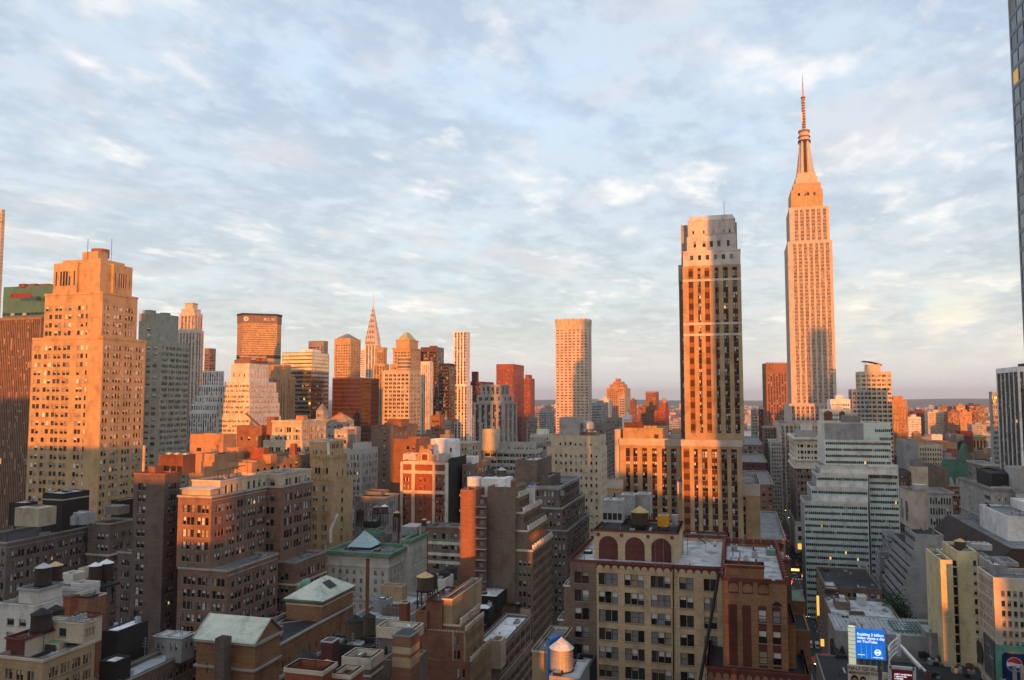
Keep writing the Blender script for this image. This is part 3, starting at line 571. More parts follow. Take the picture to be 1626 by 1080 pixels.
# smaller blocks seen in the gaps of the skyline
GAP = [(849, 868, 880, 652, 1250, 'grey_concrete', 'grey apartment block low on the horizon left of the pale gridded tower'), (866, 873, 877, 645, 1900, 'terracotta', 'tiny orange tower far behind on the horizon left of the gridded tower'),
 (836, 848, 853, 664, 900, 'dark_stone', 'low dark block at the foot of the deep red slab'), (938, 955, 966, 640, 1000, 'grey_concrete', 'grey balcony block just right of the pale gridded tower'), (950, 966, 972, 634, 1250, 'white_brick', 'white apartment block behind the grey balcony block'),
 (982, 992, 1000, 629, 1150, 'concrete', 'slim grey tower in front of the orange stepped apartments'), (988, 999, 1003, 660, 800, 'white_paint', 'small white cube catching the sun below the slim grey tower'), (999, 1007, 1011, 635, 1600, 'rust_brick', 'banded red brick block right of the slim grey tower'),
 (940, 960, 974, 676, 640, 'spandrel_grey', 'grey block with small square windows low behind the cream stepped building'), (962, 984, 990, 664, 900, 'dark_stone', 'dark block low in front of the slim grey tower'), (1062, 1080, 1085, 668, 2300, 'grey_concrete', 'pale far block left of the tall brown tower'),
 (744, 756, 772, 660, 900, 'grey_concrete', 'grey block low beside the slender white tower'), (684, 698, 706, 660, 640, 'rust_brick', 'orange lit stone building at the foot of the narrow white striped tower'), (668, 684, 692, 690, 560, 'brown_brick', 'brown building in shade below the orange lit stone building'),
 (699, 714, 722, 690, 600, 'dark_stone', 'dark grey block low left of the slender white tower'), (700, 708, 716, 668, 760, 'grey_concrete', 'thin grey block by the foot of the black slab'),
 (1192, 1203, 1208, 652, 900, 'grey_stone', 'slim grey tower with a small dome in the gap left of the tallest tower'), (1204, 1212, 1218, 650, 1000, 'maroon_brick', 'dark red tower in the gap beside the slim domed tower'),
 (1262, 1275, 1290, 650, 1100, 'brown_brick', 'brown block hidden low beside the tallest tower'), (1305, 1352, None, 650, 640, 'white_brick', 'long white building catching the sun right of the tallest tower'), (1318, 1350, None, 634, 660, 'white_paint', 'pale pink cube of a building right of the tallest tower'),
 (1338, 1354, None, 640, 900, 'terracotta', 'orange block between the pale cube and the curved roof tower')]
for xl, xr, xe, yt, D, wl, lb in GAP:
    b = Bld('block', lb, D, wl, win=0); f = max(3.0, 3.4*F/D)
    b.t(xl, xr, xe, yt, dep=None if xe else 25, W=FS('pnmn', max(2, int((xr-xl)/4)), f, .45, 3, style='plain'), S=FS('pnmn', 3, f, .45, 3, style='plain'))
    if 'dome' in lb: p = b.last; mb = b.part('dome'); mb.cone((p[0][0][0]+p[0][1][0])/2, (p[0][0][1]+p[0][2][1])/2, p[1], p[1]+5, 4, 1.5, 'grey_stone')
    else:
        (xa, ya), _, (xb, yb), _ = b.last[0]; z = b.last[1]; w_, h_ = xb-xa, yb-ya
        b.part('penthouse').box(xa+w_*.3, xa+w_*.7, ya+h_*.25, ya+h_*.65, z-1, z+3.2, wl, 'grey_roof')
    b.done()
b = Bld('stepped_apartments', 'orange stepped apartment tower far behind left of the tall brown tower', 1500, 'terracotta', win=0)
AP = lambda n: FS('pn', n, 3., .5, 2, style='plain')
b.t(963, 993, 1001, 616, W=AP(9), S=AP(3)); z = b.last[1]-1
for x0, x1, xe, y in ((968, 990, 996, 610), (973, 987, 992, 606), (977, 982, 986, 601)): b.t(x0, x1, xe, y, W=AP(5), S=AP(2), zb=z, D=1504); z = b.last[1]-1
b.done()
b = Bld('crenellated_tower', 'dark brown tower with a battlemented top left of the tall brown tower', 1080, 'rust_brick', win=0)
b.t(1013, 1040, 1048, 645, W=FS('Pn', 8, 3.8, .5, 2, style='plain'), S=FS('Pn', 4, 3.8, .5, 2, style='plain')); z = b.last[1]-1
b.t(1025, 1041, 1046, 624, W=FS('Pn', 5, 3.8, .5, 3, style='plain'), D=1084, zb=z); b.blocks(3, 5, 1.6, 2.2, 1.5, 'rust_brick'); b.blocks(0, 3, 1.6, 2.2, 1.5, 'rust_brick'); b.done()
b = Bld('red_brick_tower', 'bright red brick tower with a roof tank beside the battlemented tower', 980, 'red_brick', win=0)
b.t(1039, 1056, 1062, 652, W=FS('Pn', 7, 4, .45, 2, style='plain'), S=FS('Pn', 3, 4, .45, 2, style='plain')); z = b.last[1]-1; b.t(1046, 1057, 1061, 640, D=984, zb=z); z = b.last[1]; p = atD(1054, 636, 990); b.part('roof_tank').cone(p.x+3, p.y, z-1, z+6, 2.5, 2.3, 'terracotta', 10); b.done()
b = Bld('bronze_tower', 'dark bronze tower with a fluted top just left of the tallest tower', 1230, 'rust_brick', win=0)
f = FS('Pn', 6, 4.1, .72, 16, sp='bronze', srec=.4, rec=.5, style='plain', mar=.2)
b.tier(pD([(1210, 1252), (1216, 1232), (1256, 1240), (1262, 1275), (1240, 1300)], 580), zD(577, 1230, 1235), [f, FS('Pn', 9, 4.1, .72, 16, sp='bronze', srec=.4, rec=.5, style='plain', mar=.2), f, None, None], D=1235); b.blocks(1, 9, 2.5, 1.5, .6, 'rust_brick'); b.done()
# ---------------------------------------------------------------- the tallest tower
b = Bld('spired_skyscraper', 'tallest tower, a stepped limestone skyscraper with a mooring mast and antenna', 820, 'esb_stone', win=0)
dm('esb_metal', (.30, .22, .17), fine=0, streak=0); E = lambda pat, n, t=2.5, **k: FS(pat, n, 5.65, .55, t, sp='esb_metal', srec=.35, rec=.45, style='plain', **k)
b.t(1237, 1300, None, 672, D=800, dep=110, W=E('Pnmn', 9)); z = b.last[1]-1
b.t(1253, 1316, None, 641, D=806, dep=90, W=E('Pnmn', 8), zb=z); z = b.last[1]-1
b.t(1250.5, 1321.5, None, 384, D=820, dep=56, W=E('P1.7n.6m.25n.6m.25n.6', 7, mar=3.2), N=E('Pnmn', 5), zb=z); z = b.last[1]-1
b.t(1253, 1316.5, None, 330, D=823, dep=50, W=E('P1.7n.6m.25n.6m.25n.6', 6, mar=3), N=E('Pnmn', 4), zb=z); z = b.last[1]-1
b.t(1255.5, 1306.5, None, 302, D=828, dep=40, W=FS('PnPnmnPnP', 1, 13, .4, 1, style='plain', nf=1, mar=4), zb=z, wall='tan_brick'); z = b.last[1]-1
b.t(1259.5, 1303.5, None, 292, D=830, dep=36, zb=z, wall='tan_brick', W=FS('PPnPnPnPP', 1, 12, .25, 4, style='plain', nf=1, mar=4)); z = b.last[1]-1
pl = b.last[0]; ccx, ccy = (pl[0][0]+pl[2][0])/2, (pl[0][1]+pl[2][1])/2
zz = lambda y: zD(y, 1277, 838)
b.tier(offset(pl, -2.6), zz(284), zb=z, ph=.4); z = b.last[1]-.4; b.tier(offset(pl, -4.5), zz(278), zb=z, ph=.4); b.blocks(3, 14, .6, 1.2, .5, 'limestone')
mb = b.part('mooring_mast')
def oct2(r, k=.5): c = r*k; return [(ccx-c, ccy-r), (ccx+c, ccy-r), (ccx+r, ccy-c), (ccx+r, ccy+c), (ccx+c, ccy+r), (ccx-c, ccy+r), (ccx-r, ccy+c), (ccx-r, ccy-c)]
mb.prism(oct2(7.8), zz(278)-.5, zz(250), 'esb_stone', None, oct2(6.3)); mb.prism(oct2(6.3), zz(250), zz(224), 'esb_stone', None, oct2(5.2))
wing = b.part('mast_window')
X = ccx
for y0_, k in ((-2.0, 1), (2.0, 1)): pass
wing.poly([(X-8.2, ccy-1.7, zz(276)), (X-8.2, ccy+1.7, zz(276)), (X-5.6, ccy+1.4, zz(224)), (X-5.6, ccy-1.4, zz(224))], 'spandrel_dark')
for s_ in (-1, 1):
    mb.prism([(X-8.8, ccy+s_*3.7-.9), (X-7, ccy+s_*3.7-.9), (X-7, ccy+s_*3.7+.9), (X-8.8, ccy+s_*3.7+.9)], zz(277), zz(224), 'limestone', None, [(X-6.2, ccy+s_*2.9-.7), (X-5, ccy+s_*2.9-.7), (X-5, ccy+s_*2.9+.7), (X-6.2, ccy+s_*2.9+.7)])
    w = b.part('buttress'); w.prism([(X-1.2, ccy+s_*6), (X+1.2, ccy+s_*6), (X+1.2, ccy+s_*9.6), (X-1.2, ccy+s_*9.6)], zz(277), zz(240), 'grey_stone', None, [(X-1.2, ccy+s_*5), (X+1.2, ccy+s_*5), (X+1.2, ccy+s_*6), (X-1.2, ccy+s_*6)])
cr = b.part('mast_crown'); cr.cone(ccx, ccy, zz(225), zz(221), 6.5, 6.5, 'spandrel_dark', 20); cr.cone(ccx, ccy, zz(221), zz(216), 5.6, 5.4, 'esb_stone', 20); cr.cone(ccx, ccy, zz(216), zz(214), 6.4, 6.2, 'rust_brick', 20); cr.cone(ccx, ccy, zz(214), zz(208), 5.0, 5.2, 'esb_stone', 20); cr.cone(ccx, ccy, zz(208), zz(205), 5.9, 5.9, 'spandrel_grey', 20)
an = b.part('antenna')
an.cone(ccx, ccy, zz(205), zz(180), 1.7, 1.5, 'coping_red', 8); an.cone(ccx, ccy, zz(180), zz(153), 1.5, 1.2, 'rust_brick', 8); an.cone(ccx, ccy, zz(153), zz(151), 2.4, 2.4, 'rust_brick', 8); an.cone(ccx, ccy, zz(151), zz(128), .85, .6, 'terracotta', 6); an.cone(ccx, ccy, zz(128), zz(114), .3, .1, 'spandrel_dark', 5)
for k in range(12): an.cone(ccx, ccy, zz(203-k*4.3), zz(202-k*4.3), 2.3, 2.3, 'limestone', 8)
an.box(ccx-2, ccx-1, ccy+1.4, ccy+2.4, zz(192), zz(176), 'white_paint')
b.done()
# ---------------------------------------------------------------- the tall brown and white tower
b = Bld('brown_tower', 'tall brown brick tower with a pale stepped stone crown and half its face in shade', 272, 'buff_brick', 'grey_roof', win=100)
dm('panel_brown', (.30, .14, .065)); LC, LS = 'P2.6S2.2P2.1n1.4P1.9S2.2P2.3', 'P.3n1.6P2.2w2.2P2.1w2.2P1.6'
f = FS(LC+LS, 1, 17.4, .56, .9, sp='spandrel_red', srec=.35, rec=.55, S='panel_brown', S2='spandrel_red', mar=.1, style='pair', bands={1: 'crown_stone', 5: 'crown_stone', 6: 'crown_stone'})
low = FS('S2.2P1.6n1.4P1.5w2P1.5w2P1.5w2P1.5w2P1.2', 1, 17.4, .56, 3, sp='spandrel_red', srec=.35, rec=.5, S='panel_brown', S2='spandrel_red', mar=.6, style='pair')
b.t(1076, 1206, None, 765, D=274, dep=40, W=FS('P3S2P2n1.5P2n1.5P2n1.5P2n1.5P2n2P1n2P5', 1, 17.4, .56, 4.5, sp='spandrel_red', srec=.3, rec=.5, S='spandrel_red', mar=.4, style='pair'), wall='buff_brick'); b.ring(.15, 4, 0, 'limestone'); z = b.last[1]-1
b.t(1082, 1178, None, 698, D=268.5, dep=30, W=low, zb=0, wall='buff_brick'); b.ring(.2, 2.2, m='limestone'); z = b.last[1]-1
b.t(1077.5, 1172, None, 421, D=281, dep=22, zb=z, wall='dark_brick', W=FS('nPPPPPPPPPPPP', 1, 17.4, .5, 2, style='plain')); b.ring(.1, 6, m='grey_stone'); zs_ = b.last[1]-1  # rear wing: the shade on it is put into a darker brick
b.t(1083.7, 1176.3, None, 423, D=272, dep=26, W=f, zb=z); zc = b.last[1]
b.t(1081, 1170, None, 358, D=283, dep=16, zb=zs_, wall='grey_stone')
dm('crown_stone', (.60, .55, .49), fine=.12); cst = 'crown_stone'
CW = lambda pat, t, wh=.5, fpx=26: FS(pat, 1, fpx, wh, t, style='plain', mar=.2, nf=1, rec=.4)
b.t(1084.5, 1175.5, None, 399.5, D=272.3, dep=25, zb=zc-1, wall=cst, W=FS('P2w1.4P2w1.4P2w1.4P2w1.4P2w1.4P2w1.4P2', 1, 14, .55, .9, style='dark', nf=1, rec=.4)); z = b.last[1]-1
b.ring(.12, .5, m=cst)
b.t(1090.5, 1169, None, 377, D=274.5, dep=21, zb=z, wall=cst, W=FS('P2n1.2P3w1.4P2w1.4P2w1.4P3n1.2P2', 1, 13, .72, 1.3, style='dark', nf=1, rec=.4)); z = b.last[1]-1
b.t(1107, 1152, None, 375, D=273.6, dep=6, zb=b.last[1]-4.6, wall=cst, ph=.4, W=FS('P2w1.4P2w1.4P2w1.4P2', 1, 13, .72, 1.6, style='dark', nf=1, rec=.3))
pl = None
b.t(1092, 1167, None, 351, D=276, dep=17, zb=z, wall=cst, W=FS('P1n1P4n.9P3n.9P4n1P2n.9P1', 1, 8, .7, 3.4, style='dark', nf=1, rec=.4), ph=.1); pl, z, _ = b.last
x0, x1, y0, y1 = pl[0][0], pl[1][0], pl[0][1], pl[2][1]
b.wall.prism(pl, z, z+1.7, cst, 'grey_roof', offset(pl, -.85)); b.ring(.12, .35, 0, cst)
mb = b.part('crown_fluting')
for k in range(9): y = y0+(y1-y0)*(k+.5)/9; mb.box(x0-.25, x0+.05, y-.5, y+.5, z-5, z-.6, cst)
for px in (1150, 1161): p = atD(px, 343, 284); mb = b.part('antenna'); mb.tube((p.x, p.y, z), (p.x, p.y, z+(4 if px == 1161 else 9)), .07, 'black_metal')
mb = b.part('rooftop_plant'); p = atD(1126, 695, 270); mb.box(p.x+.5, p.x+3, p.y-2.2, p.y+2.2, p.z-1, p.z+1.6, 'terracotta'); b.done()
# lower brick wing left of it
b = Bld('brick_wing_block', 'buff brick office block with tall pilasters and plain penthouse left of the brown tower', 296, 'buff_brick', 'grey_roof')
b.t(984, 1080, None, 697, D=296, dep=36, W=FS('P1.6w1.3P1.1w1.3P1.6w1.5P1.6w1.5P1.6w1.5P1.4w1.6P1', 1, 17.3, .56, 3.6, sp='spandrel_red', srec=.35, rec=.5, style='pair', mar=.4), S=None); b.ring(.2, 2.6, 0, 'limestone'); z = b.last[1]-1
b.t(989, 1052, None, 680, D=299, dep=26, zb=z); 
b.t(976, 985, None, 682, D=304, dep=24, zb=0, wall='limestone'); b.t(965, 989, None, 762, D=292, dep=30, zb=0, W=FS('PwPw', 1, 17.3, .5, 4, style='pair', nf=4)); b.ring(.2, 3.2, 0, 'limestone')
p = atD(1045, 690, 299); mb = b.part('door'); q = atD(1039.5, 691, 298.8); mb.box(q.x-.06, q.x, q.y-1.4, q.y, q.z-2.5, q.z+.3, 'spandrel_dark')
mb = b.part('rooftop_plant'); p = atD(995, 677, 310); mb.box(p.x, p.x+5, p.y-6, p.y+1, p.z-2, p.z+1.5, 'rust'); b.done()
b = Bld('cream_stepped_block', 'cream brick building with a blank roof tower and many small square windows', 395, 'pale_buff', 'grey_roof')
CB = lambda n: FS('pnp', n, 11.6, .42, 2.2, style='plain', mar=1)
b.t(868, 954, 964, 711, W=CB(10), S=CB(4)); b.t(875, 953, 962, 692, W=CB(9), S=CB(4), D=397, zb=b.last[1]-1); z = b.last[1]-1
b.t(888, 918.5, None, 663, D=402, dep=16, zb=z, wall='concrete'); b.t(921, 943, None, 687, D=404, dep=12, zb=z, wall='brown_brick')
p = atD(931, 682, 406); mb = b.part('roof_tank'); mb.cone(p.x+3, p.y, z+4, p.z+3.2, 3.2, 3.2, 'steel', 14); mb.cone(p.x+3, p.y, p.z+3.2, p.z+4, 3.2, 2, 'grey_concrete', 14); b.done()
# ---------------------------------------------------------------- south side of the street
b = Bld('corner_hotel', 'brown brick hotel block with ornate white top storeys and a white stone base', 560, 'brown_brick', 'grey_roof', win=100)
HN = lambda n, t=1: FS('pnpnn', n, 9.6, .5, t, style='plain')
b.t(1262, 1299, None, 828, D=560, dep=60, W=FS('PwwP', 3, 14, .5, 2, style='plain'), N=FS('PwP', 8, 14, .5, 2, style='plain'), wall='white_brick', ph=.3); b.ring(.4, 1., m='white_brick'); z = b.last[1]-.3
b.t(1262.5, 1298.7, None, 740, D=560.5, dep=59, W=HN(3), N=HN(8), zb=z, ph=.2); b.ring(1.2, 1.6, m='white_brick'); z = b.last[1]-.2
b.t(1262.5, 1298.7, None, 694, D=560.5, dep=59, W=HN(3, 4), N=HN(8, 4), zb=z, wall='cream_trim', ph=1.2); b.ring(1.8, 1.6, m='white_brick'); b.ring(1.2, 1.2, -15, 'white_brick'); z = b.last[1]-1.2
b.t(1267, 1296, None, 683, D=566, dep=30, zb=z, W=FS('pw', 6, 14, .5, .6, style='plain', nf=1), wall='grey_stone', roof='tar'); b.t(1273, 1290, None, 674, D=570, dep=14, zb=b.last[1]-1, wall='white_brick', ph=.3)
b.blocks(3, 2, 2, 1.2, 1, 'white_brick'); b.done()
b = Bld('banded_glass_block', 'pale green and white banded office block with setbacks stepping down to the left', 430, 'white_brick', 'grey_roof', win=100)
GB = lambda n, t=1.4, **k: FS('n1.3m', n, 9.75, .42, t, sp='spandrel_green', srec=.06, rec=.3, style='dark', mar=.3, wall='white_paint', **k)
steps = [(1277, 795, 429), (1288, 772, 429.6), (1296, 751, 430.2), (1302, 739, 430.8)]
prev = 0
for i, (xl, yt, D) in enumerate(steps):
    b.t(xl, 1378 if i < 3 else 1424, None, yt, D=D, dep=26, W=GB(32 if i < 3 else 40), N=FS('m2n1', 6, 9.75, .4, 1, style='dark', rec=.2), zb=prev, roof='grey_roof', ph=.3, wall='grey_concrete'); b.ring(.15, 1.5, m='white_brick'); prev = b.last[1]-.3
b.t(1379, 1426, None, 738, D=427.5, dep=8, zb=0, W=GB(16), wall='white_brick')
b.t(1309, 1414, None, 671, D=436, dep=40, W=FS('n1.3m', 32, 9.75, .42, 9.5, sp='spandrel_green', srec=.06, rec=.3, style='dark', mar=.3, wall='white_paint'), zb=prev, roof='tar'); pl, z, _ = b.last; p = atD(1369, 690, 435.5)
mb = b.part('metal_cladding'); mb.box(pl[0][0]-.12, pl[0][0], p.y, pl[2][1], z-9.2, z-.3, 'grey_concrete'); mb = b.part('glass_cladding'); mb.box(pl[0][0]-.1, pl[0][0], pl[0][1], p.y-.05, z-9.2, z-.3, 'spandrel_green')
for i_, (xa, xb, y_) in enumerate(((1386, 1412, 683), (1393, 1412, 696))):
    q0, q1 = atD(xa, y_, 435.4), atD(xb, y_, 435.4)
    for k in range(9): ya = q0.y+(q1.y-q0.y)*(k+.1)/9; yb = q0.y+(q1.y-q0.y)*(k+.85)/9; b.wins.append(((pl[0][0]-.13, (ya+yb)/2, q0.z), 0, -1, abs(yb-ya), 1.5, 'dark'))
mb = b.part('rooftop_plant'); mb.box(pl[0][0]+6, pl[0][0]+22, pl[0][1]+14, pl[0][1]+22, z-1, z+3.5, 'dark_stone'); b.done()
b = Bld('curved_roof_tower', 'cream apartment tower topped by a curved metal canopy', 720, 'pale_buff', 'grey_roof', win=60)
AT = lambda n, t=2: FS('PwmwB1', n, 7, .5, t, style='plain', mar=.3)
b.t(1352, 1378, None, 618, D=712, dep=20, W=AT(4), N=AT(3), wall='grey_concrete'); b.t(1365, 1415, None, 590, D=722, dep=26, zb=0, W=AT(6), N=AT(4)); z = b.last[1]-1
b.t(1377, 1398, None, 579, D=726, dep=14, zb=z); z = b.last[1]
mb = b.part('curved_canopy')
pr = None
for k in range(9):
    t = k/8; p = atD(1370+t*31, 573+6*t*t, 724)
    if pr: mb.poly([pr, p, p+Vector((14, 0, 0)), pr+Vector((14, 0, 0))], 'rust'); mb.poly([pr-Vector((0, 0, .8)), p-Vector((0, 0, .8)), p, pr], 'rust'); mb.poly([pr-Vector((0, 0, .8)), p-Vector((0, 0, .8)), p+Vector((14, 0, -.8)), pr+Vector((14, 0, -.8))], 'rust')
    pr = p
for px in (1372, 1375, 1385, 1394): p = atD(px, 574, 725); b.part('canopy_post').tube((p.x, p.y, p.z), (p.x, p.y, z-8 if px < 1377 else z-1), .25, 'steel')
b.done()
b = Bld('brown_pier_tower', 'orange brown tower with straight vertical piers right of the curved roof tower', 860, 'terracotta', win=0)
b.t(1412, 1440, None, 636, D=860, dep=24, W=FS('Pn', 11, 5, .7, 6, sp='bronze', srec=.3, style='plain'), N=FS('Pn', 6, 5, .7, 6, sp='bronze', srec=.3, style='plain')); b.t(1418, 1434, None, 629, D=866, dep=12, zb=b.last[1]-1); b.done()
b = Bld('pinstriped_tower', 'black office tower with white vertical piers at the right edge', 500, 'black_metal', win=40)
b.t(1617, 1660, 1583, 582, D=490, W=FS('P.5n1.6m.25n1.6', 5, 8.2, .66, 3.5, sp='spandrel_dark', srec=.1, rec=.25, style='dark', mar=.2), N=FS('n1.6m.25n1.6m.25n1.6m.25', 5, 8.2, .66, 3.5, sp='spandrel_dark', srec=.1, style='dark'), wall='dark_stone'); pl, z, _ = b.last; b.ring(.6, 3.2, m='white_paint')
mb = b.part('rooftop_plant'); mb.box(pl[0][0]+4, pl[0][0]+14, pl[2][1]-12, pl[2][1]-4, z-1, z+2, 'black_metal')
for k in range(6):
    xk = pl[0][0]+(pl[1][0]-pl[0][0])*k/5; b.part('pier').box(xk-.35, xk+.35, pl[2][1]+.02, pl[2][1]+.6, 0, z-3.2, 'white_paint')
    y = pl[2][1]-(pl[2][1]-pl[0][1])*k/5; w = 1.0 if k != 3 else 3.2; b.part('pier').box(pl[0][0]-.7, pl[0][0]-.02, y-w/2, y+w/2, 0, z-3.2, 'white_paint')
b.done()
b = Bld('grid_front_block', 'narrow grey block with a white window grid beside the pinstriped tower', 560, 'grey_concrete', win=0)
b.t(1574, 1584, 1570, 622, D=560, dep=None, W=FS('nP.5', 4, 8, .6, 2, style='plain')); b.done()
dm('slate_glass', (.13, .155, .18), rough=.4, streak=0, patch=0); b = Bld('glass_office_tower', 'tall dark blue glass tower edge at the top right of the photo', 190, 'slate_glass', win=0)
x1_ = 176.; y_ = atX(1603, 60, x1_).y; xw = (67.8+y_*cos(SUN_A))/sin(SUN_A); ys = (x1_*sin(SUN_A)-133.3)/cos(SUN_A)
b.tier([(xw, ys), (x1_, ys), (x1_, y_), (xw, y_)], 232, [None, FS('W1.3m', 14, 24, .8, 2, sp='blue_glass', rec=.1, style='plain'), FS('W1.3m', 34, 24, .78, 2, sp='slate_glass', rec=.08, style='dark'), None], zb=0); b.done()
# distant apartment blocks at the right
FARR = [(1442, 1462, 662, 1500, 'white_brick', 'white stepped apartment block low on the horizon right of the pier tower'), (1436, 1452, 656, 1900, 'maroon_brick', 'dark red block just visible behind the pier tower'), (1449, 1472, 653, 1800, 'maroon_brick', 'dark red brick block behind the white stepped apartments'), (1473, 1504, 654, 1650, 'pale_buff', 'wide pale apartment slab with a pink lit face on the right horizon'), (1489, 1512, 645, 2000, 'brown_brick', 'brown roof line block behind the wide pale slab'),
 (1505, 1524, 654, 1600, 'rust_brick', 'brown gridded apartment tower, the left of the gridded pair'), (1524, 1543, 654, 1610, 'terracotta', 'orange gridded apartment tower, the right of the gridded pair'), (1518, 1534, 644, 2000, 'terracotta', 'round topped orange block behind the gridded pair'), (1538, 1552, 643, 1900, 'maroon_brick', 'dark red apartment tower with an orange middle on the right horizon'), (1552, 1565, 644, 1950, 'brown_brick', 'dark brown apartment tower left of the narrow grid front block'), (1543, 1566, 674, 1500, 'grey_concrete', 'low grey apartment block below the dark brown tower')]
for xl, xr, yt, D, wl, lb in FARR:
    b = Bld('apartment_block', lb, D, wl, win=0); f = 3.2*F/D; b.t(xl, xr, None, yt, dep=30, W=FS('pn', max(4, int((xr-xl)/2.2)), f, .5, 3, style='plain'), N=FS('pn', 4, f, .5, 3, style='plain'))
    (xa, ya), _, (xb, yb), _ = b.last[0]; z = b.last[1]; b.part('penthouse').box(xa+6, xa+20, ya+(yb-ya)*.3, ya+(yb-ya)*.7, z-1, z+4, wl, 'grey_roof'); b.done()
M['skylight_glass'] = mat('skylight_glass', (.30, .42, .44), .12, var=0, streak=0, fine=0, spec=.9, metal=.4, bump=.2)
# ---------------------------------------------------------------- middle distance, left of the street
LOFT = lambda n, f, t=1.6, **k: FS('P1nmnmn', n, f, .55, t, style=k.pop('style', 'sash'), **k)
b = Bld('orange_roof_house', 'plain orange stuccoed roof houses stepping up behind the brown loft block', 300, 'terracotta', 'grey_roof', win=100)
SM = lambda n, t=3: FS('PwP', n, 16, .35, t, style='plain', nf=1)
b.t(300, 400, 520, 735, D=292, S=FS('Pw', 12, 14, .42, 1.6, style='plain', nf=1), W=FS('P', 1, 14)); z = b.last[1]-1
b.t(310, 356, 396, 721, D=296, zb=z, S=SM(3, 2)); b.t(378, 408, 455, 731, D=296, zb=z, W=SM(2, 1), S=SM(2, 1))
b.t(302, 355, 375, 690, D=312, zb=z, W=SM(2, 4)); b.t(360, 378, 384, 711, D=303, zb=z, roof='silver_roof'); b.t(392, 419, 424, 712, D=305, zb=z, wall='red_brick', roof='silver_roof'); b.t(418, 430, 440, 722, D=300, zb=z, roof='white_roof', W=SM(1, 1)); b.done()
b = Bld('dark_brick_house', 'brown roof house with dark windows and chimneys left of the gothic tower', 330, 'brown_brick', 'silver_roof')
b.t(440, 479, 495, 722, D=318, W=SM(3, 1.5), S=SM(2, 2)); b.part('chimney').box(b.last[0][0][0]+3, b.last[0][0][0]+5, b.last[0][2][1]-6, b.last[0][2][1]-4, b.last[1]-1, b.last[1]+4, 'red_brick'); b.done()
b = Bld('rust_roof_block', 'rust brown block with a sloping pipe below the white ziggurat', 410, 'rust_brick', 'tar')
b.t(376, 416, 430, 676, D=400, W=SM(3, 4), S=SM(1, 4)); pl, z, _ = b.last; mb = b.part('pipe'); mb.tube((pl[0][0]+1, pl[0][1]+2, z), (pl[0][0]+3, pl[2][1]-3, z+6), .5, 'rust'); b.part('skylight').prism(offset(pl, -5), z-1, z+1.5, 'steel', None, offset(pl, -6.5)); b.done()
b = Bld('pale_loft_block', 'pale orange lit loft building with big windows and a cream shaded lower half', 390, 'pale_buff', 'grey_roof')
PB = lambda n: FS('Pwmwmw', n, 12, .6, 2.6, style='plain')
b.t(418, 480, 520, 700, D=388, W=PB(4), S=PB(4)); z = b.last[1]-1; b.t(432, 479, 518, 668, D=391, zb=z, W=PB(3), S=PB(4)); b.ring(.3, .8, m='cream_trim'); z = b.last[1]-1; b.t(424, 436, 441, 662, D=396, zb=z-6, wall='rust_brick'); b.t(470, 482, 488, 660, D=400, zb=z, wall='terracotta'); b.done()
b = Bld('hip_roof_house', 'small building with an orange lit hipped roof behind the gothic tower', 470, 'grey_stone', 'grey_roof', win=40)
b.t(518, 550, 562, 668, D=470, W=FS('pw', 6, 9, .5, 1.5, style='plain'), S=FS('pw', 3, 9, .5, 1.5, style='plain')); pl, z, _ = b.last; b.part('hip_roof').prism(offset(pl, .3), z, z+4.6, 'terracotta', 'terracotta', offset(pl, -6)); b.done()
b = Bld('grey_mansard_house', 'grey building with a small dark pitched roof at the foot of the gold glass tower', 520, 'grey_stone', win=30)
b.t(502, 514, 521, 652, D=520, W=FS('pw', 3, 8, .5, 1.5, style='plain')); pl, z, _ = b.last; b.part('pitched_roof').prism(pl, z, z+5, 'dark_stone', 'dark_stone', offset(pl, -3)); b.done()
b = Bld('stepped_grey_block', 'grey stepped block between the hipped roof house and the red glass slab', 430, 'concrete', 'silver_roof', win=40)
b.t(518, 552, 572, 682, D=432, W=FS('pw', 6, 10, .5, 1.5, style='plain'), S=FS('pw', 4, 10, .5, 1.5, style='plain')); b.t(545, 566, 573, 678, D=440, zb=b.last[1]-8); b.done()
# gothic tower
b = Bld('gothic_tower', 'buff stone gothic tower with tall arched windows and a white duct up its side', 315, 'tan_brick', 'grey_roof')
GO = FS('P1nmnP1nmnP1', 1, 15.3, .55, 3, style='plain')
b.t(490, 527, 560, 763, D=309, W=FS('P1nmnP2nmnP1', 1, 15, .55, 1.5, style='plain'), S=FS('P4n1P4', 1, 15, .5, 3, style='plain')); b.blocks(3, 6, .8, 1.5, .8, 'tan_brick'); z = b.last[1]-1
b.t(493, 529, 551, 728, D=312, W=FS('P1nmnP1nmnP1', 1, 15, .6, 3, style='plain'), S=FS('P2n1P3n1P2', 1, 15, .6, 4, style='plain'), zb=z); b.blocks(3, 7, .9, 1.4, .8, 'tan_brick'); b.blocks(0, 7, .9, 1.4, .8, 'tan_brick'); z = b.last[1]-1
b.t(492, 517, 546, 700, D=322, W=FS('P1n.5P.6n.5P.6n.5P.6n.5P1', 1, 20, .3, 2, style='plain', nf=2), S=FS('Pwmw', 4, 12, .55, 1, style='plain'), zb=z-3); pl, z, _ = b.last; b.ring(.2, .6, m='cream_trim')
mb = b.part('duct'); p0, p1, p2, p3 = atD(521, 703, 318), atD(522, 728, 318), atD(526, 733, 315), atD(528, 860, 300)
mb.tube(p0, p1, .55, 'white_paint'); mb.tube(p1, p2, .55, 'white_paint'); q0, q1, q2 = atD(536, 817, 305), atD(525, 842, 305), atD(525, 862, 305); mb = b.part('duct'); mb.tube(q0, q1, .5, 'white_paint'); mb.tube(q1, q2, .5, 'white_paint')
mb = b.part('satellite_dish'); p = atD(480, 719, 318); mb.cone(p.x, p.y, p.z-1, p.z-.6, .3, 1.3, 'white_paint', 12); b.done()
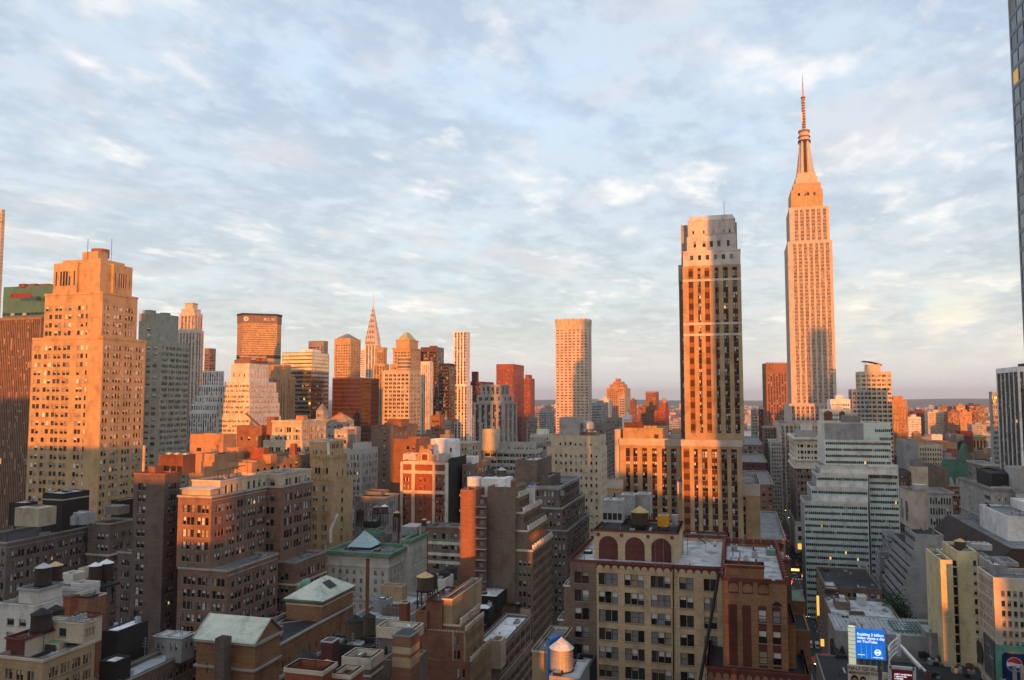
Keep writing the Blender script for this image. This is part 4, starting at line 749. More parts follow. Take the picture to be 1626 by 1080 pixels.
b = Bld('tan_apartment_block', 'tan brick apartment block with rows of narrow windows behind the gothic tower', 390, 'concrete', 'silver_roof')
TA = lambda n: FS('P.8nmnm', n, 11.8, .62, 2.2, style='plain')
b.t(546, 574, 600, 713, D=385, W=TA(4), S=TA(5)); z = b.last[1]-1; b.t(560, 571, 590, 704, D=392, zb=z, roof='copper'); b.t(553, 559, 562, 690, D=395, zb=z, wall='dark_stone'); b.done()
b = Bld('low_grey_offices', 'low grey office building with dark roof below the tan apartment block', 345, 'grey_stone', 'tar')
b.t(563, 612, 632, 789, D=340, W=FS('Pn', 13, 12.5, .55, 2.2, style='plain'), S=FS('Pn', 5, 12.5, .55, 2, style='plain')); b.ring(.4, .7, m='concrete'); z = b.last[1]-1; b.t(575, 605, 618, 781, D=350, zb=z, wall='dark_stone', roof='grey_roof'); b.done()
b = Bld('shaft_building', 'brown brick building with a dark window shaft and a sunlit orange upper corner', 430, 'rust_brick', 'grey_roof', win=60)
b.t(589, 624, 663, 676, D=425, W=FS('P9n1.4P5', 1, 11, .5, 2, style='plain'), S=FS('PwP', 5, 10, .5, 3, style='plain'), wall='brown_brick'); z = b.last[1]-1; b.t(614, 637, 650, 666, D=432, zb=z); b.t(624, 661, None, 697, D=418, dep=20, zb=0, W=FS('P4nP1n', 1, 10, .5, 3, style='plain'), wall='rust_brick'); b.done()
b = Bld('red_and_white_building', 'red brick building with white pilasters, an ornate gable and a black side wall', 360, 'red_brick', 'grey_roof')
b.t(636, 711.5, 740, 733, D=360, W=FS('P1n.8m.3n.8P1S.1P3n.4P1.2n.4P3P.8n.8m.3n.8m.3n.8P1', 1, 11.8, .55, 3.4, style='pair', S='cream_trim', mar=.3), S=None); pl, z, _ = b.last
X = pl[0][0]; wp = lambda px: atX(px, 760, X).y
mb = b.part('pilaster')
for a, c, m in ((636, 640, 'cream_trim'), (654, 659, 'cream_trim'), (687, 691, 'cream_trim'), (707, 712, 'white_brick')): (b.part('pilaster') if a != 636 else mb).box(X-.35, X-.02, wp(c), wp(a), 10, z-.5, m)
for py in (736, 751, 783): p = atD(675, py, 360); b.part('band_course').box(X-.28, X-.012, wp(706.5), wp(640.5), p.z-.7, p.z+.7, 'cream_trim')
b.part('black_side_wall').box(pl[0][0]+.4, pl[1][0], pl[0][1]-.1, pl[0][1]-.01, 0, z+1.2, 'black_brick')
g = b.part('gable'); y0, y1 = wp(688), wp(661); zt = zD(714, 675, 360)
gp = [(y0, z-.5), (y0, z+2.2), (y0+1.2, z+3.2), (y0+1.2, zt-1.2), ((y0+y1)/2-1.6, zt), ((y0+y1)/2+1.6, zt), (y1-1.2, zt-1.2), (y1-1.2, z+3.2), (y1, z+2.2), (y1, z-.5)]
for xx in (X-.1, X+1.2): g.poly([(xx, a, c) for a, c in gp], 'terracotta')
for (a, c), (d, e) in zip(gp, gp[1:]): g.poly([(X-.1, a, c), (X-.1, d, e), (X+1.2, d, e), (X+1.2, a, c)], 'cream_trim')
m_ = (y0+y1)/2; b.part('gable_panel').box(X-.2, X-.11, m_-1.9, m_+1.9, z-.2, z+3.6, 'cream_trim'); b.part('gable_panel').box(X-.28, X-.201, m_-1.3, m_+1.3, z+.3, z+3.1, 'coping_red')
b.t(640, 660, None, 721, D=372, dep=8, zb=z-1, wall='white_brick'); b.t(690, 706, None, 722, D=372, dep=9, zb=z-1, wall='limestone'); b.done()
b = Bld('white_drum_building', 'round white stair drum on a roof behind the red and white building', 400, 'white_paint', 'white_roof', win=20)
p = atD(700, 716, 402); pl = [(p.x+6+7.4*cos(2*pi*i/20), p.y+7.4*sin(2*pi*i/20)) for i in range(20)]; b.tier(pl, zD(698, 700, 402), zb=0, wall='white_paint', ph=.4); z = b.last[1]; b.t(710, 722, None, 701, D=396, dep=8, zb=0, W=FS('PwP', 1, 20, .3, 1, style='plain', nf=1)); b.done()
b = Bld('ornate_yellow_house', 'ochre yellow building with a classical balustrade behind the white drum', 440, 'sand', 'grey_roof', win=40)
b.t(706, 744, 760, 703, D=440, W=FS('pwp', 7, 10, .55, 1.5, style='plain'), S=FS('pwp', 3, 10, .55, 1.5, style='plain')); b.ring(.5, .7, m='cream_trim'); b.blocks(3, 12, .5, .9, .5, 'cream_trim'); b.done()
b = Bld('brown_loft_house', 'brown loft building with wide dark windows behind the black side wall', 380, 'brown_brick', 'grey_roof', win=60)
b.t(734, 748, 778, 738, D=372, W=FS('Pw', 3, 12, .55, 2, style='plain'), S=FS('Pw', 6, 12, .55, 2, style='plain')); b.t(728, 750, None, 726, D=385, dep=10, zb=b.last[1]-1, wall='white_paint', W=FS('PwP', 3, 16, .4, 1, style='plain', nf=1)); b.done()
b = Bld('terrace_apartments', 'grey concrete apartment block with long balconies and a pale lift tower', 470, 'concrete', 'grey_roof', win=100)
b.t(766, 850, 862, 714, D=470, W=FS('P.5B3', 8, 10.4, .5, 1.6, style='triple', rec=1.4), S=FS('P.5B3', 2, 10.4, .5, 1.6, style='triple', rec=1.4)); pl, z, _ = b.last
b.t(793, 843, None, 704, D=476, dep=14, zb=z-1, W=FS('P.5B3', 5, 10.4, .5, 1, style='triple')); b.t(765, 787, None, 682, D=474, dep=10, zb=z-1, wall='pale_buff')
b.part('antenna').tube((pl[0][0]+6, pl[2][1]-26, z), (pl[0][0]+6, pl[2][1]-26, z+12), .15, 'steel')
for k in range(9): y = pl[0][1]+(pl[2][1]-pl[0][1])*(.05+.04*k*(1+.2*(k % 3))); b.part('roof_shrub').cone(pl[0][0]+1.2, y, z-1, z+.6+.3*(k % 3), .7, .3, 'leaf', 7)
b.done()
b = Bld('dark_roofed_block', 'low charcoal building with pale roof units beyond the terrace apartments', 560, 'dark_stone', 'tar', win=30)
b.t(838, 872, 884, 704, D=560, W=FS('pw', 7, 8, .5, 1.5, style='plain')); b.t(846, 862, None, 695, D=566, dep=10, zb=b.last[1]-1, wall='grey_concrete'); b.done()
b = Bld('pale_roofed_block', 'pale low block with a faint green roof at the foot of the pale gridded tower', 640, 'pale_buff', 'copper', win=30)
b.t(842, 872, 880, 690, D=640, W=FS('pw', 8, 7.5, .5, 1.5, style='plain')); b.t(852, 868, None, 682, D=650, dep=10, zb=b.last[1]-1, wall='copper'); b.done()
# dark roofed brown building and its penthouse
b = Bld('arcaded_loft', 'brown stone loft building with arched top windows and a big plain penthouse', 300, 'loft_brown', 'grey_roof')
AL = lambda n, t=1.4: FS('P1.1w', n, 13.6, .6, t, style='sash')
b.t(856, 900, 936, 842, D=297, W=AL(6), S=AL(9)); b.ring(.3, .6, m='concrete'); z = b.last[1]-1
b.t(848, 892, 929, 806, D=299, W=AL(6), S=AL(9), zb=z); b.ring(.5, .8, m='concrete'); z = b.last[1]-1
b.t(846, 888, 920, 772, D=301, W=AL(6), S=AL(10), zb=z); b.ring(.7, 1.2, m='grey_stone'); b.blocks(3, 22, .35, -.6, .5, 'concrete', z=b.last[1]-1.2); z = b.last[1]-1
b.t(818, 852, 876, 731, D=312, zb=z-14, wall='brown_brick', roof='silver_roof'); b.t(858, 874, 890, 757, D=306, zb=z, wall='dark_brick'); b.part('antenna').tube(tuple(atD(848, 731, 318)), tuple(atD(848, 720, 318)), .1, 'black_metal'); b.done()
# brick building with the stair shaft
b = Bld('stair_shaft_building', 'tall brown brick building with an open stair shaft and white finials on its stepped side', 250, 'brown_brick', 'silver_roof')
SB = lambda n, t=1.2: FS('P.8nmnmn', n, 15.9, .62, t, style='plain', rec=.35)
b.t(731, 845, 877, 873, D=247.0, W=FS('P76n3.5m2n3.5m2n3.5P2', 1, 15.9, .52, 2.6, mar=.1), S=SB(8), zb=0); b.ring(.25, .7, m='cream_trim'); b.blocks(0, 9, .6, 1.2, .6, 'white_paint'); z = b.last[1]-1
for xr, xe, yt, D in ((837, 868, 842, 247.6), (830, 859, 813, 248.2), (822, 850, 788, 248.8)): b.t(731, xr, xe, yt, D=D, S=SB(7), zb=z, W=FS('P82n3m2n3P2', 1, 15.9, .52, 2.6, mar=.1, skip=(0, 1)) if yt > 850 else None); b.ring(.25, .6, m='cream_trim'); b.blocks(0, 8, .6, 1.2, .6, 'white_paint'); z = b.last[1]-1
b.t(774, 818, None, 774, D=247.4, dep=14, zb=0, roof='white_roof')
b.t(731, 755.5, None, 778, D=246.2, dep=9, zb=0, wall='rust_brick', roof='silver_roof'); pl, zt, _ = b.last
mb = b.part('stair_shaft'); q0, q1 = atD(755.6, 800, 246.4), atD(773.5, 800, 246.4); x_ = q0.x
mb.box(x_+.6, x_+.7, q1.y, q0.y, 0, zt-4, 'dark_brick')
for k in range(13):
    zz_ = zt-5.2-k*3.17; b.part('stair_landing').box(x_-.5, x_+.59, q1.y+.05, q0.y-.05, zz_, zz_+.35, 'concrete'); b.part('stair_railing').box(x_-.45, x_-.38, q1.y+.05, q0.y-.05, zz_+.36, zz_+1.2, 'rust'); b.part('stair_door').box(x_+.5, x_+.59, q1.y+1, q1.y+2.1, zz_+.36, zz_+2.3, 'glass_c')
b.part('chimney').box(*(lambda p: (p.x, p.x+1.5, p.y-1.4, p.y+.0))(atD(811, 780, 249)), b.last[1]-6, zD(763, 815, 249), 'rust_brick')
p = atD(756, 772, 256); mb = b.part('white_bulkhead'); mb.cone(p.x+3, p.y+1.5, zt-3, zt+2.6, 2.4, 2.4, 'white_paint', 14); mb.box(p.x+2, p.x+11, p.y-9, p.y-1, zt-3, zt+2.4, 'white_paint'); b.done()
b = Bld('blue_domed_turret', 'small white turret with a bright blue dome on the stepped brick building roof', 246, 'white_paint', win=0, cat='turret')
p = atD(844, 776, 262); b.tier([(p.x, p.y-.8), (p.x+1.6, p.y-.8), (p.x+1.6, p.y+.8), (p.x, p.y+.8)], p.z+1, zb=p.z-5, ph=0); b.ring(.2, .4, m='white_paint'); b.part('dome').cone(p.x+.8, p.y, p.z+1, p.z+2.1, .9, .15, 'blue_tarp', 12); b.done()
# white building with the green cornice, and the brick and white one beside it
b = Bld('white_marble_building', 'white stone building with a green copper cornice and a glass pyramid skylight', 285, 'white_brick', 'grey_roof')
WM_ = lambda n: FS('PnmnPP.2', n, 13.2, .55, 5.6, style='plain', rec=.4)
b.t(521, 617, 648, 879, D=283, W=WM_(8), S=WM_(5)); b.ring(1.1, 1.1, m='copper_green'); b.ring(.3, .6, -4.6, 'white_brick'); b.ring(.35, .7, -16, 'white_brick'); pl, z, _ = b.last; b.blocks(3, 30, .4, -.6, .9, 'white_paint', z=z-1.1)
b.t(640, 650, 678, 857, D=296, S=FS('Pn', 9, 13, .55, 4, style='plain'), zb=0); b.ring(1, 1.1, m='copper_green'); zz2 = b.last[1]
p = atD(577, 873, 300); mb = b.part('skylight'); s_ = [(p.x-4, p.y-4.6), (p.x+6, p.y-4.6), (p.x+6, p.y+4.6), (p.x-4, p.y+4.6)]
mb.box(p.x-4.4, p.x+6.4, p.y-5, p.y+5, z-1, z-.3, 'tar'); cpt = (p.x+1, p.y, z+5)
for i in range(4):
    a, c = s_[i], s_[(i+1) % 4]; mb.poly([(*a, z-.28), (*c, z-.28), cpt], 'skylight_glass')
    for t in (0, .25, .5, .75, 1): q = (a[0]+(c[0]-a[0])*t, a[1]+(c[1]-a[1])*t, z-.26); mb.tube(q, cpt, .06, 'frame_white', 4)
    for h in (.25, .5, .75): mb.tube(tuple(Vector((*a, z-.26)).lerp(Vector(cpt), h)), tuple(Vector((*c, z-.26)).lerp(Vector(cpt), h)), .06, 'frame_white', 4)
b.t(570, 610, 622, 852, D=306, zb=z-1, wall='spandrel_grey', roof='tar'); zq = b.last[1]; b.t(573, 601, 611, 846, D=309, zb=zq-1, wall='copper_green', roof='copper_green'); b.t(585, 596, 600, 842, D=313, zb=b.last[1]-1, wall='copper_green', roof='tar', ph=.2)
p = atD(650, 847, 310); mb = b.part('rooftop_plant'); mb.box(p.x, p.x+9, p.y-3, p.y+3.5, zz2-1, zz2+2.4, 'galv'); mb = b.part('duct'); mb.tube((p.x-1, p.y-5, zz2-.5), (p.x-1, p.y-5, zz2+3), .7, 'steel', 8); mb.tube((p.x-1, p.y-5, zz2+3), (p.x+8, p.y-5, zz2+3), .7, 'steel', 8); b.done()
dm('rust_tan', (.30, .165, .09), fine=.2)
# ---------------------------------------------------------------- the near roofs, left to right
T3 = lambda n, f, t=1.4, wh=.64, **k: FS('P.7nmnmn', n, f, wh, t, style='sash', rec=.32, **k)
b = Bld('long_loft_building', 'long dark brown loft building with a dentilled parapet in the left foreground', 262, 'loft_brown', 'tar')
b.t(-70, 11, 152, 861, D=262, W=T3(4, 17.5), S=FS('P.9nmnmnmn', 6, 17.7, .62, 2.6, rec=.32)); b.ring(.25, .5, m='concrete'); pl, z, _ = b.last
for e in (0, 3): b.blocks(e, 34 if e == 0 else 16, .8, .25, .5, 'concrete', z=z-2.0)
b.t(140, 175, 213, 831, D=290, W=FS('P2nmnmn', 1, 16.8, .55, 3, rec=.32), S=FS('P1nmnmn', 3, 16.8, .55, 3, rec=.32), zb=0); b.ring(.3, .6, m='concrete'); b.ring(.5, .6, -11, 'cream_trim'); zr = z-1
b.t(68, 100, 142, 784, D=288, zb=zr, wall='black_brick', roof='silver_roof', ph=.3); b.ring(.12, .5, -2, 'concrete'); b.t(14, 40, 60, 799, D=300, zb=zr, wall='black_brick', roof='silver_roof', ph=.3); b.t(178, 190, 222, 795, D=312, zb=zr, wall='black_brick', roof='silver_roof', ph=.3); b.done()
b = Bld('dark_brick_tower', 'tall dark brown brick building with a wide blank pier beside the sunlit loft', 240, 'dark_brick', 'grey_roof')
b.t(187, 213, 226, 877, D=246, W=FS('P1nmnmnP1', 1, 18, .5, 1.5, rec=.3), S=None); b.ring(.15, .5, m='concrete')
b.t(213, 262, 287, 752, D=240, zb=0, W=FS('P7w6m1w6P30', 1, 18, .6, 2.4, mar=.1, rec=.3), S=FS('P1nmnmnP1', 1, 18, .52, 2.4, rec=.3)); z = b.last[1]-1
b.ring(.12, .5, m='rust_brick'); b.t(236, 246, 258, 741, D=244, zb=z, wall='rust_brick'); b.done()
# the sunlit loft building
b = Bld('sunlit_loft_building', 'big brown loft building with orange sunlit corner and cream arcaded top storey', 235, 'loft_red', 'grey_roof')
LW = lambda n, t=2., **k: FS('P.75nmnmn', n, 19.1, .62, t, rec=.32, sill=.45, **k)
b.t(283, 361, 441, 905, D=229, W=FS('P.7nmnmn', 3, 19.1, .62, 2., rec=.32), S=LW(4, 2.6)); b.ring(.2, .6, m='concrete'); b.blocks(0, 30, .7, .22, .45, 'concrete', z=b.last[1]-1.9); z1 = b.last[1]-1
b.t(400, 469, 517, 892, D=258, W=FS('P5nmnmnP1', 1, 19.1, .53, 3., rec=.32), S=LW(3, 2.6), zb=0); b.ring(.2, .6, m='concrete'); b.ring(.4, .5, -7, 'cream_trim'); z2 = b.last[1]-1
b.t(283, 336, 424, 788, D=235, W=LW(2), S=LW(5), zb=z1); b.ring(.25, .6, m='concrete'); b.blocks(0, 34, .7, .2, .45, 'concrete', z=b.last[1]-1.5); zr = b.last[1]-1; plm = b.last[0]
b.t(390, 447, 496, 772, D=262, W=FS('P3nmnmnP1', 1, 19.1, .53, 2, rec=.32), S=LW(3), zb=z2); b.ring(.25, .6, m='concrete')
b.t(305, 350, 424, 763, D=242, zb=zr, wall='pale_buff', roof='grey_roof', S=FS('P1.2n1', 8, 20, .62, 1.0, style='plain', nf=1, rec=.3)); b.ring(.2, .4, m='cream_trim'); zc = b.last[1]
b.t(400, 446, 494, 752, D=267, zb=b.last[1]-6, wall='pale_buff', S=FS('P1nmn', 3, 20, .5, 1, style='plain', nf=1), W=FS('P3wmwP1', 1, 20, .5, 1, style='plain', nf=1)); b.ring(.2, .4, m='cream_trim')
b.t(289, 334, 345, 778, D=237, zb=zr, wall='pale_buff', ph=0, W=FS('PwmwP1', 2, 16, .55, .6, style='plain', nf=1)); pl, z, _ = b.last; b.part('shed_roof').prism(offset(pl, .5), z, z+.2, 'silver_roof', 'white_roof')
pg = b.part('pergola')
for k in range(7): p = atD(340+k*6, 757, 246+k*3); pg.box(p.x, p.x+5, p.y-.1, p.y+.1, zc+2.2, zc+2.4, 'wood_brown'); pg.box(p.x, p.x+.15, p.y-.08, p.y+.08, zc-1, zc+2.2, 'wood_brown')
b.done()
# white building with roof tanks
b = Bld('white_rendered_building', 'white rendered building with roof tanks and rusty streaked stair tower at the left', 185, 'white_brick', 'grey_roof')
b.t(0, 55, 146, 961, D=182, W=FS('P2w3P2w3P2', 1, 21, .5, 2.6, style='grid'), S=FS('P3B4', 3, 21, .5, 1.6, style='triple', nf=3)); b.ring(.12, .35, m='white_paint'); z = b.last[1]-1
b.t(30, 60, 99, 936, D=184, zb=z, S=FS('P3n1P9', 1, 20, .45, 1.5, nf=1), roof='grey_roof', ph=.5); b.ring(.35, .5, m='galv')
b.t(96, 116, 136, 912, D=206, zb=z, S=FS('P1wP2wP4w3P1', 1, 20, .4, 2, style='plain', nf=1)); b.t(124, 133, 138, 903, D=212, zb=z, wall='stained_concrete', ph=.2)
b.t(112, 140, 150, 928, D=200, zb=z-4, S=FS('PW2P', 1, 20, .4, 1, style='plain', nf=1)); b.done()
b = Bld('tan_penthouse_building', 'tan brick building with a cream penthouse and green sloping roof in the bottom left corner', 140, 'buff_brick', 'silver_roof')
b.t(-6, 68, 150, 1047, D=136, W=FS('P1.5nmnP1nmnP1nmnP1', 1, 26, .6, 1.6), S=FS('P1nmnmn', 4, 26, .6, 1.4), wall='buff_brick'); b.ring(.15, .5, m='cream_trim'); z = b.last[1]-1
(xa_, ya_), (xb_, _), (_, yb_), _ = b.last[0]
b.tier([(xa_+8.5, ya_), (xb_, ya_), (xb_, ya_+9), (xa_+8.5, ya_+9)], b.last[1]+3.6, [FS('P1nmnmn', 3, 26, .52, .5, nf=1), None, None, FS('PnP', 1, 26, .5, .5, nf=1)], zb=b.last[1], ph=.4, wall='pale_buff'); b.ring(.12, .3, m='cream_trim')
b.t(10, 40, 161, 1014, D=140, S=FS('P', 1, 26, .5, 3, nf=1, wall='pale_buff'), W=FS('P', 1, 20, wall='maroon_brick'), zb=z-2); b.ring(.2, .35, m='coping_red'); pl, z1, _ = b.last
mb = b.part('sloping_roof'); q = [atZ(px, py, z1-1.6) for px, py in ((70, 1018), (94, 1019), (128, 1001), (106, 999))]
mb.prism([(v.x, v.y) for v in q], z1-3.5, z1-1.9, 'pale_buff', 'copper_green'); b.part('glass_door').box(q[0].x-.1, q[0].x-.02, q[1].y+.3, q[0].y-.3, z1-4, z1-2.1, 'dark_glass'); b.done()
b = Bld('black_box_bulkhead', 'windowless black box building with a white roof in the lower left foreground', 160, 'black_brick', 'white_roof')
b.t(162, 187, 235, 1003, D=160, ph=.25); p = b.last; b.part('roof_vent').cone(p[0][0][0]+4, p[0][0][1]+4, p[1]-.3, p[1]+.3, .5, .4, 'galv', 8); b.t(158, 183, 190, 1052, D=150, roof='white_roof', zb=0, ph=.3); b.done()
b = Bld('white_roof_building', 'low brown building with wide pale roof and grey roof cabins beside the black box', 152, 'brown_brick', 'silver_roof')
b.t(150, 197, 320, 1082, D=150, S=FS('P1nmwmn', 5, 24, .5, 1.6)); b.ring(.15, .3, m='concrete'); z = b.last[1]-1
b.t(245, 262, 272, 1011, D=168, zb=z, wall='grey_concrete', roof='silver_roof', W=FS('PwPw', 1, 20, .5, .5, nf=1), ph=.2); b.ring(.2, .2, m='white_paint'); b.t(264, 288, 303, 1013, D=163, zb=z, wall='grey_concrete', roof='silver_roof', W=FS('PwPwP', 1, 20, .5, .6, nf=1), S=FS('PwPw', 1, 20, .5, .6, nf=1), ph=.2); b.ring(.2, .2, m='white_paint'); b.done()
# brown building with green copper roofs
b = Bld('copper_roofed_building', 'brown brick building with two pale green copper roofs and a long dark flat roof', 165, 'tan_brick', 'tar')
b.wallm = 'rust_tan'
b.t(330, 410, 560, 1040, D=163, S=FS('P2n1.1', 14, 26, .5, 3.2, style='plain'), W=None); b.ring(.35, .45, m='concrete'); b.ring(.6, .6, -6.6, 'concrete'); pl, z, _ = b.last; zr = z-1
X0, X1, Y0, Y1 = pl[0][0], pl[1][0], pl[0][1], pl[2][1]
b.t(312, 405, 411, 1022, D=160.5, dep=9, zb=0, W=FS('P1.3n.8P7', 1, 40, .4, 3, style='sash', nf=2), ph=0); q, ze, _ = b.last; b.ring(.5, .5, m='concrete'); b.ring(.4, .4, -5, 'concrete')
xa, xb, ya, yb = q[0][0]-.6, q[1][0]+.6, q[0][1]-.4, q[2][1]+.6; rf = b.part('copper_roof'); xm = (xa+xb)/2+.5; zt = ze+3.6
rf.poly([(xa, ya, ze), (xa, yb, ze), (xm, yb, zt), (xm, ya, zt)], 'copper'); rf.poly([(xb, ya, ze), (xb, yb, ze), (xm, yb, zt), (xm, ya, zt)], 'copper'); b.wall.poly([(xa+.4, ya+.3, ze), (xb-.4, ya+.3, ze), (xm, ya+.3, zt-.1)], 'rust_tan'); b.wall.poly([(xa+.4, yb-.3, ze), (xb-.4, yb-.3, ze), (xm, yb-.3, zt-.1)], 'rust_tan')
for k in range(26): y = ya+(yb-ya)*k/25; rf.tube((xa, y, ze+.03), (xm, y, zt+.03), .04, 'copper', 4)
for y in (ya, yb): rf.tube((xa, y, ze+.1), (xm, y, zt+.1), .16, 'concrete', 5); rf.tube((xb, y, ze+.1), (xm, y, zt+.1), .16, 'concrete', 5)
c0, c1 = atD(345, 1012, 159), atD(363, 1012, 159); b.part('chimney').box(c0.x-.7, c0.x+1.6, c1.y, c0.y, 0, c0.z, 'dark_brick', 'tar')
b.t(455, 512, 560, 954, D=190, zb=zr, W=FS('P1n2P20', 1, 40, .6, 1.8, style='plain', nf=1), S=FS('P1n1.2', 6, 40, .62, 1.8, style='plain', nf=1), ph=0); q, ze, _ = b.last; b.ring(.5, .4, m='copper_green'); b.ring(.15, .3, -1.1, 'cream_trim')
hr = b.part('copper_roof'); zt = ze+3.4; o = offset(q, .55); ym = (q[0][1]+q[2][1])/2; xl_, xr_ = q[0][0]+6.5, q[1][0]-5; A, B_ = (xl_, ym, zt), (xr_, ym, zt); P4 = [(*p, ze+.01) for p in o]
hr.poly([P4[0], P4[1], B_, A], 'copper'); hr.poly([P4[1], P4[2], B_], 'copper'); hr.poly([P4[2], P4[3], A, B_], 'copper'); hr.poly([P4[3], P4[0], A], 'copper')
for k in range(1, 26):
    t = k/26; x = P4[0][0]+(P4[1][0]-P4[0][0])*t; f = min(1, (x-P4[0][0])/(xl_-P4[0][0]), (P4[1][0]-x)/(P4[1][0]-xr_)); hr.tube((x, P4[0][1], ze+.04), (x, P4[0][1]+(ym-P4[0][1])*f, ze+.04+(zt-ze)*f), .04, 'copper', 4)
for k in range(1, 14):
    t = k/14; y = P4[3][1]+(P4[0][1]-P4[3][1])*t; f = 1-abs(t-.5)*2; hr.tube((P4[0][0], y, ze+.04), (P4[0][0]+(xl_-P4[0][0])*f, y, ze+.04+(zt-ze)*f), .04, 'copper', 4)
sk = b.part('skylight'); f0, f1 = .35, .75; xs0 = xr_-4.5
def hp(x, f): return (x, P4[0][1]+(ym-P4[0][1])*f, ze+.12+(zt-ze)*f)
sk.poly([hp(xs0, f0), hp(xs0+3.6, f0), hp(xs0+3.6, f1), hp(xs0, f1)], 'black_metal')
pp = b.part('roof_walkway'); a, c, d = atZ(413, 1008, zr), atZ(455, 978, zr), atZ(482, 985, zr)
def strip(mb, a, c, w, z, m): a, c = Vector(a), Vector(c); n = Vector((-(c-a).y, (c-a).x, 0)).normalized()*w/2; mb.poly([(a-n).to_tuple()[:2]+(z,), (c-n).to_tuple()[:2]+(z,), (c+n).to_tuple()[:2]+(z,), (a+n).to_tuple()[:2]+(z,)], m)
strip(pp, a, c, 1.3, zr+.015, 'concrete'); m_ = Vector(a).lerp(Vector(c), .55); strip(b.part('roof_walkway'), m_, atZ(481, 985, zr), .5, zr+.02, 'concrete')
dm_ = b.part('copper_cowl')
for px, py in ((477, 929), (483, 924), (488, 922)): p = atD(px, py, 202); dm_.cone(p.x, p.y, p.z-1, p.z, .9, .9, 'copper_green', 10); dm_.cone(p.x, p.y, p.z, p.z+.6, .9, .3, 'copper_green', 10)
b.done()
# bottom middle roofs
b = Bld('corniced_brick_house', 'brown brick house with a pale stone cornice and grey skylight roof at bottom centre', 150, 'loft_brown', 'galv')
b.t(600, 657, 670, 999, D=150, W=FS('P1n.7P6', 1, 30, .42, 2.6, style='grid'), S=FS('PnPn', 1, 28, .5, 2.6), ph=.7); b.ring(.25, 2., m='cream_trim'); b.ring(.2, .5, -6.5, 'cream_trim')
b.t(606, 655, None, 1052, D=142, dep=7, zb=0, W=FS('PnPnPn', 1, 26, .5, 2)); b.done()
b = Bld('square_cornice_house', 'grey brick house with a dark square roof framed in pale stone at the bottom edge', 133, 'grey_stone', 'tar')
b.t(545, 588, 607, 1046, D=133, W=FS('PnPnPn', 1, 28, .5, 4.2), S=FS('PnPn', 1, 28, .5, 4.2), wall='loft_brown'); b.ring(.2, 1.7, m='cream_trim'); b.ring(.15, .3, -2.6, 'cream_trim'); b.blocks(3, 5, .35, .35, .1, 'concrete', z=b.last[1]-1.2, name='medallion'); b.done()
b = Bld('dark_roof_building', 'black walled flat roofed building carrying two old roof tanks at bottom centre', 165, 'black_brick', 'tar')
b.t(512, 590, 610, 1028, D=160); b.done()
b = Bld('brick_parapet_house', 'red brown brick house with a pale stone coping at the very bottom edge', 118, 'red_brick', 'brown_roof')
b.t(452, 512, 520, 1066, D=112, wall='red_brick', ph=2.2, pt=.5); b.ring(.12, .6, m='cream_trim'); b.t(527, 556, 564, 1072, D=114, zb=0, ph=1.5); b.ring(.12, .6, m='cream_trim'); b.done()
b = Bld('grey_roof_row', 'low grey roofs with small penthouses behind the brick chimneys at bottom centre', 225, 'concrete', 'silver_roof')
b.t(560, 640, 700, 985, D=215, W=FS('Pn', 8, 20, .5, 2)); z = b.last[1]-1
b.t(592, 614, 624, 953, D=226, zb=z, wall='grey_concrete', roof='silver_roof', ph=.3); b.t(604, 638, None, 932, D=238, dep=4, zb=z, wall='buff_brick'); b.t(607, 634, 640, 966, D=222, zb=z, wall='brown_brick', W=FS('PnPnP', 1, 20, .5, 1.4, nf=1)); b.t(648, 672, 684, 962, D=224, zb=z, wall='grey_concrete', roof='tar'); b.done()
b = Bld('white_tank_base', 'white rendered bulkhead carrying two black tanks in front of the brick and white building', 232, 'white_brick', 'white_roof')
b.t(680, 705, 720, 921, D=232, S=FS('PnP', 1, 20, .3, 2, style='plain', nf=1), W=FS('PwP', 1, 20, .3, 4, style='plain', nf=1)); b.done()
b = Bld('brick_and_white_building', 'brick office building with a white banded middle and a big grey roof', 262, 'brown_brick', 'silver_roof')
b.t(680, 745, 757, 838, D=258, W=FS('P.8w2m', 4, 15.6, .58, 1.5, style='pair', bands={1: 'copper_green'})); pl, z, _ = b.last; b.ring(.3, .5, m='dark_stone'); q0, q1 = atD(680, 842, 258), atD(680, 888, 258)
b.part('white_band').box(pl[0][0]-.12, pl[0][0]-.01, pl[0][1], pl[2][1], zD(861, 700, 258), zD(858, 700, 258), 'copper_green')
for py in (862, 880, 893): b.part('white_band').box(pl[0][0]-.1, pl[0][0]-.01, pl[0][1], pl[2][1], zD(py+5, 700, 258), zD(py, 700, 258), 'white_brick')
b.done()
# brick house with ornate terraces
b = Bld('ornate_terrace_building', 'red brick building with a blank wall and ornate cream terraces stepping down at the right', 185, 'rust_brick', 'grey_roof')
OT = lambda n, t=1.6: FS('P1nP.6n', n, 21.5, .58, t, style='sash', wall='buff_brick', rec=.35)
b.t(660, 747, 780, 1052, D=181, S=OT(6, .8), W=FS('P60n4P5n4P3', 1, 21.5, .6, 1)); b.blocks(0, 10, .7, 1.0, .5, 'cream_trim'); z = b.last[1]-1
b.t(660, 739, 768, 1003, D=182.5, S=OT(6, .6), W=FS('P55n4P3n4P3', 1, 21.5, .6, .6), zb=z); b.blocks(0, 9, .8, 1.0, .5, 'cream_trim'); b.blocks(3, 20, .3, -.3, .3, 'cream_trim'); pl, z, _ = b.last; z -= 1; xx = pl[0][0]; mb = b.part('buff_facing'); mb.box(xx-.05, xx-.004, pl[0][1], pl[0][1]+.35, 0, z+1, 'buff_brick'); mb.box(xx-.05, xx-.004, pl[0][1]+2.6, pl[0][1]+3.1, 0, z+1, 'buff_brick')
